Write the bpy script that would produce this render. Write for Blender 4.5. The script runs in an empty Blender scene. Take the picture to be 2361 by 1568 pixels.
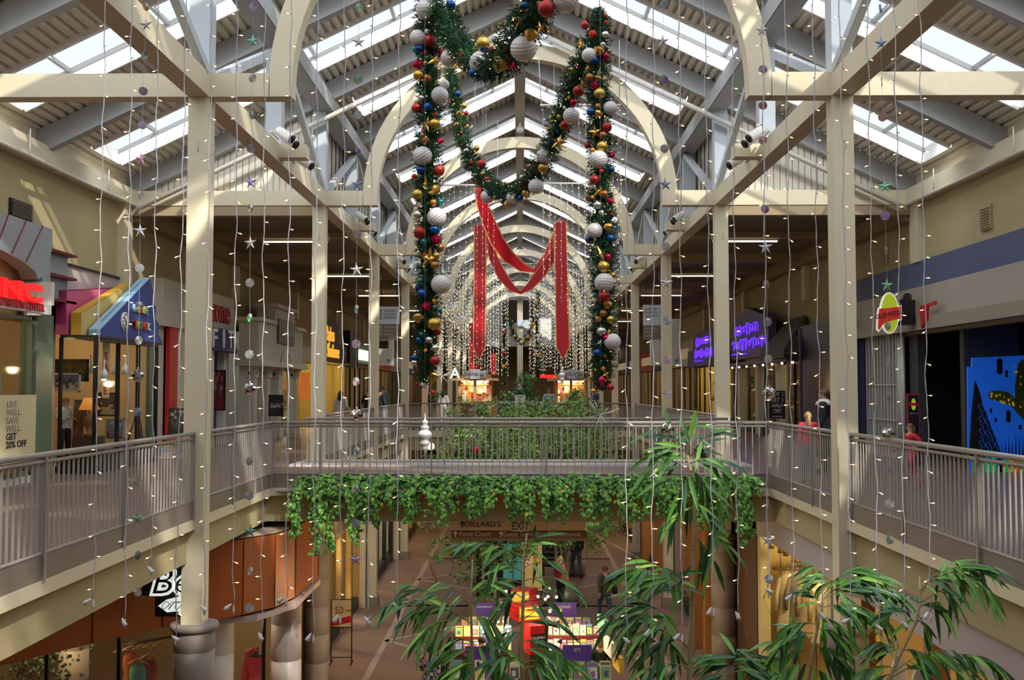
import bpy, math, random
from mathutils import Vector, Matrix
random.seed(7)
R = math.radians
sc = bpy.context.scene
COL = sc.collection
W_, H_, F_ = 2361.0, 1568.0, 2361.0
E = 1.69                                   # eye height above the upper floor
# ---------------------------------------------------------------- camera
cam = bpy.data.cameras.new('camera'); cam.lens = 36.0; cam.sensor_width = 36.0; cam.clip_end = 400
camo = bpy.data.objects.new('camera', cam); COL.objects.link(camo)
PITCH = math.atan(109/F_); YAW = math.atan(18.5/F_)
camo.location = (0, 0, E); camo.rotation_euler = (R(90)+PITCH, 0, YAW)
sc.camera = camo
CR = camo.rotation_euler.to_matrix()
# ---------------------------------------------------------------- light
wd = bpy.data.worlds.new('world'); sc.world = wd; wd.use_nodes = True
nt = wd.node_tree; nt.nodes['Background'].inputs[0].default_value = (.88, .94, 1.0, 1)
nt.nodes['Background'].inputs[1].default_value = 3.0
sd = bpy.data.lights.new('sun', 'SUN'); sd.energy = 10.0; sd.angle = R(1.0); sd.color = (1, .93, .80)
so = bpy.data.objects.new('sun', sd); COL.objects.link(so); so.location = (6, -20, 30)
so.rotation_euler = Vector((-.42, .62, -.66)).to_track_quat('-Z', 'Y').to_euler()
SKY_EMIT = 10.5                             # glow added to the near pane strips in place of daylight
sc.view_settings.view_transform = 'Standard'; sc.view_settings.look = 'None'
sc.view_settings.exposure = -0.08; sc.view_settings.gamma = 1.0; sc.view_settings.use_curve_mapping = False
cy = sc.cycles
cy.max_bounces = 6; cy.diffuse_bounces = 4; cy.glossy_bounces = 2; cy.transmission_bounces = 3
cy.transparent_max_bounces = 10; cy.caustics_reflective = False; cy.caustics_refractive = False
cy.use_adaptive_sampling = True; cy.adaptive_threshold = .03; cy.sample_clamp_indirect = 4.0
cy.use_denoising = True
# ---------------------------------------------------------------- helpers
def at(x, y, Y):
    """the world point that the photograph shows at pixel (x, y), at distance Y down the mall"""
    d = CR @ Vector(((x-W_/2)/F_, (H_/2-y)/F_, -1.0))
    return Vector((0, 0, E)) + d*(Y/d.y)
def atx(x, y, X):
    """the same for the plane X = const"""
    d = CR @ Vector(((x-W_/2)/F_, (H_/2-y)/F_, -1.0))
    return Vector((0, 0, E)) + d*(X/d.x)
def atz(x, y, z):
    d = CR @ Vector(((x-W_/2)/F_, (H_/2-y)/F_, -1.0))
    return Vector((0, 0, E)) + d*((z-E)/d.z)
MATS = {}
def mat(name, col=(.5, .5, .5), rough=.6, metal=0, emit=None, es=1.0, noise=0, nscale=8, bump=0, trans=0, alpha=1, sample=True, spec=.5):
    if name in MATS: return MATS[name]
    m = bpy.data.materials.new(name); m.use_nodes = True; n = m.node_tree; b = n.nodes['Principled BSDF']
    b.inputs['Base Color'].default_value = (*col, 1); b.inputs['Roughness'].default_value = rough
    b.inputs['Metallic'].default_value = metal; b.inputs['Specular IOR Level'].default_value = spec
    if trans: b.inputs['Transmission Weight'].default_value = trans
    if alpha < 1: b.inputs['Alpha'].default_value = alpha
    if emit:
        b.inputs['Emission Color'].default_value = (*emit, 1); b.inputs['Emission Strength'].default_value = es
        if not sample: m.cycles.emission_sampling = 'NONE'
    if noise or bump:
        tc = n.nodes.new('ShaderNodeTexCoord'); nz = n.nodes.new('ShaderNodeTexNoise')
        nz.inputs['Scale'].default_value = nscale; nz.inputs['Detail'].default_value = 3
        n.links.new(tc.outputs['Object'], nz.inputs['Vector'])
        if noise:
            mx = n.nodes.new('ShaderNodeMix'); mx.data_type = 'RGBA'
            mx.inputs[6].default_value = (*[max(0, c*(1-noise)) for c in col], 1)
            mx.inputs[7].default_value = (*[min(1, c*(1+noise)) for c in col], 1)
            n.links.new(nz.outputs[0], mx.inputs[0]); n.links.new(mx.outputs[2], b.inputs['Base Color'])
        if bump:
            bp = n.nodes.new('ShaderNodeBump'); bp.inputs['Strength'].default_value = bump; bp.inputs['Distance'].default_value = .02
            n.links.new(nz.outputs[0], bp.inputs['Height']); n.links.new(bp.outputs[0], b.inputs['Normal'])
    MATS[name] = m; return m
def tilemat(name, c1, c2, mortar, scale, rough=.45, bw=.5, rh=.25, ms=.012, axes='xy', off=.5):
    m = bpy.data.materials.new(name); m.use_nodes = True; n = m.node_tree; b = n.nodes['Principled BSDF']
    tc = n.nodes.new('ShaderNodeTexCoord'); mp = n.nodes.new('ShaderNodeMapping'); br = n.nodes.new('ShaderNodeTexBrick')
    if axes == 'yz': mp.inputs['Rotation'].default_value = (0, R(-90), R(-90))
    n.links.new(tc.outputs['Object'], mp.inputs[0]); n.links.new(mp.outputs[0], br.inputs[0])
    for i, c in enumerate((c1, c2, mortar)): br.inputs[1+i].default_value = (*c, 1)
    br.inputs['Scale'].default_value = scale; br.inputs['Mortar Size'].default_value = ms
    br.inputs['Brick Width'].default_value = bw; br.inputs['Row Height'].default_value = rh; br.offset = off
    nz = n.nodes.new('ShaderNodeTexNoise'); nz.inputs['Scale'].default_value = .7
    n.links.new(tc.outputs['Object'], nz.inputs['Vector'])
    mx = n.nodes.new('ShaderNodeMix'); mx.data_type = 'RGBA'; mx.blend_type = 'MULTIPLY'; mx.inputs[0].default_value = .35
    n.links.new(br.outputs[0], mx.inputs[6]); n.links.new(nz.outputs[1], mx.inputs[7])
    n.links.new(mx.outputs[2], b.inputs['Base Color']); b.inputs['Roughness'].default_value = rough
    MATS[name] = m; return m
class B:
    """collects shapes and links them as ONE mesh object"""
    def __init__(s): s.v = []; s.f = []; s.m = []; s.sm = []; s.mi = 0; s.s = False
    def add(s, vs, fs, smooth=None):
        o = len(s.v); s.v += [tuple(v) for v in vs]; s.f += [[i+o for i in f] for f in fs]
        s.m += [s.mi]*len(fs); s.sm += [s.s if smooth is None else smooth]*len(fs); return s
    def box(s, a, b):
        x0, y0, z0 = a; x1, y1, z1 = b
        return s.add([(x0,y0,z0),(x1,y0,z0),(x1,y1,z0),(x0,y1,z0),(x0,y0,z1),(x1,y0,z1),(x1,y1,z1),(x0,y1,z1)],
                     [(0,3,2,1),(4,5,6,7),(0,1,5,4),(1,2,6,5),(2,3,7,6),(3,0,4,7)])
    def cbox(s, c, d, M=None):
        h = [k/2 for k in d]; vs = []
        for z in (-1, 1):
            for x, y in ((-1,-1),(1,-1),(1,1),(-1,1)):
                p = Vector((x*h[0], y*h[1], z*h[2])); vs.append((M @ p if M else p)+Vector(c))
        return s.add(vs, [(0,3,2,1),(4,5,6,7),(0,1,5,4),(1,2,6,5),(2,3,7,6),(3,0,4,7)])
    def beam(s, p, q, w, h, up=(0,0,1)):
        """a bar of section w x h from p to q"""
        p = Vector(p); q = Vector(q); d = (q-p); l = d.length; d.normalize(); u = Vector(up)
        r = d.cross(u)
        if r.length < 1e-4: r = d.cross(Vector((1,0,0)))
        r.normalize(); u = r.cross(d).normalized()
        M = Matrix((r, d, u)).transposed()
        return s.cbox((p+q)/2, (w, l, h), M)
    def prism(s, poly, t, M=None, o=(0,0,0)):
        """polygon in local xy extruded by t along local z, centred, placed by M and o"""
        n = len(poly); vs = []
        for z in (-t/2, t/2):
            for x, y in poly:
                p = Vector((x, y, z)); vs.append((M @ p if M else p)+Vector(o))
        return s.add(vs, [tuple(range(n-1, -1, -1)), tuple(range(n, 2*n))]+[(i, (i+1) % n, n+(i+1) % n, n+i) for i in range(n)])
    def quad(s, a, b, c, d): return s.add([a, b, c, d], [(0,1,2,3)])
    def tube(s, pts, r, n=6, cap=True, rs=None):
        pts = [Vector(p) for p in pts]; k = len(pts); vs = []; prev = None
        for i, p in enumerate(pts):
            d = (pts[min(i+1, k-1)]-pts[max(i-1, 0)])
            if d.length < 1e-9: d = Vector((0,0,1))
            d.normalize()
            u = prev if prev is not None else (Vector((0,0,1)) if abs(d.z) < .9 else Vector((1,0,0)))
            a = (u - d*u.dot(d))
            if a.length < 1e-4: a = d.orthogonal()
            a.normalize(); b = d.cross(a); prev = a
            rr = rs[i] if rs else r
            for j in range(n):
                t = 2*math.pi*j/n; vs.append(p+(a*math.cos(t)+b*math.sin(t))*rr)
        fs = [(i*n+j, i*n+(j+1) % n, (i+1)*n+(j+1) % n, (i+1)*n+j) for i in range(k-1) for j in range(n)]
        s.add(vs, fs, True)
        if cap: o = len(s.v)-len(vs); s.add([], [tuple(o-len(s.v)+j for j in range(n-1, -1, -1)), tuple(o-len(s.v)+(k-1)*n+j for j in range(n))], False)
        return s
    def lathe(s, prof, o=(0,0,0), n=12, M=None, smooth=True):
        k = len(prof); vs = []
        for r_, z in prof:
            for j in range(n):
                t = 2*math.pi*j/n; p = Vector((r_*math.cos(t), r_*math.sin(t), z)); vs.append((M @ p if M else p)+Vector(o))
        fs = [(i*n+j, i*n+(j+1) % n, (i+1)*n+(j+1) % n, (i+1)*n+j) for i in range(k-1) for j in range(n)]
        return s.add(vs, fs+[tuple(range(n-1, -1, -1)), tuple((k-1)*n+j for j in range(n))], smooth)
    def ball(s, c, r, n=10, sc_=(1,1,1), M=None):
        m = n//2; return s.lathe([(r*sc_[0]*math.sin(math.pi*(i+.02)/(m+.04)), -r*sc_[2]*math.cos(math.pi*(i+.02)/(m+.04))) for i in range(m+1)], c, n, M)
    def build(s, name, mats, parent=None, **kw):
        me = bpy.data.meshes.new(name); me.from_pydata(s.v, [], s.f)
        if not isinstance(mats, (list, tuple)): mats = [mats]
        for m in mats: me.materials.append(m)
        me.polygons.foreach_set('material_index', s.m); me.polygons.foreach_set('use_smooth', s.sm); me.update()
        return link(name, me, parent, **kw)
def link(name, data, parent=None, label=None, cat=None, group=None, kind=None):
    o = bpy.data.objects.new(name, data); COL.objects.link(o)
    if parent is not None:
        o.parent = parent
        if parent.type == 'EMPTY': o.matrix_parent_inverse = Matrix.Translation(-parent.location)
    if label: o['label'] = label
    if cat: o['category'] = cat
    if group: o['group'] = group
    if kind: o['kind'] = kind
    return o
def thing(name, label, cat, loc=(0,0,0), group=None, kind=None):
    o = bpy.data.objects.new(name, None); COL.objects.link(o); o.location = loc; o.empty_display_size = .1
    o['label'] = label; o['category'] = cat
    if group: o['group'] = group
    if kind: o['kind'] = kind
    return o
def dup(root, loc=None, rotz=None, label=None, scale=None):
    """copy of a thing with copies of its parts and sub-parts (meshes shared)"""
    def rec(o, p):
        c = o.copy(); COL.objects.link(c)
        if p is not None:
            c.parent = p; c.matrix_parent_inverse = o.matrix_parent_inverse
        for ch in list(kids.get(o, [])): rec(ch, c)
        return c
    kids = {}
    def walk(o):
        for ch in o.children: kids.setdefault(o, []).append(ch); walk(ch)
    walk(root)
    c = rec(root, None)
    if loc is not None: c.location = loc
    if rotz is not None: c.rotation_euler = (0, 0, rotz)
    if scale is not None: c.scale = (scale,)*3
    if label: c['label'] = label
    return c
ORD = 'nearest second third fourth fifth sixth seventh eighth ninth tenth eleventh twelfth thirteenth fourteenth fifteenth sixteenth seventeenth eighteenth nineteenth twentieth twenty-first twenty-second twenty-third twenty-fourth twenty-fifth'.split()
def text(s, size, ext=.01, font=None, bold=0, shear=0, align='CENTER', sx=1.0):
    """text as a mesh datablock standing in the local xz plane, facing -y, centred"""
    c = bpy.data.curves.new('lettering', 'FONT'); c.body = s; c.size = size; c.extrude = ext; c.offset = bold; c.shear = shear
    c.align_x = align; c.align_y = 'CENTER'; c.resolution_u = 3
    o = bpy.data.objects.new('tmp', c); COL.objects.link(o)
    dg = bpy.context.evaluated_depsgraph_get(); me = bpy.data.meshes.new_from_object(o.evaluated_get(dg))
    bpy.data.objects.remove(o)
    me.transform(Matrix.Rotation(R(90), 4, 'X') @ Matrix.Diagonal((sx, 1, 1, 1)))
    return me
def put(me, name, m, loc, rotz=0, parent=None, **kw):
    me = me.copy() if me.users else me
    me.transform(Matrix.Translation(Vector(loc)) @ Matrix.Rotation(rotz, 4, 'Z'))
    me.materials.clear(); me.materials.append(m)
    return link(name, me, parent, **kw)
# ---------------------------------------------------------------- materials
CREAM = mat('cream_paint', (.66, .59, .425), .5, noise=.04)
CREAM2 = mat('beige_wall_paint', (.44, .37, .20), .75, noise=.05, nscale=2)
GREYP = mat('grey_steel_paint', (.36, .37, .38), .5)
BLUEP = mat('blue_grey_steel_paint', (.50, .55, .61), .5)
DECK = mat('beige_metal_deck', (.62, .57, .47), .5)
SIDING = mat('white_siding', (.72, .68, .58), .5)
RAIL = mat('taupe_metal_paint', (.30, .265, .24), .38, spec=.6)
KICK = mat('taupe_kick_panel', (.20, .165, .14), .55)
SHADEC = mat('shaded_ceiling_paint', (.20, .145, .09), .8, noise=.08)  # aisle ceiling's lack of light put into a dark colour
PIERM = mat('taupe_pier', (.26, .225, .20), .6, noise=.05)
TILE = tilemat('brown_floor_tile', (.24, .155, .13), (.205, .135, .115), (.11, .08, .07), 2.2, .35)
TILEL = tilemat('brown_lower_floor_tile', (.33, .20, .145), (.29, .175, .13), (.12, .09, .08), 2.2, .42)
PALE = mat('pale_stone', (.50, .47, .44), .5, noise=.06)
BLACK = mat('black', (.012, .012, .014), .4)
WHITE = mat('white_paint', (.80, .79, .76), .45)
def glassmat():
    m = bpy.data.materials.new('shop_glass'); m.use_nodes = True; n = m.node_tree; n.nodes.clear()
    o = n.nodes.new('ShaderNodeOutputMaterial'); t = n.nodes.new('ShaderNodeBsdfTransparent'); g = n.nodes.new('ShaderNodeBsdfGlossy')
    t.inputs[0].default_value = (.88, .94, .90, 1); g.inputs['Roughness'].default_value = .03
    mx = n.nodes.new('ShaderNodeMixShader'); mx.inputs[0].default_value = .08
    n.links.new(t.outputs[0], mx.inputs[1]); n.links.new(g.outputs[0], mx.inputs[2]); n.links.new(mx.outputs[0], o.inputs[0])
    return m
GLASS = glassmat()
def skypane():
    m = bpy.data.materials.new('bright_pane_strip'); m.use_nodes = True; n = m.node_tree; n.nodes.clear()
    o = n.nodes.new('ShaderNodeOutputMaterial'); t = n.nodes.new('ShaderNodeBsdfTransparent'); e = n.nodes.new('ShaderNodeEmission')
    t.inputs[0].default_value = (.45, .45, .45, 1); e.inputs[0].default_value = (.92, .96, 1.0, 1); e.inputs[1].default_value = SKY_EMIT
    a = n.nodes.new('ShaderNodeAddShader')
    n.links.new(t.outputs[0], a.inputs[0]); n.links.new(e.outputs[0], a.inputs[1]); n.links.new(a.outputs[0], o.inputs[0])
    return m
SKYP = skypane()
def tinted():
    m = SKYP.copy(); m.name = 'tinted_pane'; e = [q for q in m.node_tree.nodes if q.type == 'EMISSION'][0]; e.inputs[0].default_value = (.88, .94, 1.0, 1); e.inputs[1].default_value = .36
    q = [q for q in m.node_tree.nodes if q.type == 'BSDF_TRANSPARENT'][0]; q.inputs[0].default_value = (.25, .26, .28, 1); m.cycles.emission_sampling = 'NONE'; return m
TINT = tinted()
# ---------------------------------------------------------------- setting
L_ = 8.78; D1 = 14.6; XC = 4.6; XW = 9.06; LOW = -5.1
def D(n): return D1 + L_*(n-1)
D2 = D(2); YEND = 94.0
SL = .485; ZR = 10.42                      # roof slope, underside of rafters at the ridge
YB0, YB1, YW2 = 18.9, 23.6, 41.0           # bridge front edge, its far edge, start of the far concourse
def st(name, b, m, label, cat='structure', **kw):
    return b.build(name, m, label=label, cat=cat, kind='structure', **kw)
# floors
b = B()
for s in (-1, 1):
    x0, x1 = sorted((s*XC, s*13.5)); b.box((x0, -3.5, -.30), (x1, YEND, 0))
b.box((-XC, -3.5, -.30), (XC, -.25, 0)); b.box((-XC, YB0, -.30), (XC, YB1, 0)); b.box((-XC, YW2, -.30), (XC, YEND, 0))
st('floor', b, TILE, 'brown tiled upper floor around the open wells and over the bridge', 'floor')
st('floor_lower', B().box((-15, -6, LOW-.3), (15, YEND, LOW)), TILEL, 'brown brick-tiled lower floor seen beneath the bridge', 'floor')
# pale lines set in the lower floor
b = B()
def strip(p, q, w=.16, z=LOW+.004):
    p = Vector((*p, z)); q = Vector((*q, z)); d = (q-p).normalized(); n = Vector((-d.y, d.x, 0))*w/2
    b.quad(p-n, q-n, q+n, p+n)
for s in (-1, 1):
    strip((s*3.6, 8), (s*3.6, 90))
    for k in range(9):
        y = 19+k*L_; strip((s*3.6, y), (0, y+3.2)); strip((s*3.6, y), (0, y-3.2)); strip((s*3.6, y+L_/2), (-s*3.6, y+L_/2))
st('trim_1', b, mat('pale_floor_tile', (.42, .33, .29), .4), 'pale tile lines crossing in diamonds on the lower floor', 'floor line')
# pale kerb at the far well
b = B().box((-4.95, 21.9, 0), (4.95, 23.62, .035))
st('trim_2', b, tilemat('pale_kerb_tile', (.66, .63, .61), (.62, .59, .57), (.3, .28, .27), 3, .35, off=0), 'pale stone kerb behind the bridge back rail', 'kerb')
# slab edges: cream band and recessed fascia
b = B(); c = B()
for s in (-1, 1):
    for (y0, y1) in ((-.25, YB0), (YB1, YW2)):
        x0, x1 = sorted((s*(XC-.04), s*(XC+.06))); b.box((x0, y0, -.30), (x1, y1, -.155))
        x0, x1 = sorted((s*(XC+.08), s*(XC+.30))); c.box((x0, y0, -.775), (x1, y1+.3, -.30))
b.box((-XC, YB0-.04, -.30), (XC, YB0+.04, -.155)); c.box((-XC-.1, YB0+.06, -.775), (XC+.1, YB0+.3, -.30))
b.box((-XC, YB1-.04, -.30), (XC, YB1+.04, -.03)); c.box((-XC, YB1-.3, -.82), (XC, YB1-.05, -.30))
b.box((-XC, YW2-.04, -.30), (XC, YW2+.04, -.03)); c.box((-XC, YW2+.05, -.82), (XC, YW2+.3, -.30))
st('trim_3', b, CREAM, 'cream painted slab edge band around the wells and bridge', 'slab edge')
st('trim_4', c, CREAM2, 'tan beam fascia beneath the slab edges and bridge', 'fascia')
st('ceiling_lower', B().box((-15, -3, -.80), (-XC-.3, YEND, -.76)).box((XC+.3, -3, -.80), (15, YEND, -.76)).box((-XC-.3, YW2+.3, -.80), (XC+.3, YEND, -.76)).box((-XC-.3, YB0+.3, -.80), (XC+.3, YB1-.3, -.76)),
   mat('lower_ceiling_board', (.45, .36, .24), .8), 'flat ceiling of the lower level', 'ceiling')
# side walls of the upper level, with openings left to the shops (built of piers and upper wall)
def upper_wall(s):
    b = B()
    x0, x1 = sorted((s*XW, s*(XW+.25)))
    b.box((x0, -3.5, 2.9), (x1, YEND, 6.2))
    return b
st('wall_left', upper_wall(-1), CREAM2, 'beige left wall above the upper shopfronts', 'wall')
st('wall_right', upper_wall(1), CREAM2, 'beige right wall above the upper shopfronts', 'wall')
st('wall_back', B().box((-15, YEND, LOW), (15, YEND+.3, 5.2)), mat('end_wall_paint', (.25, .17, .08), .8), 'brown wall at the far end of the concourse', 'wall')
# corrugated roof deck with gaps for the skylights
YK = [D1-L_*2+4.39*k for k in range(0, 22)]   # rafter positions
YROOF0, YROOF1 = -3.6, D(9)+.3
def zroof(x): return ZR+.47-SL*abs(x)
def deck(b, s, y0, y1, xa, xb):
    n = int(round((xb-xa)/.16)); pts = []
    for i in range(n):
        x = xa+(xb-xa)*i/n; w = (xb-xa)/n
        for u, dz in ((0, 0), (.42*w, 0), (.55*w, .07), (.87*w, .07)): pts.append((x+u, zroof(x+u)+dz))
    pts.append((xb, zroof(xb)))
    vs = [(s*x, y, z) for y in (y0, y1) for x, z in pts]; m = len(pts)
    vs += [(s*x, y, z+.1) for y in (y0, y1) for x, z in pts]
    fs = [(i, i+1, m+i+1, m+i) for i in range(m-1)]+[(2*m+i, 3*m+i, 3*m+i+1, 2*m+i+1) for i in range(m-1)]
    fs += [(i, 2*m+i, 2*m+i+1, i+1) for i in range(m-1)]+[(m+i, m+i+1, 3*m+i+1, 3*m+i) for i in range(m-1)]
    b.add(vs, fs, False)
db = B()
for s in (-1, 1):
    prev = YROOF0
    for k, y in enumerate(YK):
        near = y < D2-1; xo = XW+.1 if near else 4.85; xi = 8.85 if near else 4.2
        ya, yb_ = y+1.8, y+3.3
        if ya > YROOF1: break
        deck(db, s, prev, ya, .0, xo); deck(db, s, ya, yb_, xi, xo)
        prev = yb_
        if near and YK[k+1] >= D2-1:
            deck(db, s, prev, D2+.1, 0, xo); prev = D2+.1
    deck(db, s, prev, YROOF1, 0, 4.85)
st('ceiling', db, DECK, 'corrugated beige metal roof deck between the skylights', 'roof')
# skylights: window_1 ... each a frame and a pane
wn = 0
for k, y in enumerate(YK):
    if y+1.8 > YROOF1: break
    near = y < D2-1; xi = 8.85 if near else 4.2; ya, yb_ = y+1.8, y+3.3
    for s in (-1, 1):
        wn += 1
        w = thing('window_%d' % wn, 'sloping roof skylight, the %s up the %s roof slope from the camera' % (ORD[k], 'left' if s < 0 else 'right'), 'skylight', (s*xi/2, ya, zroof(xi/2)), 'skylights in the roof slopes', 'structure')
        z0, z1 = zroof(.15), zroof(xi); h = .32
        fb = B()
        for yy in (ya, yb_): fb.beam((s*.15, yy, z0+h/2-.02), (s*xi, yy, z1+h/2-.02), .05, h+.06)
        fb.beam((s*xi, ya, z1+h/2), (s*xi, yb_, z1+h/2), .05, h)
        fb.build('frame', mat('skylight_curb', (.90, .89, .87), .5), w)
        B().add([(s*.18, yb_-.03, z0+.0), (s*(xi-.03), yb_-.03, z1+.0), (s*(xi-.03), yb_-.03, z1+h-.03), (s*.18, yb_-.03, z0+h-.03)], [(0,1,2,3)]).build('glowing_curb_side', mat('glowing_curb_paint', (.9, .9, .9), .5, emit=(1, .99, .97), es=1.0, sample=False), w)  # curb wall made to glow, standing in for sunlight on it
        gb = B()
        n = max(2, int(xi/1.9)); ym = ya+.64
        for i in range(n+1):
            x = .15+(xi-.15)*(i+.5)/(n+1); gb.beam((s*x, ya, zroof(x)+h-.05), (s*x, yb_, zroof(x)+h-.05), .07, .07)
        gb.beam((s*.15, yb_-.07, z0+h-.07), (s*xi, yb_-.07, z1+h-.07), .06, .08).beam((s*.15, ym, z0+h-.02), (s*xi, ym, z1+h-.02), .05, .06)
        gb.build('glazing_bar', GREYP, w)
        B().add([(s*.12, ya-.02, z0+h+.02), (s*(xi+.03), ya-.02, z1+h+.01), (s*(xi+.03), ym, z1+h+.01), (s*.12, ym, z0+h+.02)], [(0,1,2,3)]).build('pane', SKYP, w)  # near strip overbright and out of view, added to light the hall
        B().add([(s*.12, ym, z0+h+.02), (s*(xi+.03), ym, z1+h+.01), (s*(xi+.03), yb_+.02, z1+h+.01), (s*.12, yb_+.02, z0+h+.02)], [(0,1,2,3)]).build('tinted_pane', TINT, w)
# rafters
for k, y in enumerate(YK):
    if y > YROOF1+.1: break
    near = y < D2+1; xo = XW if near else 4.75
    for s in (-1, 1):
        h = .40; st('rafter', B().beam((s*.05, y, ZR+h/2), (s*xo, y, ZR+h/2-SL*(xo-.05)), .20, h*1.05), GREYP,
           'grey roof rafter, %s from the camera on the %s slope' % (ORD[k], 'left' if s < 0 else 'right'), 'rafter', group='roof rafters')
st('ridge_beam', B().box((-.15, YROOF0, ZR-.22), (.15, YROOF1, ZR+.42)), mat('ridge_beam_paint', (.45, .42, .36), .5), 'long beige ridge beam under the roof peak', 'beam')
for s, nm in ((-1, 'left'), (1, 'right')):
    x0, x1 = sorted((s*4.30, s*4.72))
    st('eave_beam', B().box((x0, YROOF0, 8.02), (x1, YROOF1, 8.22)).box((s*4.30-.01, YROOF0, 8.02), (s*4.30+.01, YROOF1, 8.36)), GREYP, 'grey longitudinal beam under the roof above the %s columns' % nm, 'beam')
    x0, x1 = sorted((s*(XC-.15), s*(XC+.15)))
    st('long_beam', B().box((x0, YROOF0, 5.85), (x1, YROOF1, 6.19)), CREAM, 'long cream beam along the tops of the %s columns' % nm, 'beam')
    x0, x1 = sorted((s*(XW-.25), s*XW))
    st('wall_beam', B().box((x0, -3.5, 5.85), (x1, D2+.1, 6.2)).box((min(s*XW, s*(XW+.25)), -3.5, 6.2), (max(s*XW, s*(XW+.25)), D2+.1, 6.60)), CREAM, 'cream beam along the top of the %s wall' % nm, 'beam')
    # gable of siding above the cross beam, where the roof narrows
    g = B()
    xa, xb = XC+.1, XW-.05; n = 30
    for i in range(n):
        a = xa+(xb-xa)*i/n; c_ = xa+(xb-xa)*(i+1)/n; m_ = a+(c_-a)*.14
        for u, v, yy in ((a, m_, D2+.16), (m_, c_, D2+.12)):
            g.add([(s*u, yy, 6.0), (s*v, yy, 6.0), (s*v, yy, zroof(v)+.05), (s*u, yy, zroof(u)+.05), (s*u, yy+.1, 6.0), (s*v, yy+.1, 6.0), (s*v, yy+.1, zroof(v)+.05), (s*u, yy+.1, zroof(u)+.05)],
                  [(0,1,2,3),(7,6,5,4),(0,3,7,4),(1,5,6,2)])
    st('wall_gable_'+nm, g, SIDING, 'pale ribbed siding filling the gable above the %s aisle' % nm, 'wall')
    # clerestory wall of the narrower nave
    g = B(); x = s*(XC+.22); n = 330
    for i in range(n):
        y0 = D2+.2+(YROOF1-D2-.2)*i/n; y1 = D2+.2+(YROOF1-D2-.2)*(i+1)/n; xx = x+(.02*s if i % 3 == 0 else 0)
        g.quad((xx, y0, 6.15), (xx, y1, 6.15), (xx, y1, 8.75), (xx, y0, 8.75))
    g.box((min(x+s*.03, x+s*.1), D2+.2, 6.15), (max(x+s*.03, x+s*.1), YROOF1, 8.75))
    st('wall_clerestory_'+nm, g, mat('clerestory_siding', (.60, .56, .48), .6), 'ribbed clerestory wall above the %s columns' % nm, 'wall')
    # aisle ceiling
    x0, x1 = sorted((s*(XC+.12), s*(XW+.1)))
    g = B().box((x0, D2+.18, 5.90), (x1, YEND, 6.0))
    st('ceiling_aisle_'+nm, g, SHADEC, 'dark flat ceiling over the %s walkway' % nm, 'ceiling')
    g = B()
    for k in range(2, 10):
        for q in (0, .5):
            y = D(k)+q*L_; g.box((x0, y-.12, 5.62 if q == 0 else 5.75), (x1, y+.12, 5.9))
    g.box(*[(min(s*(XW-.3), s*XW), D2, 5.5), (max(s*(XW-.3), s*XW), YEND, 5.9)])
    st('trim_ceiling_'+nm, g, mat('tan_ceiling_beam', (.33, .25, .15), .7), 'tan beams crossing the dark ceiling over the %s walkway' % nm, 'beam')
    # cross tie beams out to the wall
    for n_ in (1, 2):
        x0, x1 = sorted((s*(XC+.15), s*(XW)))
        st('cross_beam', B().box((x0, D(n_)-.14, 5.85), (x1, D(n_)+.14, 6.19)), CREAM, 'cream cross beam from the %s %s column to the wall' % (ORD[n_-1], nm), 'beam')
# columns with pier below, blue-grey post above
for s, nm in ((-1, 'left'), (1, 'right')):
    for n_ in range(0, 11):
        y = D(n_)
        if y > YEND-1: break
        t = thing('column', 'cream square column, %s in the %s row' % ((ORD+['last'])[n_-1] if n_ > 0 else 'the one behind the camera view', nm), 'column', (s*XC, y, LOW), 'cream columns beside the wells')
        zb = -1.63 if n_ <= 2 else LOW
        cb = B().box((s*XC-.148, y-.148, zb), (s*XC+.148, y+.148, 5.85)); cb.build('shaft', CREAM, t)
        if n_ <= 2:
            p = [(.285, LOW)]
            z = LOW
            while z < zb-.2:
                z2 = min(z+.62, zb-.10); p += [(.285, z+.02), (.285, z2-.02), (.268, z2-.01), (.268, z2+.0)]; z = z2
            p += [(.285, zb-.10), (.31, zb-.09), (.335, zb-.07), (.335, zb-.02), (.32, zb)]
            B().lathe(p, (s*XC, y, 0), 28).build('pier', PIERM, t)
        else:
            B().box((s*XC-.2, y-.2, LOW), (s*XC+.2, y+.2, LOW+.3)).build('base', PIERM, t)
        if n_ <= 9:
            B().box((s*XC-.148, y-.148, 6.19), (s*XC+.148, y+.148, 8.03)).build('upper_post', BLUEP, t)
            r = B()
            for sx, yy in ((s*XC-s*.155, 0),):
                r.tube([(sx, y, 5.2), (sx-s*.05, y, 5.17), (sx-s*.06, y, 5.10), (sx-s*.04, y, 5.05), (sx, y, 5.04)], .006, 5)
            r.tube([(s*XC, y-.155, 5.2), (s*XC+.02, y-.2, 5.17), (s*XC+.02, y-.2, 5.08), (s*XC, y-.155, 5.05)], .006, 5)
            r.build('hook', GREYP, t)
    # posts and V struts half way between the columns, with the stub beam on which they stand
    for k in range(0, 9):
        y = D(k)+L_/2; k2 = ORD[k-1] if k else 'over the camera'
        t = thing('roof_strut', 'blue-grey V struts above the %s beam, after column %s' % (nm, ORD[k-1] if k else 'zero'), 'strut', (s*XC, y, 6.19), 'V struts between the columns')
        B().box((s*XC-.15, y-.13, 6.19), (s*XC+.15, y+.13, 8.03)).build('post', BLUEP, t)
        for q in (-1, 1):
            B().beam((s*(XC-.10), y+q*(L_/2-.2), 6.22), (s*(XC-.10), y+q*.15, 8.0), .12, .14).build('strut', BLUEP, t)
        B().box((min(s*3.95, s*4.45), y-.30, 5.93), (max(s*3.95, s*4.45), y+.02, 6.17)).build('stub_beam', CREAM, t)
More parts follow.
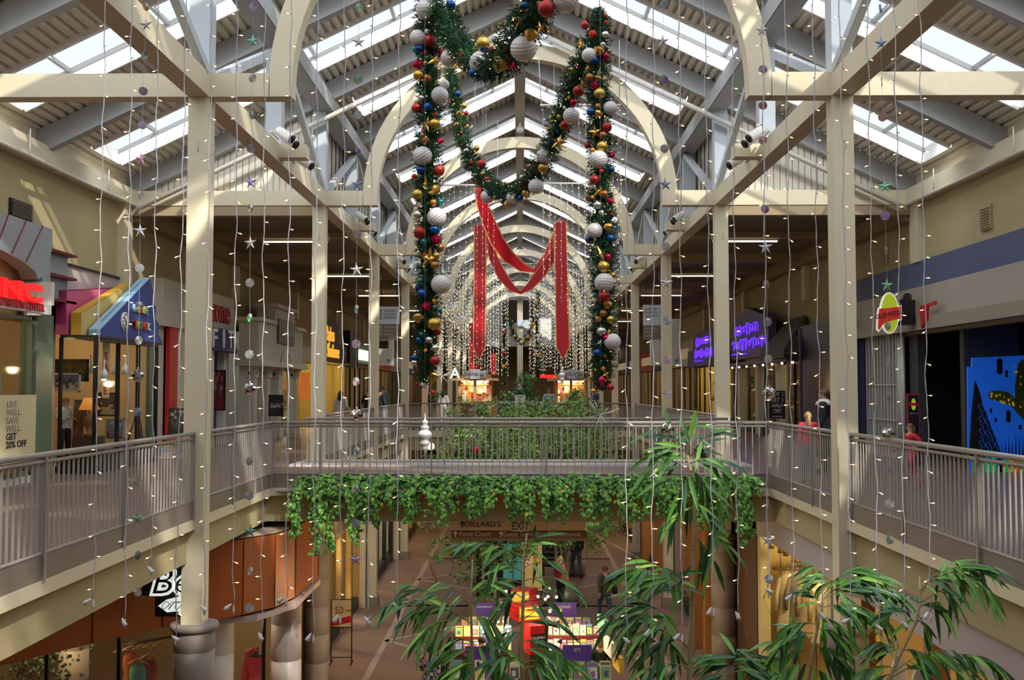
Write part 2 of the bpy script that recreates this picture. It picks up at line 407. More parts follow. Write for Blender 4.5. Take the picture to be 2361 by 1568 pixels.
# arches
for n_ in range(1, 10):
    y = D(n_); t = thing('arch', 'cream round arch across the mall, %s from the camera' % ORD[n_-1], 'arch', (0, y, 5.85), 'cream arches')
    b = B(); N = 40; Ro, Ri, zc = 3.60, 3.27, 5.98; hy = .14
    pts_o = [(Ro*math.cos(math.pi*i/N), zc+.02+Ro*math.sin(math.pi*i/N)) for i in range(N+1)]
    pts_i = [(Ri*math.cos(math.pi*i/N), zc+Ri*math.sin(math.pi*i/N)) for i in range(N+1)]
    pts_o = [(Ro, 5.85)]+pts_o+[(-Ro, 5.85)]; pts_i = [(Ri, 5.85)]+pts_i+[(-Ri, 5.85)]
    m = len(pts_o); vs = []
    for yy in (y-hy, y+hy):
        vs += [(x, yy, z) for x, z in pts_o]+[(x, yy, z) for x, z in pts_i]
    fs = []; q = 2*m
    for i in range(m-1):
        fs += [(i, m+i, m+i+1, i+1), (q+i, q+i+1, q+m+i+1, q+m+i), (i, i+1, q+i+1, q+i), (m+i, q+m+i, q+m+i+1, m+i+1)]
    fs += [(0, q, q+m, m), (m-1, 2*m-1, q+2*m-1, q+m-1)]
    b.add(vs, fs, False); b.build('arch_ring', CREAM, t)
    for s in (-1, 1):
        x0, x1 = sorted((s*3.59, s*(XC-.15))); B().box((x0, y-hy, 5.85), (x1, y+hy, 6.19)).build('arch_tie', CREAM, t)
# round light at the ridge, sprinkler pipes
for s, nm in ((-1, 'left'), (1, 'right')):
    b = B(); b.tube([(s*(XW-.33), -3, 5.80), (s*(XW-.33), D2-.1, 5.80)], .035, 8)
    b.tube([(s*(XW-.33), D2-.35, 5.72), (s*.6, D2-.35, 5.72+SL*(XW-.93))], .06, 8)
    for y in (11, 14.5, 18, 21.5): b.tube([(s*(XW-.33), y, 5.82), (s*(XW-.33), y, 6.3)], .012, 5)
    st('sprinkler_pipe', b, mat('pipe_paint', (.70, .68, .62), .4), 'pipe running under the roof edge and up the %s slope' % nm, 'pipe')
b = thing('globe_light', 'round white globe lamp at the end of the ridge above the third arch', 'lamp', (0, D(3)+.4, ZR-.4))
B().tube([(0, D(3)+.4, ZR-.2), (0, D(3)+.4, ZR-.35)], .05, 8).build('stem', CREAM, b)
B().ball((0, D(3)+.4, ZR-.45), .13, 14).build('globe', WHITE, b)
# strip lights in the aisle ceilings
for s, nm in ((-1, 'left'), (1, 'right')):
    for i, y in enumerate((23.85, 28.1, 36.9, 44.8, 53.6, 62.4)):
        a, c_ = (5.3, 7.1) if i else (5.2, 7.1)
        x0, x1 = sorted((s*a, s*c_))
        t = thing('strip_light', 'thin lit strip lamp on the dark %s ceiling, %s from the camera' % (nm, ORD[i]), 'lamp', (s*6.2, y, 5.7), 'strip lights over the aisles')
        z = 5.84 if i == 0 else 5.72
        B().box((x0, y-.03, z), (x1, y+.03, z+.1)).build('housing', CREAM, t)
        B().box((x0+.02, y-.025, z-.03), (x1-.02, y+.025, z)).build('tube', mat('strip_glow', (1, .9, .6), .5, emit=(1, .84, .55), es=11), t)
# ---------------------------------------------------------------- enclosure of the shops
OUT = mat('shop_back_wall', (.30, .25, .18), .8)
for s, nm in ((-1, 'left'), (1, 'right')):
    x0, x1 = sorted((s*13.5, s*13.7)); st('wall_outer_'+nm, B().box((x0, -3.6, LOW), (x1, YEND, 6.3)), OUT, 'back wall of the shops on the %s side' % nm, 'wall')
    x0, x1 = sorted((s*(XW+.25), s*13.5)); st('ceiling_shops_'+nm, B().box((x0, -3.6, 3.5), (x1, YEND, 3.6)), OUT, 'shop ceilings on the %s side' % nm, 'ceiling')
st('wall_front', B().box((-13.7, -3.8, LOW), (13.7, -3.6, 11.2)), CREAM2, 'beige wall behind the camera', 'wall')
# end of the nave: crossing with centre post
st('wall_crossing', B().box((-9, 88, 5.2), (9, 88.3, 7.2)).box((-9, 88, 7.2), (-1.6, 88.3, 10.9)).box((1.6, 88, 7.2), (9, 88.3, 10.9)).box((-1.6, 88, 9.2), (1.6, 88.3, 10.9)),
   mat('crossing_paint', (.42, .42, .41), .6), 'grey wall closing the far end of the nave', 'wall')
st('wall_crossing_end', B().box((-9, 93, 5.2), (9, 93.3, 10.9)), mat('brown_dim', (.12, .09, .06), .8), 'brown wall beyond the far crossing opening', 'wall')
st('ceiling_crossing', B().box((-9, 84.9, 10.9), (9, 94, 11.0)).box((-9.1, 84.9, 5.9), (-4.8, 94, 6.0)).box((4.8, 84.9, 5.9), (9.1, 94, 6.0)).box((-4.8, 88.3, 5.2), (4.8, 94, 5.3)), OUT, 'ceiling of the far crossing', 'ceiling')
for s in (-1, 1):
    x0, x1 = sorted((s*4.8, s*4.9)); st('wall_crossing_side', B().box((x0, 84.9, 5.9), (x1, 88, 10.9)), OUT, 'grey %s side wall of the far crossing' % ('left' if s < 0 else 'right'), 'wall')
t = thing('column', 'tall cream column standing alone in the centre of the far end', 'column', (0, 85.9, 0))
B().box((-.24, 85.7, 0), (.24, 86.2, 9.2)).build('shaft', CREAM, t); B().beam((-.2, 85.6, 7.0), (1.7, 85.6, 7.2), .3, .5).build('bracket', BLUEP, t)
# ---------------------------------------------------------------- upper shopfronts
def wbox(b, s, X, y0, y1, z0, z1, t=.1):
    x0, x1 = sorted((s*X, s*(X+t))); return b.box((x0, y0, z0), (x1, y1, z1))
def poly_yz(b, s, X, pts, t):
    n = len(pts); vs = [(s*X, y, z) for y, z in pts]+[(s*(X+t), y, z) for y, z in pts]
    return b.add(vs, [tuple(range(n)), tuple(range(2*n-1, n-1, -1))]+[(i, (i+1) % n, n+(i+1) % n, n+i) for i in range(n)])
def wtext(s, txt, size, X, y, z, m, parent, name='lettering', ext=.02, bold=0, sx=1, shear=0, **kw):
    return put(text(txt, size, ext, bold=bold, sx=sx, shear=shear), name, m, (s*X, y, z), R(90) if s < 0 else R(-90), parent, **kw)
def lamp(y, s, X, z, e, col=(1, .74, .42), r=.25, name='shop_lamp'):
    l = bpy.data.lights.new(name, 'POINT'); l.energy = e; l.color = col; l.shadow_soft_size = r
    o = bpy.data.objects.new(name, l); COL.objects.link(o); o.location = (s*X, y, z)
def glassfront(t, s, X, y0, y1, z0, z1, n, fm, w=.06):
    w *= .7
    b = B()
    for i in range(n+1):
        y = y0+(y1-y0)*i/n; wbox(b, s, X-.03, y-w/2, y+w/2, z0, z1, .09)
    wbox(b, s, X-.03, y0, y1, z0, z0+.08, .09); wbox(b, s, X-.03, y0, y1, z1-.06, z1, .09)
    b.build('window_frame', fm, t)
    q = B(); q.quad((s*(X+.02), y0, z0), (s*(X+.02), y1, z0), (s*(X+.02), y1, z1), (s*(X+.02), y0, z1)); q.build('glass', GLASS, t)
def room(s, y0, y1, X, wall, back=3.2, nm='shop_interior', label='', fl=None, z1=3.3):
    """walls of a shop behind its front"""
    t = thing(nm, label, 'shop interior', (s*(X+.3), y0, 0), kind='structure')
    b = B(); wbox(b, s, X+back, y0, y1, 0, z1, .1)
    for y in (y0, y1-.08): b.box(*[(min(s*(X+.06), s*(X+back)), y, 0), (max(s*(X+.06), s*(X+back)), y+.08, z1)])
    b.build('partition', wall, t)
    b = B(); wbox(b, s, X+.06, y0, y1, z1, z1+.08, back); b.build('shop_ceiling', wall, t)
    return t
YEL = mat('warm_yellow_wall', (.62, .47, .16), .7); DARKW = mat('dark_wall', (.035, .032, .03), .7); TANW = mat('tan_wall', (.46, .33, .18), .7)
TEAL = mat('green_tinted_frame', (.16, .22, .16), .4); REDP = mat('red_paint', (.55, .012, .015), .45); ALU = mat('aluminium', (.5, .5, .48), .45, .3)
STOCKC = [(.55,.08,.06),(.10,.22,.5),(.75,.7,.6),(.8,.55,.1),(.08,.3,.15),(.4,.1,.35),(.05,.05,.06),(.7,.3,.15),(.3,.25,.2)]
STOCK = [mat('goods_%d' % i, c, .5) for i, c in enumerate(STOCKC)]
WOOD = mat('pine_wood', (.55, .33, .14), .55, noise=.12); DWOOD = mat('dark_wood', (.09, .05, .03), .5); ORW = mat('orange_wood', (.42, .17, .045), .45, noise=.15, nscale=5)
rng = random.Random(3)
def shelf(s, X, y0, y1, nsh, what, group, n=6, h0=.3, dz=.45, dep=.35, m=WOOD, lbl=None):
    """an open shelf standing with its back to X and goods of one kind, each its own object"""
    t = thing('display_shelf', lbl or 'open shop shelf with rows of %s' % what, 'shelf', (s*X, (y0+y1)/2, 0)); b = B()
    for k in range(nsh):
        z = h0+k*dz; x0, x1 = sorted((s*X, s*(X+dep))); b.box((x0, y0, z-.03), (x1, y1, z))
    for y in (y0, y1-.03): b.box(*[(min(s*X, s*(X+dep)), y, 0), (max(s*X, s*(X+dep)), y+.03, h0+nsh*dz)])
    b.build('shelf_frame', m, t)
    for k in range(nsh):
        for i in range(n):
            w = (y1-y0-.1)/n; y = y0+.05+w*(i+.5); hh = rng.uniform(.16, dz-.1); ww = w*rng.uniform(.5, .8); z = h0+k*dz
            d = dep*.5; xx = s*(X+dep*.5)
            B().box((xx-d/2, y-ww/2, z), (xx+d/2, y+ww/2, z+hh)).build(what.split()[-1].rstrip('s')+'_box' if 0 else 'goods_box', rng.choice(STOCK), label='small packaged goods on the shelves, %s' % group, cat='goods', group=group)
# --- left 1: vitamin shop with white sign and fan-shaped grey fascia
s = -1
t = thing('shopfront', 'grey fan-panelled shopfront with red lit letters at the left edge', 'shopfront', (-9, 17, 0))
GRP = mat('grey_fascia_panel', (.33, .36, .38), .55, noise=.04); STR = mat('dark_red_trim', (.16, .015, .02), .5)
N = 10; arch = []
for i in range(N+1):
    a = math.pi*i/N; arch.append((15.2-3.0*math.cos(a), 3.62+.42*math.sin(a)))
poly_yz(B(), s, 8.62, [(11.7, 4.6), (11.7, 3.6)]+arch+[(18.35, 3.7), (18.7, 4.2), (18.7, 4.6)], .3).build('fan_fascia', GRP, t)
b = B()
for k in range(-5, 7):
    y1_ = 15.2+k*.62; y0_ = 15.2+k*.50
    if y1_ < 18.7: b.beam((s*8.61, y0_, 3.64+.42*math.sqrt(max(0, 1-((y0_-15.2)/3.0)**2))), (s*8.61, y1_, 4.6), .012, .018, up=(1, 0, 0))
b.build('pinstripe', STR, t)
B().box((-9.05, 18.72, 3.35), (-8.95, 20.1, 4.28)).box((-9.1, 18.4, 3.3), (-8.65, 18.72, 4.28)).build('side_fascia', GRP, t)
b = B()
for z in (4.28, 3.82, 3.35): b.box((-9.07, 18.70, z-.025), (-8.60+-.2, 20.2, z+.025))
b.build('red_band', STR, t)
B().box((-9.1, 11.5, 3.3), (-8.65, 18.4, 3.36)).build('soffit', mat('tan_soffit', (.55, .38, .18), .6), t)
sg = B().box((-8.48, 12.2, 2.98), (-8.40, 18.35, 3.16)).box((-8.9, 18.25, 2.98), (-8.40, 18.35, 3.58)).box((-8.9, 12.2, 2.98), (-8.4, 12.3, 3.58)).build('sign_box', WHITE, t)
REDL = mat('red_lit_letter', (.9, .02, .02), .4, emit=(1, .01, .015), es=.7)
wtext(s, 'GNC', .41, 8.40, 16.7, 3.29, REDL, t, ext=.07, bold=.018, sx=2.35)
wtext(s, 'TOTAL NUTRITION CENTER', .19, 8.37, 16.75, 3.07, mat('red_letter', (.55, .01, .02), .5), t, ext=.008, bold=.004, sx=.95)
glassfront(t, s, 8.8, 11.5, 18.35, .12, 2.95, 5, TEAL, .12)
B().box((-9.0, 18.35, 0), (-8.7, 19.0, 3.3)).build('green_pier', mat('green_glass_pier', (.13, .19, .13), .15, spec=.8), t)
B().box((-9.15, 11.5, 0), (-8.72, 18.4, .12)).build('plinth', WHITE, t)
room(s, 11.5, 19.8, 9.0, TANW, label='inside of the vitamin shop at the left edge')
lamp(17, s, 10.6, 2.9, 60); lamp(13, s, 10.6, 2.9, 45)
for y in (14.2, 16.0, 17.6): B().lathe([(.09, 0), (.09, .02)], (-8.75, y, 3.35-.07), 14).build('downlight', mat('lamp_glow', (1, .8, .5), .5, emit=(1, .75, .35), es=4, sample=False), label='round recessed downlight in the tan soffit over the red lit letters', cat='lamp', group='downlights over the red lit letters')
shelf(s, 11.4, 13.2, 18.8, 4, 'jars', 'vitamin shop', n=12, m=WHITE, lbl='white shelf of bottles inside the vitamin shop')
t = thing('display_stand', 'white carton stand with red front in the vitamin shop window', 'display', (-9.6, 18.1, 0))
B().box((-9.75, 17.8, .0), (-9.4, 18.5, 1.45)).build('red_carton', REDP, t); B().box((-9.75, 17.8, 1.47), (-9.4, 18.5, 1.95)).build('white_carton', WHITE, t)
t = thing('poster_board', 'cream sale poster board reading save well in the left shop window', 'poster', (-8.6, 17.3, .3))
B().box((-8.56, 16.2, .42), (-8.52, 18.0, 1.56)).build('board', mat('cream_card', (.72, .62, .36), .6), t)
BK = mat('black_print', (.03, .03, .03), .6); GY = mat('grey_print', (.30, .27, .18), .6)
for i, (q, m_, bd) in enumerate((('LIVE', GY, 0), ('WELL.', GY, 0), ('SAVE', GY, 0), ('WELL.', GY, 0), ('GET', BK, .003), ('20% OFF', BK, .003))):
    put(text(q, .155, .002, bold=bd, align='LEFT', sx=1.25), 'lettering', m_, (-8.515, 16.95, 1.40-.135*i), R(90), t)
B().box((-8.6, 16.2, .3), (-8.5, 18.0, .42)).build('foot_rail', DWOOD, t)
# --- left 2: picture shop with coloured gables
t = thing('shopfront', 'picture shop front with pink, yellow and blue gable shapes', 'shopfront', (-9, 22.3, 0))
PAR = mat('pink_grey_panel', (.50, .44, .43), .7, noise=.06)
wbox(B(), s, 9.02, 20.1, 22.9, 2.75, 4.12, .3).build('parapet', PAR, t); wbox(B(), s, 8.98, 20.1, 22.9, 4.12, 4.16, .1).build('coping', BLACK, t)
def gable(nm, m, mt, X, tt, pts, drop=0):
    poly_yz(B(), s, X, pts, tt).build(nm, m, t)
    (y0, z0), (y1, z1) = pts[1], pts[2]
    q = B(); q.add([(s*(X-.005), y0, z0+.012), (s*(X-.005), y1, z1+.012), (s*(X+tt), y1, z1+.012), (s*(X+tt), y0, z0+.012), (s*(X-.005), y0-.012, z0), (s*(X+tt), y0-.012, z0), (s*(X-.005), y0-.012, pts[0][1]), (s*(X+tt), y0-.012, pts[0][1])], [(0,1,2,3), (0,3,5,4), (4,5,7,6)])
    q.build(nm+'_edge', mt, t)
gable('pink_gable', mat('pink_paint', (.58, .10, .24), .5), mat('magenta_paint', (.36, .03, .13), .5), 8.80, .20, [(19.75, 2.71), (19.75, 3.56), (22.6, 3.90), (22.6, 2.71)])
gable('yellow_gable', mat('pale_yellow_paint', (.66, .50, .16), .5), mat('yellow_paint', (.60, .36, .03), .5), 8.55, .20, [(19.85, 2.71), (19.85, 3.14), (22.3, 3.96), (23.2, 4.05), (23.3, 2.71)])
gable('blue_gable', mat('deep_blue_paint', (.035, .07, .30), .5), mat('light_blue_paint', (.28, .50, .72), .5), 8.27, .23, [(20.1, 2.71), (20.1, 2.83), (22.75, 4.13), (22.9, 3.9), (23.0, 3.85), (22.95, 3.6), (23.15, 3.5), (23.1, 3.25), (23.35, 3.15), (23.3, 2.92), (23.6, 2.71)])
b = B(); b.lathe([(.20, -.02), (.20, .02)], (-8.26, 21.3, 3.06), 28, Matrix.Rotation(R(90), 3, 'Y')); b.build('clock_face', WHITE, t)
b = B()
for i in range(12):
    a = math.pi*i/6; b.beam((-8.235, 21.3+.14*math.cos(a), 3.06+.14*math.sin(a)), (-8.235, 21.3+.18*math.cos(a), 3.06+.18*math.sin(a)), .018, .01, up=(1,0,0))
b.beam((-8.235, 21.3, 3.06), (-8.235, 21.2, 3.15), .02, .01, up=(1,0,0)); b.beam((-8.235, 21.3, 3.06), (-8.235, 21.38, 2.98), .02, .01, up=(1,0,0)); b.build('clock_hand', BK, t)
cols = [mat('letter_'+n_, c_, .5) for n_, c_ in (('blue', (.3,.5,.8)), ('red', (.6,.03,.03)), ('green', (.1,.4,.1)), ('yellow', (.7,.5,.05)), ('orange', (.7,.25,.05)))]
for row, (wd_, z) in enumerate((('PICTURE', 3.37), ('THIS ETC.', 3.02))):
    for i, ch in enumerate(wd_):
        if ch != ' ': wtext(s, ch, .23, 8.24, 21.78+.118*i, z, cols[(i*2+row) % 5], t, name='letter', ext=.03, bold=.006, sx=.7)
b = B()
for k in range(3): b.tube([(-8.38-.27*k, 20.4, 3.02+.29*k), (-8.38-.27*k, 22.5, 4.05-.07*k)], .010, 5)
b.build('conduit', GREYP, t)
glassfront(t, s, 8.32, 20.05, 23.4, .35, 2.66, 3, BLACK, .035)
B().quad((-8.34, 20.05, .35), (-9.0, 20.05, .35), (-9.0, 20.05, 2.66), (-8.34, 20.05, 2.66)).build('side_glass', GLASS, t)
B().box((-9.0, 20.0, 0), (-8.3, 20.06, .35)).box((-9.04, 20.0, 0), (-8.98, 20.06, 2.66)).build('side_frame', BLACK, t)
wbox(B(), s, 8.28, 20.05, 23.4, 0, .35, .1).build('plinth', BLACK, t)
wbox(B(), s, 8.27, 20.0, 23.6, 2.66, 2.71, .75).build('head_rail', BLACK, t)
room(s, 19.8, 24.8, 9.0, TANW, label='inside of the picture shop')
lamp(21.2, s, 10.2, 2.6, 40); lamp(23.2, s, 10.4, 2.6, 50)
def picture(x0, z0, x1, z1, y, cols_, label, frame=(.03,.02,.02), face='y', nm='framed_picture', seed=1, mat_=None, tilt=0):
    """framed picture facing the camera (-y); painted pattern of patches"""
    r = random.Random(seed); t = thing(nm, label, 'picture', ((x0+x1)/2, y, z0))
    fm = mat('frame_%g_%g' % (frame[0], frame[1]), frame, .4)
    w = (x1-x0); h = z1-z0; f = min(w, h)*.09; M = Matrix.Rotation(tilt, 3, 'X'); o = Vector(((x0+x1)/2, y, z0))
    def P(x, yy, z): return M @ Vector((x-o.x, yy, z-z0))+o
    b = B()
    for (a, c_, d, e_) in ((x0, x1, z0, z0+f), (x0, x1, z1-f, z1), (x0, x0+f, z0, z1), (x1-f, x1, z0, z1)):
        vs = [P(*p) for p in ((a,-.02,d),(c_,-.02,d),(c_,.02,d),(a,.02,d),(a,-.02,e_),(c_,-.02,e_),(c_,.02,e_),(a,.02,e_))]
        b.add(vs, [(0,3,2,1),(4,5,6,7),(0,1,5,4),(1,2,6,5),(2,3,7,6),(3,0,4,7)])
    b.build('frame', fm, t)
    b = B(); n = 8; ms = [mat('paint_%g_%g_%g' % c_, c_, .5) for c_ in cols_]
    for i in range(n):
        for j in range(n):
            b.mi = min(len(ms)-1, max(0, int((j/n+r.uniform(-.25, .25))*len(ms))))
            a, c_ = x0+f+(w-2*f)*i/n, x0+f+(w-2*f)*(i+1)/n; d, e_ = z0+f+(h-2*f)*j/n, z0+f+(h-2*f)*(j+1)/n
            b.quad(P(a, -.006, d), P(c_, -.006, d), P(c_, -.006, e_), P(a, -.006, e_))
    b.build('canvas', ms, t); return t
def picp(x0, y0, x1, y1, Y, *a, **k):
    p = at(x0, y1, Y); q = at(x1, y0, Y); return picture(p.x, max(.02, p.z), q.x, q.z, Y, *a, **k)
picp(127, 828, 205, 880, 21.2, [(.02,.03,.03),(.10,.09,.02),(.03,.05,.03)], 'dark landscape painting high in the picture shop window', (.012,.015,.025), seed=2)
picp(117, 860, 186, 905, 20.9, [(.5,.52,.5),(.04,.08,.10),(.10,.16,.35),(.12,.2,.55)], 'blue winter forest print in a white frame', (.7,.7,.6), seed=5)
picp(226, 905, 276, 960, 22.2, [(.45,.36,.2),(.10,.04,.04),(.08,.03,.03)], 'dark floral print in a wide black frame behind the window', (.02,.015,.012), seed=8)
picp(240, 964, 288, 1016, 21.6, [(.05,.06,.05),(.2,.12,.2),(.1,.2,.35),(.35,.4,.55)], 'landscape print at floor level in a tan frame', (.45,.34,.16), seed=3, tilt=-.12)
picp(166, 922, 192, 1025, 20.5, [(.10,.05,.02),(.2,.12,.05),(.1,.15,.1)], 'narrow gilt framed picture leaning in the window', (.16,.12,.06), seed=4, tilt=-.1)
picp(182, 944, 200, 984, 20.8, [(.3,.4,.45),(.5,.55,.55)], 'small pale print beside the table lamp', (.1,.1,.1), seed=14)
def easel(x, y, z0, h, label, wood):
    t = thing('easel', label, 'easel', (x, y, 0)); b = B(); w = h*.26
    b.tube([(x-w, y-.05, 0), (x-.03, y+.1, h)], .018, 5); b.tube([(x+w, y-.05, 0), (x+.03, y+.1, h)], .018, 5); b.tube([(x, y+.5, 0), (x, y+.1, h)], .018, 5); b.build('leg', wood, t)
    B().box((x-w*1.1, y-.10, z0-.04), (x+w*1.1, y-.02, z0)).build('ledge', wood, t)
easel(-8.05, 24.3, .52, 1.45, 'pine easel holding a dark waterfall picture outside', WOOD)
picture(-8.33, .54, -7.88, 1.20, 24.22, [(.02,.025,.02),(.08,.09,.08),(.03,.03,.03),(.3,.32,.3)], 'dark waterfall photograph on the pine easel', (.02,.02,.02), seed=9, tilt=-.12)
easel(-8.6, 22.9, .5, 1.1, 'black metal easel standing empty behind the window', BLACK)
b = picture(-8.7, .02, -7.9, .40, 24.05, [(.5,.5,.5),(.1,.2,.5),(.6,.3,.2),(.2,.3,.1)], 'row of small colourful prints on the floor under the easel', (.7,.7,.7), seed=11, tilt=-.2)
# table lamp, banner, seated figure
p = at(206, 925, 20.45); t = thing('table_lamp', 'table lamp with glowing orange shade in the picture shop window', 'lamp', (p.x, p.y, .3))
B().lathe([(.08, .0), (.10, .03), (.03, .06), (.07, .2), (.09, .32), (.03, .45), (.015, .55)], (p.x, p.y, .72), 16).build('base', mat('amber_glaze', (.30, .11, .03), .3), t)
B().lathe([(.20, 0), (.10, .24)], (p.x, p.y, 1.24), 20).build('lamp_shade', mat('orange_shade', (.7, .3, .08), .6, emit=(1, .32, .05), es=.5, sample=False), t)
B().box((p.x-.25, p.y-.2, 0), (p.x+.25, p.y+.2, .72)).build('side_table', DWOOD, label='low dark side table under the orange lamp', cat='table')
p = at(245, 800, 20.9); t = thing('banner', 'narrow white vertical banner with red letters hanging in the window', 'banner', (p.x, 20.9, 1.4))
B().box((p.x-.075, 20.90, 1.47), (p.x+.075, 20.912, 2.62)).build('cloth', mat('white_vinyl', (.75, .72, .66), .5), t)
for i, ch in enumerate('SALE'): put(text(ch, .23, .003, bold=.004, sx=.75), 'letter', mat('red_letter'), (p.x, 20.895, 2.32-.235*i), 0, t)
for i, (x, y) in enumerate(((240, 860), (208, 848), (265, 850), (289, 850))):
    p = at(x, y, 21.6 if i else 20.5); t = thing('spot_lamp', ['lit white spot lamp hanging at the left of the banner', 'unlit white spot lamp, left of the lit one', 'unlit white spot lamp behind the banner', 'white spot lamp right of the banner'][i], 'lamp', p)
    B().lathe([(.075, -.12), (.07, 0), (.04, .06), (.015, .1), (.015, .28)], p, 14).build('housing', WHITE, t)
    if i == 0: B().ball(p-Vector((0, 0, .10)), .06, 10).build('bulb', mat('bulb_glow', (1, .9, .7), .5, emit=(1, .82, .5), es=12, sample=False), t)
# --- left 3: white shop with red letters and blue fitness sign
t = thing('shopfront', 'white boxed shopfront with red lettering and a navy curved sign', 'shopfront', (-8.7, 28, 0))
WPAN = mat('off_white_panel', (.62, .57, .48), .6)
wbox(B(), s, 8.7, 24.85, 31.1, 3.2, 4.36, .5).build('fascia', WPAN, t)
REDM = mat('matt_red_letter', (.42, .02, .03), .5)
wtext(s, 'zone', 1.0, 8.68, 29.5, 3.88, REDM, t, ext=.03, bold=.012)
b = B(); M_ = 14; 
pr = [(27.7+3.6*i/M_, .38*math.sin(math.pi*i/M_)) for i in range(M_+1)]
vs = [(-8.68+d, y, z) for z in (2.72, 3.34) for y, d in pr]+[(-8.9, y, z) for z in (2.72, 3.34) for y, d in pr]; k_ = M_+1
b.add(vs, [(i, i+1, k_+i+1, k_+i) for i in range(M_)]+[(i+1, i, 2*k_+i, 2*k_+i+1) for i in range(M_)]+[(k_+i, k_+i+1, 3*k_+i+1, 3*k_+i) for i in range(M_)])
b.build('curved_sign', mat('navy_paint', (.015, .03, .12), .4), t)
word = 'FITNESS'
for i, ch in enumerate(word):
    y = 28.3+.47*i; d = .38*math.sin(math.pi*(y-27.7)/3.6); sl = math.atan2(-.38*math.pi/3.6*math.cos(math.pi*(y-27.7)/3.6), 1)
    put(text(ch, .72, .02, bold=.012, sx=.85), 'letter', WHITE, (-8.68+d+.02, y, 3.03), R(90)+sl, t)
wbox(B(), s, 8.95, 24.85, 25.05, 0, 3.2, .2).build('green_jamb', TEAL, t)
wbox(B(), s, 8.75, 25.5, 26.1, 0, 3.2, .1).build('red_pillar', REDP, t)
wbox(B(), s, 8.85, 26.1, 28.3, 0, 3.2, .1).build('beige_panel', WPAN, t); wbox(B(), s, 8.9, 25.05, 25.5, 0, 3.2, .1).build('beige_jamb', WPAN, t)
wbox(B(), s, 8.65, 28.4, 28.9, 0, 2.75, .2).build('white_pier', WHITE, t); wbox(B(), s, 8.9, 30.7, 31.1, 0, 3.2, .2).build('far_pier', WHITE, t)
wbox(B(), s, 9.6, 28.9, 30.7, 0, 3.2, .1).build('recessed_door_wall', mat('pale_grey_wall', (.5, .5, .47), .6), t)
picture(-9.2, 1.0, -8.75, 2.2, 30.4, [(.25,.02,.03),(.15,.05,.05),(.3,.25,.2),(.3,.02,.03)], 'dark red advertising poster beside the fitness shop entrance', (.02,.01,.01), nm='poster', seed=21)
# --- left 4: stone shopfront with columns
t = thing('shopfront', 'pale stone shopfront with pillars and a dark script sign', 'shopfront', (-8, 34, 0))
STONE = mat('cream_stone', (.55, .50, .43), .7, noise=.06)
b = B().box((-8.6, 31.2, 2.50), (-8.0, 37.6, 3.72)).box((-8.6, 33.3, 3.72), (-7.98, 36.2, 4.30)); b.build('stone_fascia', STONE, t)
b = B().box((-8.7, 31.1, 3.72), (-7.9, 33.3, 3.84)).box((-8.7, 36.2, 3.72), (-7.9, 37.7, 3.84)).box((-8.7, 33.2, 4.30), (-7.88, 36.3, 4.42)).box((-8.7, 31.05, 2.42), (-7.86, 37.75, 2.52)).box((-8.72, 31.0, 2.34), (-7.80, 37.8, 2.42)); b.build('cornice', mat('cornice_stone', (.62, .57, .48), .6), t)
b = B(); N = 10
for i in range(N):
    a0, a1 = math.pi*i/N, math.pi*(i+1)/N
    b.add([(-7.97, 35.0-.7*math.cos(a), 2.5+.35*math.sin(a)) for a in (a0, a1)]+[(-7.97, 35.0-.85*math.cos(a), 2.5+.48*math.sin(a)) for a in (a0, a1)]+[(-8.02, 35.0-.7*math.cos(a), 2.5+.35*math.sin(a)) for a in (a0, a1)], [(0,1,3,2), (0,4,5,1)])
b.build('arch_moulding', mat('cornice_stone'), t)
B().box((-8.0, 33.6, 3.15), (-7.93, 35.9, 3.95)).build('sign_board', mat('charcoal_sign', (.06, .055, .05), .4), t)
wtext(s, 'Glass Boutique', .42, 7.92, 34.75, 3.55, mat('silver_script', (.42, .40, .36), .4), t, shear=.45, ext=.006, sx=.62)
for i, y in enumerate((31.45, 33.1, 34.6, 37.2)):
    b = B().box((-8.42, y-.2, .5), (-8.12, y+.2, 2.0)).box((-8.5, y-.28, 0), (-8.04, y+.28, .5))
    b.box((-8.46, y-.24, 2.0), (-8.08, y+.24, 2.26)).box((-8.52, y-.3, 2.26), (-8.02, y+.3, 2.36)); b.build('pillar', mat('cornice_stone'), t)
    B().box((-8.30, y-.245, 2.08), (-8.22, y+.245, 2.18)).box((-8.465, y-.05, 2.08), (-8.075, y+.05, 2.18)).build('square_inset', BLACK, t)
glassfront(t, s, 8.5, 31.2, 37.6, .1, 2.4, 6, mat('cornice_stone'), .08)
room(s, 31.0, 38.0, 8.8, mat('pale_grey_wall'), label='inside of the stone-fronted shop'); lamp(34.5, s, 10.3, 2.7, 60, (1, .9, .75))
t = thing('poster_board', 'black chalk-style board reading Sale between the stone pillars', 'sign', (-8.1, 34.2, .5))
p = at(636, 935, 30.6); B().box((p.x-.22, 30.6, p.z-.32), (p.x+.22, 30.64, p.z+.32)).box((p.x-.2, 30.6, 0), (p.x-.18, 30.63, p.z)).box((p.x+.18, 30.6, 0), (p.x+.2, 30.63, p.z)).build('board', BLACK, t)
put(text('Sale!', .20, .002, shear=.2).copy(), 'lettering', mat('grey_chalk', (.45, .42, .38), .6), (p.x, 30.59, p.z), 0, t)
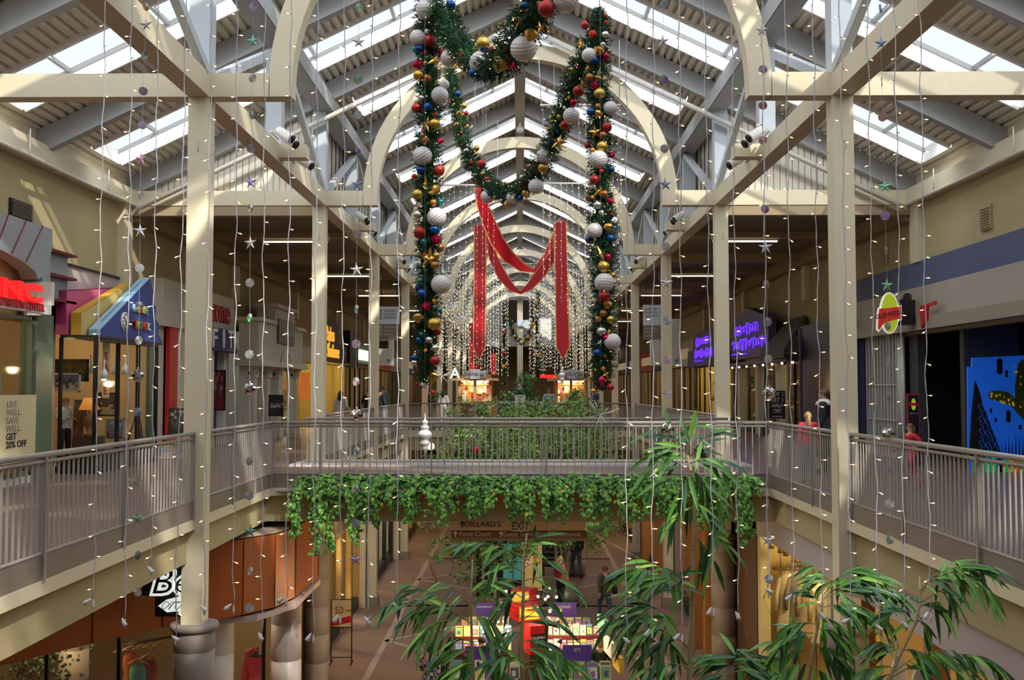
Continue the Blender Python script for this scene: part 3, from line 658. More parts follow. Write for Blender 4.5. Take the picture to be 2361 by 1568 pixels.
# --- left 5 and on: yellow-lit shoe shop and others
t = thing('shopfront', 'shoe shop with yellow-orange lit letters on black', 'shopfront', (-8.8, 47, 0))
wbox(B(), s, 8.8, 44.5, 49.6, 3.75, 4.75, .4).box((-9.2, 44.5, 2.9), (-8.8, 52.0, 3.75)).build('fascia', mat('black_fascia', (.03, .025, .02), .5), t)
ORL = mat('orange_lit_letter', (1, .5, .05), .4, emit=(1, .42, .03), es=1.0)
wtext(s, 'Payless', .95, 8.76, 47.2, 4.12, ORL, t, bold=.0, sx=.74); wtext(s, 'ShoeSource', .88, 8.76, 48.0, 3.35, ORL, t, bold=.0, sx=.72)
wbox(B(), s, 9.0, 38.2, 44.5, 2.7, 3.4, .3).build('side_fascia', WPAN, t)
glassfront(t, s, 8.95, 38.3, 52, .1, 2.8, 9, YEL, .1)
room(s, 38.2, 52.2, 9.0, YEL, label='yellow inside of the shoe shop'); lamp(41, s, 10.2, 2.8, 130, (1, .72, .25)); lamp(45.5, s, 10.2, 2.8, 130, (1, .72, .25)); lamp(49.5, s, 10.2, 2.8, 120, (1, .72, .25))
shelf(s, 11.2, 39, 51, 4, 'shoes', 'shoe shop', n=14, lbl='long shelf of shoe boxes in the yellow shoe shop')
B().box((-8.86, 41.2, 1.2), (-8.84, 43.0, 2.3)).build('window_poster', mat('orange_poster', (.8, .22, .02), .5, emit=(.9, .2, .02), es=.3, sample=False), label='orange sale poster in the shoe shop window', cat='poster')
t = thing('shopfront', 'black-framed shopfront with a white lit sign beyond the shoe shop', 'shopfront', (-9, 56, 0))
wbox(B(), s, 8.7, 52.3, 55.0, 2.7, 4.6, .3).build('black_pier', BLACK, t); wbox(B(), s, 8.85, 55.0, 62.0, 3.0, 4.4, .3).build('green_fascia', mat('grey_green_panel', (.18, .2, .14), .5), t)
wbox(B(), s, 8.7, 55.6, 60.4, 3.2, 3.75, .1).build('lit_sign', mat('white_lit_sign', (1, 1, .9), .4, emit=(1, .97, .85), es=1.6), t)
glassfront(t, s, 8.95, 52.3, 62, .1, 2.8, 6, BLACK, .1); room(s, 52.3, 62, 9.0, TANW, label='inside of the clothes shop beyond the shoe shop'); lamp(57, s, 10.4, 2.7, 130)
shelf(s, 10.8, 53, 61, 4, 'clothes', 'clothes shop', n=12, lbl='shelf of folded clothes beyond the shoe shop')
# farther shops: one thing each
far = [(-1, 62.2, 70, (.35,.25,.12), (.6,.12,.05)), (-1, 70.2, 78, (.12,.10,.09), (.5,.4,.25)), (-1, 78.2, 86, (.4,.3,.16), (.2,.15,.3)), (-1, 86.2, 93.8, (.2,.15,.1), (.5,.3,.1)),
       (1, 52.3, 60, (.30,.22,.12), (.45,.40,.30)), (1, 60.2, 68, (.42,.30,.16), (.10,.08,.08)), (1, 68.2, 76, (.35,.25,.14), (.5,.1,.08)), (1, 76.2, 84, (.3,.24,.16), (.2,.2,.25)), (1, 84.2, 93.8, (.4,.3,.18), (.3,.2,.12))]
for i, (s_, y0, y1, c1, c2) in enumerate(far):
    t = thing('shopfront', 'distant shopfront on the %s side, %s from the far end wall' % ('left' if s_ < 0 else 'right', ORD[[3,2,1,0,4,3,2,1,0][i]].replace('nearest', 'first')), 'shopfront', (s_*9, (y0+y1)/2, 0))
    wbox(B(), s_, 8.85, y0, y1, 2.8, 4.2, .3).build('fascia', mat('far_fascia_%d' % i, c2, .6), t)
    wbox(B(), s_, 8.82, y0+1.5, y1-1.5, 3.2, 3.75, .03).build('sign_panel', mat('far_sign_%d' % i, c1, .5, emit=c1, es=.6, sample=False), t)
    glassfront(t, s_, 8.98, y0, y1, .1, 2.8, 4, DWOOD, .12)
    room(s_, y0, y1, 9.0, mat('far_wall_%d' % i, c1, .7), label='inside of the distant %s shop number %s from the end' % ('left' if s_ < 0 else 'right', ORD[[3,2,1,0,4,3,2,1,0][i]].replace('nearest', 'one'))); lamp((y0+y1)/2, s_, 10.3, 2.7, 150)
# ---------------------------------------------------------------- right side, near to far
s = 1
t = thing('shopfront', 'dark games hall front with wide blue band and pale fascia', 'shopfront', (9, 18, 0))
wbox(B(), s, 8.95, -3.4, 27.2, 3.94, 4.52, .12).build('blue_band', mat('slate_blue_paint', (.085, .11, .21), .6), t)
wbox(B(), s, 8.95, -3.4, 27.2, 3.22, 3.94, .12).build('pale_fascia', mat('pale_taupe_panel', (.40, .36, .31), .6), t)
wbox(B(), s, 8.75, -3.4, 27.2, 2.95, 3.22, .35).build('soffit_box', mat('taupe_soffit', (.32, .27, .22), .6), t)
wbox(B(), s, 8.95, 24.2, 27.2, 0, .35, .1).build('plinth', PALE, t)
# rolling grille
b = B(); 
for i in range(12): y = 24.3+2.3*i/11; b.box((8.97, y-.035, .3), (9.03, y+.035, 2.95))
for z in (.9, 1.75): b.box((8.96, 24.3, z-.02), (9.0, 26.6, z+.02))
b.build('grille', mat('aluminium'), t)
b = B()
for y in (24.0, 24.15, 24.25): b.lathe([(.05, 0), (.05, 2.95)], (8.95, y, 0), 10)
b.build('grille_post', mat('aluminium'), t)
wbox(B(), s, 8.95, 26.7, 27.2, 0, 2.95, .2).build('dark_pier', mat('navy_pier', (.02, .03, .09), .5), t)
B().box((9.1, 23.5, 0), (9.3, 24.0, 3.2)).build('grey_pier', mat('charcoal_wall', (.06, .06, .055), .6), t); B().box((9.25, 21.4, 0), (10.4, 21.6, 3.2)).build('grey_wall_end', mat('charcoal_wall', (.06, .06, .055), .6), t)
room(s, 9, 27.2, 9.1, DARKW, 4.3, label='black-walled inside of the games hall')
for i, (x, y) in enumerate(((1990, 765), (2098, 745), (2140, 738), (2190, 728), (2325, 708))):
    p = atx(x, y, 9.5); p.z = 3.27; B().lathe([(.08, 0), (.08, .015)], p, 14).build('downlight', mat('lamp_glow'), label='small recessed downlight over the dark games hall entrance', cat='lamp', group='downlights of the games hall')
b = thing('red_sign', 'small red angular sign under the pale fascia on the right', 'sign', (8.9, 21.5, 3.0))
poly_yz(B(), 1, 8.70, [(21.5, 3.42), (21.9, 3.42), (21.95, 3.15), (22.25, 2.98), (22.3, 3.45), (21.5, 3.5)], .05).build('sign_face', REDP, b)
# hanging golf sign
p = at(2050, 722, 22.6); t = thing('hanging_sign', 'green oval sign with red banner lettering above the grille', 'sign', p)
def oval(cx, cz, rx, rz, n=28, a0=0): return [(cx+rx*math.cos(2*math.pi*i/n), cz+rz*math.sin(2*math.pi*i/n)) for i in range(n)]
MX = Matrix.Rotation(R(90), 3, 'X')
B().prism(oval(0, 0, .215, .46), .05, MX, p).prism([(-.27, -.02), (-.24, .12), (-.1, .12), (.27, .17), (.27, -.16), (.1, -.18), (-.12, -.25), (-.24, -.42), (-.29, -.36)], .05, MX, p).build('white_outline', mat('white_lit_edge', (.9, .9, .8), .4, emit=(1, 1, .9), es=.35, sample=False), t)
B().prism(oval(0, 0, .185, .43), .06, MX, p+Vector((0, -.01, 0))).build('green_oval', mat('lime_panel', (.35, .42, .02), .4, emit=(.42, .5, .02), es=.5, sample=False), t)
B().prism([(-.245, .0), (-.22, .10), (-.1, .10), (.25, .145), (.25, -.13), (.1, -.15), (-.13, -.22), (-.24, -.37), (-.265, -.34)], .07, MX, p+Vector((0, -.02, 0))).build('red_ribbon', mat('red_panel', (.5, .03, .02), .4, emit=(.6, .03, .02), es=.3, sample=False), t)
me = text('GLOWGOLF', .13, .004, bold=.003, sx=.9); me.transform(Matrix.Rotation(R(-12), 4, 'Y')); put(me, 'lettering', mat('dark_letter', (.08, .01, .01), .5), p+Vector((0, -.065, -.03)), 0, t)
B().tube([p+Vector((.2, .05, .1)), p+Vector((.5, .3, .3)), p+Vector((.6, .5, .4))], .1, 8).box((p.x+.05, p.y+.05, p.z-.25), (p.x+.6, p.y+.35, p.z+.3)).build('bracket_box', BLACK, t)
# poster stand
p = at(2106, 950, 22.4); t = thing('poster_stand', 'black poster with red frame and green oval, beside the grille', 'poster', (p.x, 22.4, 0))
B().box((p.x-.13, 22.40, .35), (p.x+.13, 22.44, 1.55)).build('frame', REDP, t); B().box((p.x-.11, 22.39, .40), (p.x+.11, 22.40, 1.52)).build('sheet', BLACK, t)
B().prism(oval(0, 0, .05, .13), .004, MX, (p.x, 22.385, 1.32)).build('green_oval', mat('lime_panel'), t); B().box((p.x-.1, 22.381, 1.29), (p.x+.1, 22.386, 1.35)).build('red_stripe', REDP, t)
put(text('MINI GOLF', .035, .001), 'lettering', WHITE, (p.x, 22.384, 1.12), 0, t)
B().box((p.x-.15, 22.3, 0), (p.x+.15, 22.55, .35)).build('base', BLACK, t)
# mural
y = 20.6; t = thing('mural', 'bright blue undersea mural with a spotted sea turtle', 'mural', (10.5, y, 0))
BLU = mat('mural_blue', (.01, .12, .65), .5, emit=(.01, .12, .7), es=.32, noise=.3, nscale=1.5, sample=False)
def mp(x, yy): q = at(x, yy, y); return (q.x, q.z)
def flat(pts, name, m, yo, par): 
    n = len(pts); B().add([(x, y-yo, z) for x, z in pts], [tuple(range(n-1, -1, -1))]).build(name, m, par)
B().prism([mp(*q) for q in ((2240, 825), (2540, 812), (2540, 1094), (2232, 1092), (2230, 846), (2240, 846))], .06, MX, (0, y, 0)).build('board', BLU, t)
b = B()
for k in range(9):
    for j in range(5): b.tube([(10.02+.0*k+.13*k+.05*math.sin(u_*9+k), y-.042, .25+.16*j+.10*math.sin(u_*6.28)+.03*k) for u_ in (0, .2, .4, .6, .8, 1)] if 0 else [(mp(2238+7*k, 0)[0]+.03*math.sin(u_*6.28), y-.042, .2+.24*j+.2*u_+.05*math.sin(k*2)) for u_ in (0, .25, .5, .75, 1) if .2+.24*j+.2*u_ < 1.85-.16*k], .006, 4) if 1.85-.16*k > .45+.24*j else None
b.build('coral_veins', BLU, t)
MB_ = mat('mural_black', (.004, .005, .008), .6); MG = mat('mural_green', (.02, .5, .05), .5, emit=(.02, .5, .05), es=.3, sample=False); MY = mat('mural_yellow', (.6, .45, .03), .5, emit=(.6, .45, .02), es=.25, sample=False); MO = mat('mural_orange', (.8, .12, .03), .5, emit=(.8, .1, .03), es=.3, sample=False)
flat([mp(*q) for q in ((2232, 1050), (2238, 950), (2246, 875), (2256, 900), (2264, 930), (2275, 960), (2290, 1000), (2305, 1040), (2312, 1055), (2232, 1055))], 'coral_shape', MB_, .034, t)
flat([mp(*q) for q in ((2276, 910), (2282, 902), (2300, 900), (2325, 905), (2338, 920), (2338, 890), (2345, 840), (2352, 830), (2380, 828), (2440, 850), (2450, 940), (2400, 985), (2365, 975), (2345, 955), (2330, 936), (2300, 925), (2280, 920))], 'turtle_shape', mat('mural_olive', (.06, .09, .01), .5), .036, t)
r = random.Random(5)
for i in range(60):
    x0 = r.uniform(2282, 2430); yy = 912+(x0-2282)*.25+r.uniform(-8, 10) if x0 < 2335 else r.uniform(840, 960)
    q = mp(x0, yy); a = r.uniform(0, 6.28); w = r.uniform(.012, .035)
    b = B() if i == 0 else b
    b.add([(q[0]+w*math.cos(a+k*1.57)*(1 if k % 2 else .4), y-.04, q[1]+w*math.sin(a+k*1.57)) for k in range(4)], [(3, 2, 1, 0)])
b.build('turtle_spots', MY, t)
for (x, yy, sx, sy) in ((2303, 845, 10, 20), (2319, 862, 5, 9), (2323, 960, 8, 15), (2283, 947, 4, 6), (2294, 968, 4, 6), (2350, 985, 5, 6)):
    flat([mp(x+sx*math.cos(a*.785)*(.6+.4*(a % 2)), yy+sy*math.sin(a*.785)) for a in range(8)], 'fish_shape', MB_, .036, t)
for i in range(16):
    x = 2300+i*8; flat([mp(x-1.5, 1050), mp(x, 990+25*r.random()), mp(x+2, 1050)], 'weed_shape', MB_, .037, t)
for i, m_ in enumerate((MG, MB_, MG, MG, MB_, MG, MY, MO, MG, MY, MO)):
    x = 2240+i*14; flat([mp(x, 1092), mp(x, 1058+8*(i % 2)), mp(x+6, 1050), mp(x+13, 1060), mp(x+13, 1092)], 'bright_coral', m_, .038, t)
# navy shop
t = thing('shopfront', 'dark navy shopfront between the purple sign shop and grille', 'shopfront', (9, 29, 0))
NV = mat('navy_front', (.010, .013, .045), .35)
wbox(B(), s, 8.6, 27.3, 31.5, 0, 3.55, .4).build('navy_wall', NV, t); wbox(B(), s, 8.7, 27.3, 29.3, 3.0, 3.3, .1).build('pale_edge', PALE, t)
wbox(B(), s, 8.58, 28.0, 29.8, .9, 2.7, .02).build('dark_window', mat('dark_plum', (.03, .006, .03), .2), t)
B().box((8.55, 31.4, 0), (8.65, 31.5, 3.5)).build('speckled_edge', mat('speckle', (.15, .12, .16), .5, noise=.8, nscale=60), t)
# purple sign shop with shingle awning
PUR = mat('purple_fascia', (.09, .06, .15), .5); NEON = mat('violet_neon', (.2, .04, 1), .3, emit=(.13, .03, 1), es=1.5, sample=False)
SHG = tilemat('dark_shingles', (.11, .10, .075), (.085, .08, .06), (.02, .02, .02), 2.5, .7, axes='yz')
def neon(b, s, X, y0, y1, z0, z1, seed):
    r = random.Random(seed)
    for row in range(2):
        y = y1 if s > 0 else y0; step = (y1-y0)/8*(-1 if s > 0 else 1); zc = z0+(z1-z0)*(.75-.5*row); h = (z1-z0)*.2
        for k in range(8-2*(1-row)):
            yy = y+step*(k+.3+(1-row)*.6); ph = r.random()*6; am = r.uniform(.5, 1.1); pts = [(s*X, yy+step*(.85*u+.25*math.sin(6.28*u*1.5+ph)), zc+h*am*math.cos(6.28*u*1.5+ph)) for u in [q/9 for q in range(10)]]
            b.tube(pts, .02, 5, cap=False)
    b.tube([(s*X, y1 if s > 0 else y0, z0-.05), (s*X, (y0+y1)/2, z0-.08)], .022, 5)
t = thing('shopfront', 'shop with violet neon script and shingled canopies', 'shopfront', (9, 35, 0))
poly_yz(B(), s, 8.35, [(34.6, 2.75), (40.6, 2.75), (40.6, 4.0), (39.6, 4.35), (37.5, 4.6), (35.6, 4.25), (34.6, 4.2)], .3).build('sign_fascia', PUR, t)
b = B(); neon(b, 1, 8.3, 35.0, 40.2, 3.0, 4.1, 3); b.build('neon_script', NEON, t)
for y0, y1 in ((31.6, 34.6), (40.6, 43.5)):
    b = B(); b.add([(8.1, y0-.1, 2.85), (8.1, y1+.1, 2.85), (8.95, y1-.5, 3.95), (8.95, y0+.5, 3.95), (8.1, y0-.1, 2.6), (8.1, y1+.1, 2.6), (8.95, y0-.1, 2.6), (8.95, y1+.1, 2.6)], [(0,3,2,1), (4,0,1,5), (0,4,6,3), (1,2,7,5), (4,5,7,6)]); b.build('shingle_canopy', SHG, t)
wbox(B(), s, 8.2, 31.6, 43.5, 2.5, 2.62, .7).build('canopy_soffit', PUR, t)
glassfront(t, s, 8.8, 31.6, 43.5, .3, 2.5, 9, BLACK, .05); wbox(B(), s, 8.75, 31.6, 43.5, 0, .3, .2).build('plinth', DARKW, t)
for y in (34.4, 37.4, 40.4): wbox(B(), s, 8.6, y-.2, y+.2, 0, 2.5, .3).build('pilaster', mat('cream_pilaster', (.5, .46, .36), .6), t)
room(s, 31.6, 43.6, 8.9, mat('amber_wall', (.28, .19, .08), .7), label='dim amber inside of the gift shop'); lamp(33.5, s, 10.0, 2.3, 35); lamp(37, s, 10.2, 2.3, 40); lamp(41, s, 10.2, 2.3, 40)
for i in range(9):
    y = 32.0+1.3*i; B().ball((8.5, y, 2.47), .045, 8).build('canopy_bulb', mat('lamp_glow'), label='small lit bulb under the shingled canopy edge', cat='lamp', group='canopy bulbs')
for i in range(46):
    y = 32+11*rng.random(); z = .5+1.7*rng.random(); X = 9.2+.9*rng.random(); rr = rng.uniform(.05, .12)
    B().ball((X, y, z), rr, 8).build('hanging_ornament', rng.choice([mat('gold_foil', (.75, .45, .10), .3, .9), mat('silver_foil', (.8, .8, .82), .25, .9), mat('magenta_foil', (.5, .03, .2), .3, .7), mat('green_foil', (.03, .2, .08), .4, .6), mat('dark_iron', (.03, .03, .03), .5)]), label='small shiny ornament hanging in the gift shop window', cat='ornament', group='ornaments in the gift shop window')
p = at(1792, 933, 30.9); t = thing('sale_sign', 'dark sign reading buy one get one half off', 'sign', (p.x, 30.9, p.z))
B().box((p.x-.24, 30.9, p.z-.42), (p.x+.24, 30.93, p.z+.42)).build('board', mat('navy_print', (.012, .012, .05), .5), t)
for i, (q, sz) in enumerate((('BUY 1', .18), ('GET 1', .18), ('HALF', .16), ('OFF', .16), ('ASK FOR DETAILS', .045))): put(text(q, sz, .002, bold=.002, sx=.85), 'lettering', mat('cream_print', (.75, .62, .45), .5), (p.x, 30.895, p.z+.30-.165*i), 0, t)
t = thing('sign_post', 'thin black stand under the half off sign', 'stand', (p.x, 30.92, 0)); B().tube([(p.x, 30.915, 0.02), (p.x, 30.915, p.z-.42)], .02, 6).build('pole', BLACK, t); B().lathe([(.2, 0), (.2, .02)], (p.x, 30.915, 0), 16).build('base', BLACK, t)
# second violet sign, then white advertising wall, red cafe
t = thing('shopfront', 'farther shop with violet neon on a purple fascia', 'shopfront', (9, 47, 0))
wbox(B(), s, 8.5, 43.8, 52.0, 2.7, 3.5, .4).box((8.5, 45, 3.5), (8.9, 50, 4.3)).build('sign_fascia', PUR, t)
b = B(); neon(b, 1, 8.45, 45.2, 49.8, 3.0, 4.1, 8); b.build('neon_script', NEON, t)
glassfront(t, s, 8.85, 43.8, 52, .1, 2.7, 6, BLACK, .08); room(s, 43.8, 52.1, 8.95, YEL, label='yellow inside of the farther violet sign shop'); lamp(46, s, 10.2, 2.6, 80, (1, .72, .3)); lamp(50, s, 10.2, 2.6, 80, (1, .72, .3))
for i in range(10):
    B().ball((9.4+.5*rng.random(), 44.5+7*rng.random(), .6+1.5*rng.random()), .14, 8).build('hanging_ornament', mat('gold_foil'), label='gold ornament in the farther violet sign shop window', cat='ornament', group='ornaments in the farther shop window')
# wall grilles
for i, (s_, x, y, X) in enumerate(((-1, 46, 485, 9.05), (1, 2276, 502, 9.05), (1, 2042, 590, 9.05))):
    p = atx(x, y, s_*X); t = thing('air_vent', ['dark louvred air vent on the left wall at the frame edge', 'louvred air vent high on the right wall, nearer one', 'dark air vent on the right wall, farther one'][i], 'vent', p)
    b = B(); w, h = (.42, .23) if i == 0 else (.24, .2)
    w = [.4, .22, .2][i]; h = [.16, .24, .22][i]
    wbox(b, s_, 9.01, p.y-w, p.y+w, p.z-h, p.z+h, .05); b.build('vent_frame', TANW if i else BLACK, t)
    b = B()
    for k in range(8): z = p.z-h+.03+k*(2*h-.05)/8; wbox(b, s_, 8.985, p.y-w+.03, p.y+w-.03, z, z+.012, .02)
    b.build('louvre', mat('louvre_paint', (.25, .22, .15), .5), t)
# pilasters on the side walls
for s_, nm in ((-1, 'left'), (1, 'right')):
    for k in range(2, 9):
        wbox(B(), s_, XW-.16, D(k)-.55 if k == 2 else D(k)-.2, D(k)-.05 if k == 2 else D(k)+.2, 4.4 if k > 2 else 3.9 if s_ < 0 else 4.5, 5.85, .16).build('wall_pilaster', CREAM, label='cream pilaster high on the %s wall, %s from the camera' % (nm, ORD[k-2]), cat='pilaster', kind='structure')
# ---------------------------------------------------------------- railings
BAL = mat('pale_baluster', (.38, .35, .31), .35)
def railing(p, q, n, label, posts=(), kick=True, top=1.04, ends='', nm='railing', double=True, out=0):
    """railing from p to q (floor level); n balusters as parts"""
    p = Vector(p); q = Vector(q); d = (q-p); L = d.length; d.normalize(); nrm = Vector((-d.y, d.x, 0))
    t = thing(nm, label, 'railing', p)
    Z = lambda u, z: p+d*u+Vector((0, 0, z))
    pts = [Z(0, top), Z(L, top)]
    if 's' in ends: pts = [Z(.0, top-.30), Z(.0, top-.08), Z(.06, top-.015)]+[Z(.12, top)]+pts[1:]
    B().tube(pts, .030, 10).build('handrail', RAIL, t)
    if double:
        B().tube([Z(0, top-.065)+nrm*out, Z(L, top-.065)+nrm*out], .020, 8).build('under_rail', RAIL, t)
    B().tube([Z(0, .10), Z(L, .10)], .018, 8).build('bottom_rail', RAIL, t)
    if kick: B().beam(Z(0, -.035), Z(L, -.035), .02, .26).build('kick_panel', KICK, t)
    bm = None
    for i in range(n):
        u = L*(i+.5)/n
        if bm is None:
            bm = B().box((-.0085, -.0085, 0), (.0085, .0085, top-.17)).build('baluster', BAL, t); bm.location = Z(u, .10); 
        else:
            c = bm.copy(); COL.objects.link(c); c.location = Z(u, .10)
    for u in posts:
        B().beam(Z(u, -.17), Z(u, top-.02), .075, .03, up=d).build('post', RAIL, t)
    return t
railing((-XC+.02, D1+.2, 0), (-XC+.02, YB0, 0), 34, 'metal railing from the left near column to the bridge', posts=(0.02, 1.5, 2.9, 4.05))
railing((-XC+.02, 6.3, 0), (-XC+.02, D1-.2, 0), 72, 'metal railing at the lower left, nearest the camera', posts=(1.9, 3.55, 5.55, 8.05))
railing((XC-.02, D1+.2, 0), (XC-.02, YB0, 0), 34, 'metal railing from the right near column to the bridge', posts=(1.3, 2.7, 4.05))
railing((XC-.02, 6.3, 0), (XC-.02, D1-.35, 0), 72, 'metal railing at the lower right, nearest the camera', posts=(2.2, 4.0, 6.0, 7.92))
railing((-XC+.02, YB0, 0), (XC-.02, YB0, 0), 73, 'bridge front railing of pale balusters above the hanging plants', posts=(.9, 2.95, 5.05, 7.0, 8.6))
railing((-4.62, 22.0, 0), (4.45, 22.0, 0), 78, 'bridge back railing standing on the pale stone kerb', posts=(.9, 3.0, 5.1, 7.1), kick=False, top=1.015, double=False)
for s, nm in ((-1, 'left'), (1, 'right')):
    for n_, (y0, y1, nb) in enumerate(((D(2)+.2, D(3)-.2, 60), (D(3)+.2, D(4)-.2, 60))):
        railing((s*(XC-.02), y0, 0), (s*(XC-.02), y1, 0), nb, 'metal railing along the %s edge of the far well, %s section' % (nm, ('near', 'far')[n_]), posts=(.05, 2.8, 5.6, 8.3))
railing((-XC, YW2+.05, 0), (XC, YW2+.05, 0), 64, 'distant railing across the mall beyond the green trees', posts=(1, 3.3, 5.6, 7.9), double=False)
# ---------------------------------------------------------------- potted vines on the bridge front
TERRA = mat('terracotta', (.50, .17, .07), .75, noise=.1); LEAFP = mat('vine_leaf', (.15, .37, .045), .4, noise=.5, nscale=3); LEAFD = mat('vine_leaf_dark', (.045, .16, .035), .4, noise=.35, nscale=3); LEAFY = mat('vine_leaf_yellow', (.55, .48, .04), .45); STEMG = mat('vine_stem', (.18, .16, .05), .6)
def heart(b, c, d, n, s):
    """a folded heart-shaped leaf at c pointing along d with normal n"""
    d = d.normalized(); r = d.cross(n)
    if r.length < 1e-3: r = Vector((1, 0, 0))
    r.normalize(); n = r.cross(d)
    P = lambda a, e, f: c+r*a*s+d*e*s+n*f*s
    b.add([P(0, .08, 0), P(.32, -.08, -.10), P(.46, .25, -.14), P(.26, .68, -.10), P(0, 1.05, -.18), P(-.26, .68, -.10), P(-.46, .25, -.14), P(-.32, -.08, -.10), P(0, .5, .04)],
          [(8, 0, 1, 2), (8, 2, 3, 4), (8, 4, 5, 6), (8, 6, 7, 0)])
t = thing('planter_shelf', 'long grey metal shelf strip holding the vine pots under the bridge railing', 'shelf', (0, YB0-.2, -.28))
x0, x1 = at(640, 1130, 18.7).x, at(1760, 1130, 18.7).x
B().box((x0, YB0-.36, -.20), (x1, YB0-.345, -.165)).box((x0, YB0-.36, -.20), (x1, YB0-.03, -.19)).build('shelf_strip', mat('grey_strip', (.30, .29, .28), .5), t)
rv = random.Random(11)
hang = {700: 1.05, 735: 1.15, 760: .9, 850: .45, 880: .55, 915: .3, 985: .45, 1060: .5, 1090: .5, 1200: .5, 1245: .55, 1300: .35, 1350: .6, 1400: .4, 1440: .55, 1480: .3, 1560: .4, 1640: .6, 1680: .8, 1715: .9, 1150: .25, 1520: .4, 950: .35, 1600: .35}
npots = 24; potxs = [712+i*(1722-712)/(npots-1) for i in range(npots)]
for i, px in enumerate(potxs):
    c = at(px, 1140, YB0-.20); c.z = -.34
    lab = 'terracotta pot with trailing heart-leaved vine, %s from the left on the bridge' % (ORD[i] if i else 'first')
    t = thing('potted_vine', lab, 'potted plant', (c.x, c.y, -.34), 'trailing vines on the bridge')
    B().lathe([(.075, -.02), (.105, .15), (.12, .15), (.125, .20), (.105, .20), (.09, .14)], (c.x, c.y, -.34), 16).build('pot', TERRA, t)
    nearest = min(hang, key=lambda k: abs(k-px)); H = hang[nearest]*rv.uniform(1.0, 1.3)
    lb = B(); stb = B()
    nst = 12
    for k in range(nst):
        a = rv.uniform(0, 2*math.pi); rad = rv.uniform(.05, .26); x = c.x+rad*math.cos(a)*1.0; y = c.y-.02+min(.10, rad*math.sin(a)*.8)-.08*rv.random()
        L = H*rv.uniform(.35, 1.0) if k < 8 else .10
        if k < 8 and i % 2 == 0 and abs(x-c.x) < .11: x = c.x+math.copysign(.11+.12*rv.random(), x-c.x)
        pts = [Vector((c.x, c.y, -.14)), Vector(((c.x+x)/2, (c.y+y)/2-.05, -.02+.05*rv.random())), Vector((x, y-.08, -.12))]
        zz = -.12
        while zz > -.12-L: zz -= .1; pts.append(Vector((x+rv.uniform(-.04, .04), y-.1+rv.uniform(-.03, .03), zz)))
        stb.tube(pts, .004, 4, cap=False)
        for j in range(1, len(pts)):
            for q in range(4 if L > .2 else 6):
                u = rv.random(); p = pts[j-1].lerp(pts[j], u)+Vector((rv.gauss(0, .035), -abs(rv.gauss(0, .03)), rv.gauss(0, .02)))
                d = Vector((rv.gauss(0, .5), -.35, -.75+rv.gauss(0, .35))); n = Vector((rv.gauss(0, .4), -1, .35+rv.gauss(0, .3)))
                w = rv.random(); lb.mi = 2 if w < .012 else (1 if w < .35 else 0); heart(lb, p, d, n, rv.uniform(.055, .095))
        for q in range(7):
            a2 = rv.uniform(0, 6.28); r2 = rv.uniform(.02, .24); p = Vector((c.x+r2*math.cos(a2), c.y-.03+.10*math.sin(a2), -.05+.14*(1-r2/.24)+rv.gauss(0, .025)))
            w = rv.random(); lb.mi = 1 if w < .4 else 0; heart(lb, p, Vector((math.cos(a2), -.4, rv.uniform(-.3, .3))), Vector((rv.gauss(0, .3), -.7, 1)), rv.uniform(.065, .1))
    lb.build('foliage', [LEAFP, LEAFD, LEAFY], t); stb.build('stem', STEMG, t)
# ---------------------------------------------------------------- hanging direction signs
ARR = [(-.03, -.12), (.03, -.12), (.03, .04), (.09, -.02), (.09, .05), (0, .14), (-.09, .05), (-.09, -.02), (-.03, .04)]
def arrow(x, y, z, sc_, m, par): B().prism([(a*sc_, b_*sc_) for a, b_ in ARR], .004, MX, (x, y, z)).build('arrow', m, par)
y = 19.35; p0 = at(1040, 1240, y); p1 = at(1355, 1240, y); zt = at(1200, 1180, y).z; zm = at(1200, 1223, y).z; zb = at(1200, 1240, y).z; zc = at(1200, 1247, y).z
t = thing('direction_sign', 'brown direction sign board hanging beneath the bridge over the lower floor', 'sign', (0, y, zb))
B().box((p0.x, y, zm), (p1.x, y+.08, -.80)).build('upper_panel', mat('bronze_panel', (.80, .63, .42), .5), t)
B().box((p0.x, y-.004, zb), (p1.x, y+.08, zm)).build('brown_band', mat('dark_brown_band', (.18, .10, .045), .5), t)
B().box((p0.x, y-.004, zc), (p1.x+.02, y+.08, zb)).build('lower_edge', mat('tan_edge', (.30, .21, .11), .5), t)
TANL = mat('tan_letter', (.95, .78, .58), .5)
for q, px in (('Food Court', 1095), ('Guest Services', 1203), ('Restrooms', 1305)):
    pp = at(px, 1234, y); put(text(q, .125, .002, sx=.98), 'lettering', TANL, (pp.x, y-.008, (zm+zb)/2), 0, t); arrow({1095: at(1050, 1234, y).x, 1203: at(1155, 1234, y).x, 1305: at(1267, 1234, y).x}[px], y-.008, (zm+zb)/2, .42, TANL, t)
pp = at(1113, 1209, y); put(text("DILLARD'S", .155, .002, sx=.95), 'lettering', mat('dark_green_letter', (.03, .035, .02), .5), (pp.x, y-.008, pp.z), 0, t); arrow(at(1066, 1209, y).x, y-.008, pp.z, .5, mat('dark_green_letter'), t)
y = 18.98+.15; pp = at(1200, 1214, y); t = thing('exit_sign', 'small tan sign with green EXIT letters in front of the direction board', 'sign', pp)
B().box((pp.x-.16, y, pp.z-.09), (pp.x+.16, y+.03, pp.z+.10)).box((pp.x-.01, y, pp.z+.1), (pp.x+.01, y+.02, -.78)).build('plate', mat('tan_plate', (.80, .64, .42), .4), t)
put(text('EXIT', .20, .003, bold=.0015, sx=.78), 'lettering', mat('exit_green', (.006, .07, .035), .5), (pp.x, y-.004, pp.z), 0, t)
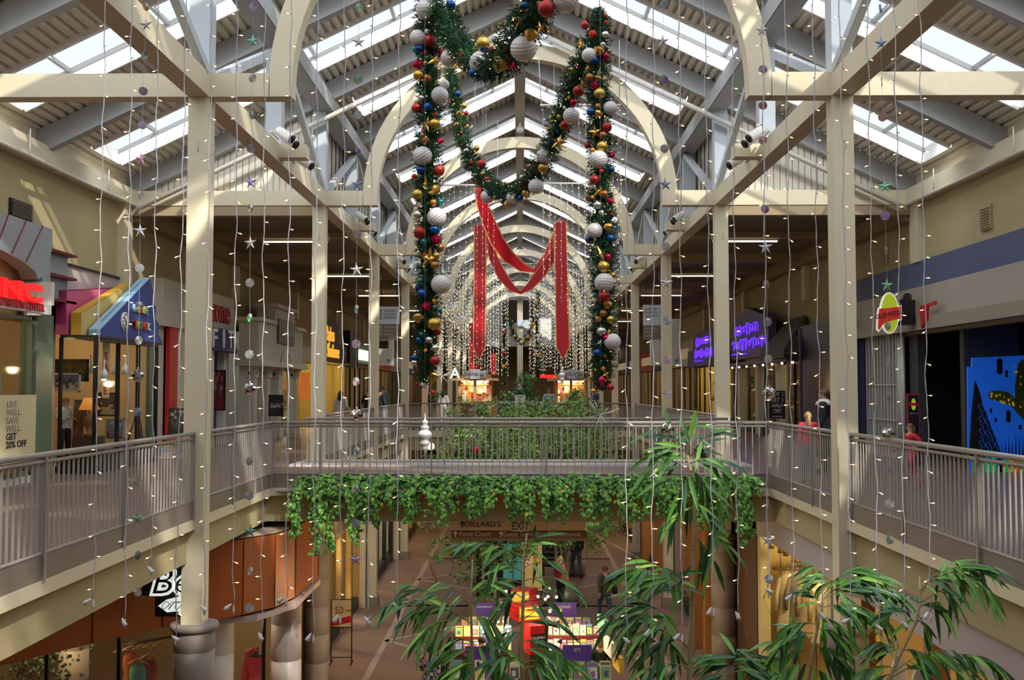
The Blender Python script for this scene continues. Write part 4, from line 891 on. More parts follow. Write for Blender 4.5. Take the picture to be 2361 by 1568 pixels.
for k, (xa, xb, ya, yb2, yc, Y, lines, l2) in enumerate(((872, 921, 707, 747, 784, 33.5, ('FOREVER 21', "DILLARD'S", 'JCPENNEY'), -1), (1483, 1530, 703, 750, 783, 33.5, ('JCPENNEY', 'FOREVER 21', "DILLARD'S"), 1))):
    a = at(xa, ya, Y); b_ = at(xb, yb2, Y); c = at(xb, yc, Y)
    t = thing('directory_sign', 'hanging directory sign, white above brown, on the %s of the mall' % ('left' if k == 0 else 'right'), 'sign', ((a.x+b_.x)/2, Y, c.z))
    B().box((a.x, Y, b_.z), (b_.x, Y+.08, a.z)).build('white_panel', mat('bluish_white_panel', (.55, .60, .66), .4), t)
    B().box((a.x, Y, c.z), (b_.x, Y+.08, b_.z)).build('brown_panel', mat('grey_brown_panel', (.17, .145, .12), .5), t)
    B().tube([(a.x+.1, Y+.04, a.z), (a.x+.1, Y+.04, 5.9)], .012, 5).tube([(b_.x-.1, Y+.04, a.z), (b_.x-.1, Y+.04, 5.9)], .012, 5).build('hanger_rod', BLACK, t)
    w = b_.x-a.x; al = 'LEFT' if k == 0 else 'RIGHT'; tx = a.x+w*.26 if k == 0 else b_.x-w*.26; axx = a.x+w*.13 if k == 0 else b_.x-w*.12
    for i, q in enumerate(lines):
        z = a.z-.14-.115*i; put(text(q, .105, .002, align=al, sx=.9), 'lettering', mat('slate_letter', (.05, .06, .07), .5), (tx, Y-.006, z), 0, t); arrow(axx, Y-.006, z, .35, mat('slate_letter'), t)
    for i, q in enumerate(('Guest Services', 'Food Court', 'Restrooms')):
        z = b_.z-.11-.115*i; put(text(q, .085, .002, align='LEFT', sx=.8), 'lettering', mat('pale_letter', (.6, .58, .52), .5), (a.x+w*(.28 if k == 0 else .08), Y-.006, z), 0, t); arrow(axx, Y-.006, z, .33, mat('pale_letter'), t)
    # advertising banner below
    Y2 = 37.5; a = at(870 if k == 0 else 1500, 772 if k == 0 else 735, Y2); b_ = at(906 if k == 0 else 1570, 843, Y2)
    t = thing('advert_panel', 'white advertising panel with small black card beside the %s directory sign' % ('left' if k == 0 else 'right'), 'sign', ((a.x+b_.x)/2, Y2, b_.z))
    B().box((a.x, Y2, b_.z), (b_.x, Y2+.3, a.z)).build('panel', mat('cream_banner', (.60, .56, .48), .6), t)
    m_ = (a.x+b_.x)/2; B().box((m_-.22, Y2-.01, a.z-.50), (m_+.12, Y2, a.z-.22)).build('black_card', BLACK, t); B().box((b_.x-.22, Y2-.01, b_.z+.12), (b_.x-.10, Y2, b_.z+.24)).build('blue_square', mat('advert_blue', (.08, .25, .45), .5), t)
# ---------------------------------------------------------------- spot lamps on the long beams
def spot(base, heads, label, s):
    """track with white can heads; base on the beam's inner face"""
    t = thing('spotlight', label, 'lamp', base, 'spotlights on the long beams'); b = Vector(base)
    B().beam(b+Vector((0, -.28, .0)), b+Vector((0, .28, .0)), .035, .03).build('track', WHITE, t)
    for k, (dy, dr) in enumerate(heads):
        p = b+Vector((-s*.05, dy, -.01)); q = p+Vector((-s*.16, -.02, -.02)); dr = Vector(dr).normalized()
        M = dr.to_track_quat('Z', 'Y').to_matrix()
        a = B().lathe([(.07, -.14), (.085, -.10), (.085, .18), (.094, .185), (.094, .215), (.08, .215)], q, 16, M); h = a.build('head', WHITE, t)
        B().lathe([(.08, .200), (.08, .218)], q, 16, M).build('lens', BLACK, h)
        B().tube([p, p+Vector((-s*.03, 0, .03)), q], .014, 6).build('arm', WHITE, h)
for n_ in range(0, 7):
    for s in (-1, 1):
        nm = 'left' if s < 0 else 'right'; y = D(n_)+L_/2
        if n_ > 0 or True:
            spot((s*(XC-.17), y-.72, 6.24), ((-.2, (-s*.8, -.30, -.55)), (.2, (-s*.75, -.4, -.6))), 'pair of white spot lamps, %s from the camera on the %s beam' % (ORD[n_] , nm), s)
            spot((s*(XC-.17), y+.75, 6.12), ((.05, (-s*.8, -.35, -.5)),), 'single white spot lamp, %s from the camera on the %s beam' % (ORD[n_], nm), s)
# ---------------------------------------------------------------- ornament shapes (unit radius)
GOLD = mat('gold_foil', (.78, .50, .13), .28, .9); GOLDB = mat('gold_satin', (.62, .42, .08), .32, .85); SILV = mat('silver_foil'); REDG = mat('red_glitter', (.42, .03, .03), .35, .5, noise=.6, nscale=60)
BLUG = mat('blue_glitter', (.01, .09, .36), .25, .6, noise=.5, nscale=50); TEALO = mat('teal_metal', (.02, .30, .38), .3, .6); CRIM = mat('crimson_metal', (.62, .01, .08), .22, .7); COPP = mat('copper_glitter', (.45, .17, .05), .35, .7, noise=.6, nscale=50)
ORAO = mat('orange_bead', (.85, .32, .03), .35); SRED = mat('scarlet_bead', (.75, .02, .01), .3); WRIB = mat('white_pearl', (.72, .70, .72), .4, .1)
OM = {}
def omesh(kind):
    if kind in OM: return OM[kind]
    b = B()
    if kind == 'ribbed':
        n = 44; b.lathe([((1+.035*(1 if (i//2) % 2 else 0))*math.sin(math.pi*(i+.05)/(n+.1)), -math.cos(math.pi*(i+.05)/(n+.1))) for i in range(n+1)], (0,0,0), 28); b.lathe([(.12, 0), (.12, .18)], (0,0,.98), 8)
    elif kind == 'ball': b.ball((0,0,0), 1, 20); b.lathe([(.16, 0), (.16, .2)], (0,0,.95), 8)
    elif kind == 'facet':
        pr = [(.05, -1), (.7, -.35), (1, .15), (.75, .6), (.1, .85)]; b.lathe(pr, (0,0,0), 7, smooth=False)
    elif kind == 'drop': b.lathe([(.03, -1.5), (.35, -.8), (.75, -.1), (.8, .3), (.5, .7), (.12, .9), (.12, 1.05)], (0,0,0), 12)
    elif kind in ('star', 'thinstar'):
        k = .4 if kind == 'star' else .22; v = []; n = 5 if kind == 'star' else 4
        for i in range(2*n):
            a = math.pi*i/n+math.pi/2; r_ = (1 if i % 2 == 0 else .38); 
            if kind == 'thinstar' and i % 4 == 2: r_ = .45
            if kind == 'thinstar' and i % 2: r_ = .22
            v.append((r_*math.cos(a), 0, r_*math.sin(a)))
        v += [(0, -k*.8, 0), (0, k*.8, 0)]; m = 2*n
        b.add(v, [(i, (i+1) % m, m) for i in range(m)]+[((i+1) % m, i, m+1) for i in range(m)], False)
    elif kind == 'cone': b.lathe([(.02, -1.2), (.5, -.3), (.95, .5), (.7, .8), (.1, .9)], (0,0,0), 8, smooth=False)
    me = bpy.data.meshes.new(kind); me.from_pydata(b.v, [], b.f); me.polygons.foreach_set('use_smooth', b.sm); OM[kind] = me; return me
KINDS_ = {'W': ('ribbed', 'white_pearl', 'white_ribbed_ball'), 'G': ('ball', 'gold_satin', 'gold_ball'), 'R': ('ball', 'red_glitter', 'red_glitter_ball'), 'B': ('ball', 'blue_glitter', 'blue_ball'), 'C': ('ball', 'copper_glitter', 'copper_ball'),
 'O': ('ball', 'orange_bead', 'orange_bead'), 'r': ('ball', 'scarlet_bead', 'red_bead'), 's': ('ball', 'silver_foil', 'silver_ball'), 'S': ('star', 'gold_foil', 'gold_star'), 'N': ('thinstar', 'gold_foil', 'long_gold_star'), 'F': ('facet', 'crimson_metal', 'crimson_jewel'),
 'T': ('drop', 'teal_metal', 'teal_drop'), 'D': ('drop', 'silver_foil', 'silver_drop'), 'g': ('facet', 'gold_foil', 'gold_jewel'), 'd': ('drop', 'gold_foil', 'gold_drop'), 'c': ('drop', 'crimson_metal', 'crimson_drop'), 'x': ('star', 'silver_foil', 'silver_star'), 'X': ('star', 'crimson_metal', 'red_star'), 'K': ('cone', 'gold_foil', 'gold_cone'), 'b': ('drop', 'blue_glitter', 'blue_drop')}
OCACHE = {}
def ornament(code, p, r, par, rot):
    kd, mt, nm = KINDS_[code]
    if code not in OCACHE:
        me = omesh(kd).copy(); me.materials.append(MATS[mt]); OCACHE[code] = me
    o = link(nm, OCACHE[code], par); o.location = p; o.scale = (r, r, r); o.rotation_euler = rot; return o
NEED = mat('fir_needle', (.010, .050, .018), .6, noise=.5, nscale=10, spec=.25); NEEDL = mat('fir_needle_light', (.03, .12, .035), .6, spec=.25)
WARMB = mat('warm_bulb', (1, .8, .4), .4, emit=(1, .62, .22), es=7, sample=False)
def garland(path, label, orn, r0, dens=150, seed=1, lights=26, group=None, needle=.075, cat='garland'):
    """path: list of (point, radius scale); fir garland with needles, lights and ornaments"""
    rg = random.Random(seed); pts = [Vector(p) for p, _ in path]; sc_ = [s for _, s in path]
    t = thing('garland', label, cat, pts[0], group)
    B().tube(pts, 1, 9, rs=[r0*.42*s for s in sc_]).build('core', NEED, t)
    b = B(); lb = B()
    for i in range(len(pts)-1):
        a, c = pts[i], pts[i+1]; L = (c-a).length; ax = (c-a).normalized(); u = ax.orthogonal().normalized(); v = ax.cross(u)
        for k in range(int(L*dens/ (.5*(sc_[i]+sc_[i+1])))):
            f = rg.random(); s = sc_[i]*(1-f)+sc_[i+1]*f; th = rg.uniform(0, 6.283); dr = u*math.cos(th)+v*math.sin(th)
            o = a.lerp(c, f)+dr*r0*s*rg.uniform(.25, .62); tip = o+(dr*rg.uniform(.5, 1)+ax*rg.uniform(-.7, .7)+Vector((rg.gauss(0, .25), rg.gauss(0, .25), rg.gauss(0, .25)))).normalized()*needle*s*rg.uniform(.8, 1.3)
            td = (tip-o); tl = td.length; td.normalize(); e1 = td.orthogonal().normalized(); e2 = td.cross(e1)
            b.mi = 1 if rg.random() < .22 else 0
            for q in range(8):
                g = .1+.85*q/7; th2 = q*2.4+th; sd = (e1*math.cos(th2)+e2*math.sin(th2)); p0 = o+td*tl*g; p1 = p0+(sd*.8+td*.75)*needle*s*.42; w = td.cross(sd)*.0055*s
                b.add([p0-w, p0+w, p1], [(0, 1, 2)], False)
        for k in range(int(L*lights+.5)):
            f = rg.random(); th = rg.uniform(0, 6.283); s = sc_[i]; dr = u*math.cos(th)+v*math.sin(th)
            lb.ball(a.lerp(c, f)+dr*r0*s*rg.uniform(.8, 1.15), .0048*s, 5)
    b.build('needles', [NEED, NEEDL], t); lb.build('fairy_lights', WARMB, t, kind='stuff')
    for _ in range(int(len(orn)*.45) if needle == .075 else 0):
        i = rg.randrange(len(pts)-1); a, c = pts[i], pts[i+1]; ax = (c-a).normalized(); u = ax.orthogonal().normalized(); v = ax.cross(u); th = rg.uniform(0, 6.283); dr = u*math.cos(th)+v*math.sin(th)
        orn = orn+[(rg.choice('GCRBgSFsOGCTrd'), a.lerp(c, rg.random())+dr*r0*sc_[i]*rg.uniform(.75, .95), rg.uniform(.020, .045)*sc_[i])]
    for code, p, r in orn: ornament(code, p, r, t, (rg.uniform(-.6, .6), rg.uniform(-.6, .6), rg.uniform(-1, 1)) if code not in 'SxXN' else (rg.uniform(-.3, .3), rg.uniform(-.5, .5), rg.uniform(-.5, .5)))
    return t
def parse(txt, Yf, off=.1):
    out = []
    for w in txt.split():
        c = w[0]; x, y, r = [float(q) for q in w[1:].split(',')]; Y = Yf(x, y)-off; out.append((c, at(x, y, Y), 1.12*r*Y/F_))
    return out
LG = 'W982,22,21 R993,29,10 G1028,58,14 O1006,56,5 s986,73,7 W963,88,17 R990,94,13 B1039,84,10 O972,90,5 B967,112,9 r980,120,4 T985,133,5 F963,149,11 S1002,139,18 G965,173,11 C985,181,9 T962,210,5 W1014,220,18 W1025,195,10 D971,227,8 R960,249,10 B987,247,10 r1005,265,5 T1013,268,6 S983,288,19 G1002,286,12 T963,312,6 O974,311,5 C981,324,9 c1015,325,8 W974,360,20 B970,392,9 R1012,393,12 r955,406,5 N983,424,23 G963,449,12 g1004,437,11 C999,468,8 T1016,466,7 s963,495,8 W1007,501,20 R968,536,13 B1002,530,11 F1006,554,12 T978,558,8 S990,597,26 r978,588,5 G1006,590,8 C1002,612,9 W1016,656,20 B974,677,10 F983,707,12 O1001,694,5 T1014,716,7 g965,734,12 G1000,747,14 T971,771,6 s1003,803,8 O981,808,4 B956,825,7 R1002,832,11 D956,837,8 K1000,871,12 x975,888,9 r998,905,5'
RG = 'R1349,58,9 r1397,51,4 s1395,80,8 S1339,102,12 T1351,107,4 D1390,103,7 W1358,127,15 g1380,119,12 c1397,130,9 B1370,139,9 C1360,178,8 N1379,178,23 F1371,197,10 G1382,216,12 T1412,222,5 W1407,249,14 O1378,244,5 B1362,258,9 g1379,264,11 R1399,293,11 C1390,312,9 S1373,305,16 G1388,338,12 O1366,346,5 W1380,368,19 B1409,390,7 T1393,387,4 r1386,394,5 R1371,414,10 S1382,441,18 C1393,447,8 O1366,455,4 F1408,464,9 s1378,473,9 D1387,491,8 W1371,532,16 g1402,525,11 T1417,525,5 B1407,550,9 X1378,537,9 N1385,586,22 c1402,593,9 G1392,615,13 W1393,652,20 T1372,680,5 R1392,683,13 g1400,703,11 C1391,723,8 G1407,737,9 s1387,764,10 F1399,781,11 W1412,788,17 x1384,790,9 B1377,814,9 S1394,820,7 T1386,834,4 N1397,863,19 c1388,878,10 R1407,893,8 G1368,902,6'
NG = 'W1036,134,18 S1054,146,15 R1066,130,10 O1071,138,4 T1079,141,5 W1109,145,24 G1114,101,15 B1115,112,8 S1138,117,24 G1153,146,16 D1158,144,11 c1171,122,13 T1180,124,5 O1165,154,6 X1183,152,12 W1207,112,27 d1202,93,13 g1224,81,16 S1246,64,14 S1202,48,30 G1190,47,12 R1260,20,18 B1210,15,10 W1305,0,26 x1268,44,12 c1222,28,10 r1195,20,5 s1150,160,8'
FG = 'B1056,216,6 G1070,244,6 R1075,261,5 g1060,263,8 G1054,289,8 O1078,291,3 r1063,306,3 x1088,293,6 R1065,336,5 G1099,342,6 s1075,349,7 W1073,376,11 r1087,375,4 R1110,378,9 d1114,402,7 r1124,412,4 F1117,420,6 T1095,408,5 W1124,453,14 B1129,447,7 G1143,456,6 B1148,452,6 W1182,456,13 D1158,464,8 d1171,468,9 b1200,456,7 d1211,446,9 F1210,427,9 O1201,435,4 s1206,410,8 W1236,430,16 r1234,417,4 R1220,388,8 B1227,392,6 G1252,387,11 c1238,393,7 W1255,359,16 S1288,329,19 B1269,331,8 R1302,288,9 T1285,302,5 G1274,280,5 W1317,267,17 c1322,237,9 O1312,225,4 R1334,210,12 S1345,195,15 G1322,164,10 s1314,185,6 X1332,152,9'
YV = 9.5
def vpath(pl, Yf, s=1, sub=3):
    out = []
    for i in range(len(pl)-1):
        for k in range(sub):
            u = k/sub; x = pl[i][0]*(1-u)+pl[i+1][0]*u; y = pl[i][1]*(1-u)+pl[i+1][1]*u; w = pl[i][2]*(1-u)+pl[i+1][2]*u; Y = Yf(x, y); out.append((at(x, y, Y), w))
    x, y, w = pl[-1]; out.append((at(x, y, Yf(x, y)), w)); return out
garland(vpath([(985,-70,.8),(984,30,1),(990,200,1),(986,400,1.05),(988,600,.95),(984,750,.95),(980,850,.85),(975,893,.35)], lambda x, y: YV), 'long fir garland with ornaments hanging straight down, left of the pair', parse(LG, lambda x, y: YV), .125, seed=2, dens=520)
garland(vpath([(1380,18,.5),(1382,50,.85),(1378,200,.95),(1385,400,1),(1388,600,1),(1392,750,1),(1386,850,.95),(1386,900,.4)], lambda x, y: YV), 'long fir garland with ornaments hanging straight down, right of the pair', parse(RG, lambda x, y: YV), .125, seed=3, dens=520)
YN = lambda x, y: 9.5-2.6*max(0, min(1, (x-1000)/260))
garland(vpath([(1010,20,1.1),(1040,80,1.0),(1075,125,.95),(1120,158,.95),(1165,135,1.05),(1205,80,1.15),(1235,20,1.15),(1262,-50,1.15)], YN), 'thick fir garland swag looping out of the top of the frame', parse(NG, YN, .12), .125, seed=4, dens=520)
YFg = lambda x, y: 13.0-3.4*max(0, min(1, (x-1035)/325))
garland(vpath([(1038,158,.75),(1046,215,.8),(1058,275,.85),(1070,335,.85),(1098,390,.95),(1135,432,.95),(1180,450,.9),(1218,425,.95),(1248,385,1.0),(1278,320,1.0),(1302,250,1.0),(1328,180,1.0),(1362,95,.95)], YFg), 'deep U-shaped fir garland swag between the two hanging garlands', parse(FG, YFg, .1), .115, seed=5, dens=520)
b = thing('hanging_wire', 'thin wire holding up the right hanging garland', 'wire', at(1382, 20, YV)); B().tube([at(1382, 22, YV), Vector((at(1382, 22, YV).x, YV, 10.1))], .004, 5).build('wire', ALU, b)
b = thing('hanging_wire', 'thin wire holding up the left hanging garland', 'wire', at(985, -70, YV)); B().tube([at(985, -60, YV), Vector((at(985, -60, YV).x, YV, 10.1))], .004, 5).build('wire', ALU, b)
# far garland set
YR = 46.0; rf = random.Random(8)
def rnd_orn(pl, n, Y, rr):
    out = []
    for k in range(n):
        i = rf.randrange(len(pl)-1); u = rf.random(); x = pl[i][0]*(1-u)+pl[i+1][0]*u+rf.uniform(-4, 4); y = pl[i][1]*(1-u)+pl[i+1][1]*u; out.append((rf.choice('WGRBSCgsO'), at(x, y, Y-.15), rf.uniform(.6, 1.2)*rr*Y/F_))
    return out
for pl, lab in ((((1164,725,1.2),(1162,800,1.3),(1165,888,1.0)), 'small distant garland hanging straight down, left one'), (((1240,675,1.2),(1238,760,1.2),(1240,870,1.0)), 'small distant garland hanging straight down, right one'),
                (((1175,735,1.0),(1185,775,1.3),(1202,793,1.5),(1220,775,1.4),(1232,730,1.1)), 'small distant garland swag before the centre column')):
    garland(vpath(pl, lambda x, y: YR), lab, rnd_orn(pl, 16, YR, 4), .12, dens=200, seed=len(lab), lights=14)
# ---------------------------------------------------------------- red ribbon banners
WIREH = mat('hanger_wire_grey', (.45, .45, .45), .5); VEL = mat('red_velvet', (.42, .003, .012), .45, noise=.12, nscale=2); EDG = mat('gold_edge_trim', (.70, .33, .10), .45, .2)
def ribbon(pl, Y, label, tipd=0, halfw=None, group=None, yoff=None):
    t = thing('ribbon', label, 'ribbon', at(pl[0][0], pl[0][1], Y), group); vs = []; es = []
    C = [Vector((x, y)) for x, y, w, *_ in pl]
    def side(i):
        d = (C[min(i+1, len(C)-1)]-C[max(i-1, 0)]).normalized(); return Vector((-d.y, d.x))
    P = []
    for i, q in enumerate(pl):
        n = side(i); w = q[2]; Yi = Y+(q[3] if len(q) > 3 else 0)
        P.append([at(C[i].x+n.x*w*k, C[i].y+n.y*w*k, Yi+(q[4]*k if len(q) > 4 else 0)) for k in (-1, -.82, .82, 1)])
    for nm, (a, c), m in (('cloth', (1, 2), VEL), ('trim', (0, 1), EDG), ('trim', (2, 3), EDG)):
        b = B(); n = len(P); vs = [p[a] for p in P]+[p[c] for p in P]; vs2 = [v+Vector((0, .012, 0)) for v in vs]
        if nm == 'cloth' and tipd:
            m_ = at(C[-1].x, C[-1].y+tipd, Y+pl[-1][3] if len(pl[-1]) > 3 else Y); b.add([P[-1][1], P[-1][2], m_, P[-1][1]+Vector((0,.012,0)), P[-1][2]+Vector((0,.012,0)), m_+Vector((0,.012,0))], [(0,1,2), (5,4,3)])
        if nm == 'trim' and tipd:
            m_ = at(C[-1].x, C[-1].y+tipd, Y+(pl[-1][3] if len(pl[-1]) > 3 else 0)); m2 = at(C[-1].x, C[-1].y+tipd+3.2, Y+(pl[-1][3] if len(pl[-1]) > 3 else 0)); e = P[-1][0 if a == 0 else 3]; e2 = P[-1][1 if a == 0 else 2]; b.add([e, e2, m_, m2], [(0,1,2,3)])
        if nm == 'cloth' and pl[0][1] < 600: [B().tube([P[0][k], Vector((P[0][k].x, P[0][k].y, ZR+.2-SL*abs(P[0][k].x)))], .003, 4).build('hanger_wire', WIREH, t) for k in (1, 2)]
        b.add(vs+vs2, [(i, i+1, n+i+1, n+i) for i in range(n-1)]+[(2*n+i, 3*n+i, 3*n+i+1, 2*n+i+1) for i in range(n-1)], True); b.build(nm, m, t)
YRB = 27.0
ribbon([(1107,519,15),(1107,620,15),(1106,720,15),(1105,800,15)], YRB, 'red ribbon banner hanging straight down, left one of the near pair', 30)
ribbon([(1291,513,16),(1294,620,16),(1296,720,16.5),(1298,800,17)], YRB-.3, 'red ribbon banner hanging straight down, right one of the near pair', 27)
ribbon([(1105,430,13,-1),(1112,470,14,-1),(1126,510,16,-.8),(1146,555,17,-.5),(1172,592,16,-.2),(1205,617,11,0),(1232,625,5,.2),(1250,600,5,.4),(1268,570,6,.6),(1284,535,8,.8),(1297,508,9,1)], YRB-.8, 'upper red ribbon swag falling from the garland')
ribbon([(1117,500,5,0),(1124,545,8,0),(1138,595,11,0),(1158,636,12,0),(1180,664,9,0),(1200,675,4,0),(1222,660,9,0),(1245,632,14,0),(1268,592,17,0),(1286,550,16,0),(1299,514,14,0)], YRB+.6, 'lower red ribbon swag turning bright pink where it rises')
ribbon([(1087,745,6),(1087,800,6),(1088,855,6)], 50, 'small distant red ribbon banner behind the near left one', 8); ribbon([(1137,815,6),(1138,858,6)], 50, 'small distant red ribbon piece left of the light curtain', 6); ribbon([(1100,838,9),(1100,862,9)], 51, 'short distant red cloth above the left kiosk', 0)
# ---------------------------------------------------------------- icicle light strings
WIRE = mat('white_wire', (.58, .58, .66), .5); BULB = mat('clear_bulb_lit', (1, .8, .5), .3, emit=(1, .56, .22), es=3.2, sample=False); PLAS = mat('white_plastic', (.72, .72, .75), .4)
bm = B(); bm.s = True; bm.lathe([(.0026, 0), (.0034, .002), (.0034, .015), (.0026, .018)], (0,0,0), 6)
bm.mi = 1; bm.lathe([(.0026, .017), (.0036, .022), (.003, .029), (.0008, .036)], (0,0,0), 6); bulbm = bpy.data.meshes.new('bulb'); bulbm.from_pydata(bm.v, [], bm.f); bulbm.polygons.foreach_set('material_index', bm.m); bulbm.polygons.foreach_set('use_smooth', bm.sm); bulbm.materials.append(PLAS); bulbm.materials.append(BULB)
YS = 6.3; ri = random.Random(21)
SG = [(245,215,1410),(305,288,1455),(366,348,1335),(430,404,1495),(489,470,1425),(547,538,1422),(611,603,1488),(672,660,1405),(733,722,1490),(796,784,1447),(860,848,1452),(922,914,1420),
      (1508,1503,1480),(1566,1572,1490),(1623,1645,1430),(1686,1703,1440),(1757,1771,1385),(1810,1830,1400),(1873,1897,1440),(1935,1963,1455),(1998,2026,1470),(2060,2088,1462),(2119,2146,1440),(1445,1444,1498)]
for k, (xt, xb, yb_) in enumerate(SG):
    left = xt < 1200; num = k if left else k-12
    lab = 'white icicle light string in the nearest curtain, %s from the left in its %s half' % ((['first']+ORD[1:])[num if left else (0 if k == 23 else num+1)], 'left' if left else 'right')
    t = thing('light_string', lab, 'light string', at(xb, yb_, YS), 'nearest icicle lights')
    pts = []; n = 60; ph = ri.uniform(0, 6); tz = at(xt, -60, YS); topz = Vector((tz.x, tz.y, 5.95)); X0 = at(xt, -60, YS); X1 = at(xb, yb_-28, YS)
    for i in range(n+1):
        u = i/n; p = X0.lerp(X1, u); p.x += .006*math.sin(u*41+ph)+.003*math.sin(u*97); p.y += .004*math.cos(u*53+ph); pts.append(p)
    pts2 = [topz]+pts
    B().tube(pts, .0038, 5, rs=[.0026+.0011*(i % 2) for i in range(n+1)]).tube([topz, pts[0]], .003, 5).build('wire', WIRE, t)
    yb2 = ri.uniform(-40, 20)
    while yb2 < yb_-40:
        u = (yb2+60)/(yb_-28+60); p = pts[min(n, max(0, int(u*n)))]
        sd = ri.choice((-1, 1)); c = link('bulb', bulbm, t); c.location = p; d = Vector((sd*ri.uniform(.6, 1), ri.uniform(-.6, .2), ri.uniform(-.45, .1))).normalized(); c.rotation_euler = d.to_track_quat('Z', 'Y').to_euler(); yb2 += ri.uniform(57, 67)
    p = X1; B().lathe([(.016, -.045), (.012, -.03), (.010, -.012), (.006, -.004), (.003, .006)], p+Vector((-.016, 0, .0)), 10, Matrix.Rotation(ri.uniform(.4, 1.0)*ri.choice((-1, 1)), 3, 'Y')).build('plastic_bell', PLAS, t)
    B().lathe([(.001, -.060), (.007, -.045), (.008, -.034), (.004, -.012), (.0015, .0)], p+Vector((.002, 0, 0)), 8).build('plastic_drop', PLAS, t)
# ---------------------------------------------------------------- strands of foil discs, stars and mirror balls
def foil(col, nm): return mat('foil_'+nm, col, .35, .25)
FC = {'p': foil((.42, .30, .55), 'purple'), 'v': foil((.50, .18, .62), 'violet'), 'r': foil((.62, .22, .18), 'red'), 'o': foil((.75, .40, .12), 'orange'), 'g': foil((.25, .62, .40), 'green'), 'G': foil((.12, .70, .12), 'bright_green'), 's': foil((.55, .56, .62), 'silver'), 'w': foil((.66, .62, .62), 'pale'), 'k': foil((.60, .34, .45), 'pink'), 'a': foil((.50, .42, .28), 'amber'), 'e': foil((.22, .34, .32), 'dark_green'), 'b': foil((.28, .36, .55), 'blue')}
def discmesh(col, star):
    b = B(); n = 12 if not star else 10; r0, t_ = (.028, .003)
    if star:
        vs = [((.048 if i % 2 == 0 else .017)*math.sin(math.pi*i/5), 0, (.048 if i % 2 == 0 else .017)*math.cos(math.pi*i/5)) for i in range(10)]+[(0, -.008, 0), (0, .008, 0)]
        b.add(vs, [(i, (i+1) % 10, 10) for i in range(10)]+[((i+1) % 10, i, 11) for i in range(10)], False)
    else:
        n = 24; vs = [(r0*math.sin(2*math.pi*i/n), (.0035 if i % 2 else -.0035), r0*math.cos(2*math.pi*i/n)) for i in range(n)]+[(0, -.002, 0)]
        b.add(vs, [(i, (i+1) % n, n) for i in range(n)]+[((i+1) % n, i, n) for i in range(n)], False); b.m = [1 if (k % n) % 2 else 0 for k in range(2*n)]
    me = bpy.data.meshes.new('foil_shape'); me.from_pydata(b.v, [], b.f); me.materials.append(FC[col]); me.materials.append(mat('foil_stripe', (.75, .74, .76), .3, .3)); me.polygons.foreach_set('material_index', b.m); return me
DMS = {}
MIR = mat('mirror_tile', (.85, .85, .88), .08, 1.0)
def mirrorball(p, r, par):
    b = B(); n, m = 16, 9
    for i in range(m):
        a0, a1 = math.pi*i/m, math.pi*(i+1)/m
        for j in range(n):
            c0, c1 = 2*math.pi*j/n, 2*math.pi*(j+1)/n; q = lambda a, c: (r*math.sin(a)*math.cos(c), r*math.sin(a)*math.sin(c), r*math.cos(a))
            b.add([q(a0, c0), q(a0, c1), q(a1, c1), q(a1, c0)], [(3, 2, 1, 0)], False)
    o = b.build('mirror_ball', MIR, par); o.location = p; B().lathe([(.006, 0), (.006, .01)], (0, 0, r), 8).build('cap', ALU, o)
ST = [('first from the left', -1, 'o336,15 *s337,57 e333,128 p330,210 p328,288 *k325,367 w324,450 *s323,532 s322,618 w321,705 w320,785 @318,866 b317,950 a317,1112 *e317,1195 e318,1280 w317,1365'),
      ('second from the left', -1, 'p585,15 *g583,95 w582,180 s580,265 p579,343 *p578,420 w577,480 *w577,560 w576,652 G576,733 s575,817 @576,898 s575,1063 s575,1143 *e577,1225 w577,1317 s576,1402'),
      ('third from the left', -1, 'g828,17 *w827,97 g826,184 s825,265 p825,343 *b824,425 w823,540 *w822,622 b822,713 k821,793 k821,880 @822,958 b822,1040 k821,1127 e820,1207 *p820,1290'),
      ('fourth from the left', 1, 'b1529,12 *s1528,95 p1531,183 s1532,343 *b1534,425 w1535,568 *w1536,652 s1538,740 k1539,830 s1539,910 @1538,990'),
      ('fifth from the left', 1, 'g1755,0 *s1757,70 p1759,160 k1759,243 r1759,323 v1764,482 *s1765,570 a1767,656 s1770,742 w1771,828 @1773,907 e1772,990 w1770,1075 w1770,1160 *s1770,1245 b1773,1335'),
      ('sixth from the left', 1, 'b2030,20 *b2031,100 r2033,189 r2035,270 s2037,350 *g2040,430 v2041,498 w2043,578 *g2045,658 s2047,752 w2048,835 k2049,915 @2048,1000 s2050,1078 w2051,1162 e2052,1245')]
for nm, sgn, txt in ST:
    items = []
    for w in txt.split():
        star = w[0] == '*'; w = w[1:] if star else w; c = w[0]; x, y = [float(q) for q in w[1:].split(',')]; items.append((star, c, x, y))
    t = thing('foil_strand', 'thread of foil discs and stars with a mirror ball, %s' % nm, 'hanging ornament', at(items[-1][2], items[-1][3], YS+.15), 'foil strands')
    tz = at(items[0][2], -80, YS+.15); B().tube([Vector((tz.x, tz.y, 5.95)), tz]+[at(x, y, YS+.15) for _, _, x, y in items], .0008, 4).build('thread', WIRE, t)
    for star, c, x, y in items:
        p = at(x, y, YS+.14)
        if c == '@': mirrorball(p, .041, t); continue
        if (c, star) not in DMS: DMS[(c, star)] = discmesh(c, star)
        o = link('foil_star' if star else 'foil_disc', DMS[(c, star)], t); o.location = p; o.rotation_euler = (0, ri.uniform(-.1, .1), ri.choice((0, .2, -.3, .5, .9, 1.2)) if not star else ri.uniform(-.3, .3))
for k, yy in enumerate((YS, YS+.15)):
    B().tube([(-4.5, yy, 5.95), (4.5, yy, 5.95)], .008, 6).build('support_cable', WIRE, label=['taut cable high above the frame carrying the icicle lights', 'taut cable high above the frame carrying the foil strands'][k], cat='cable')
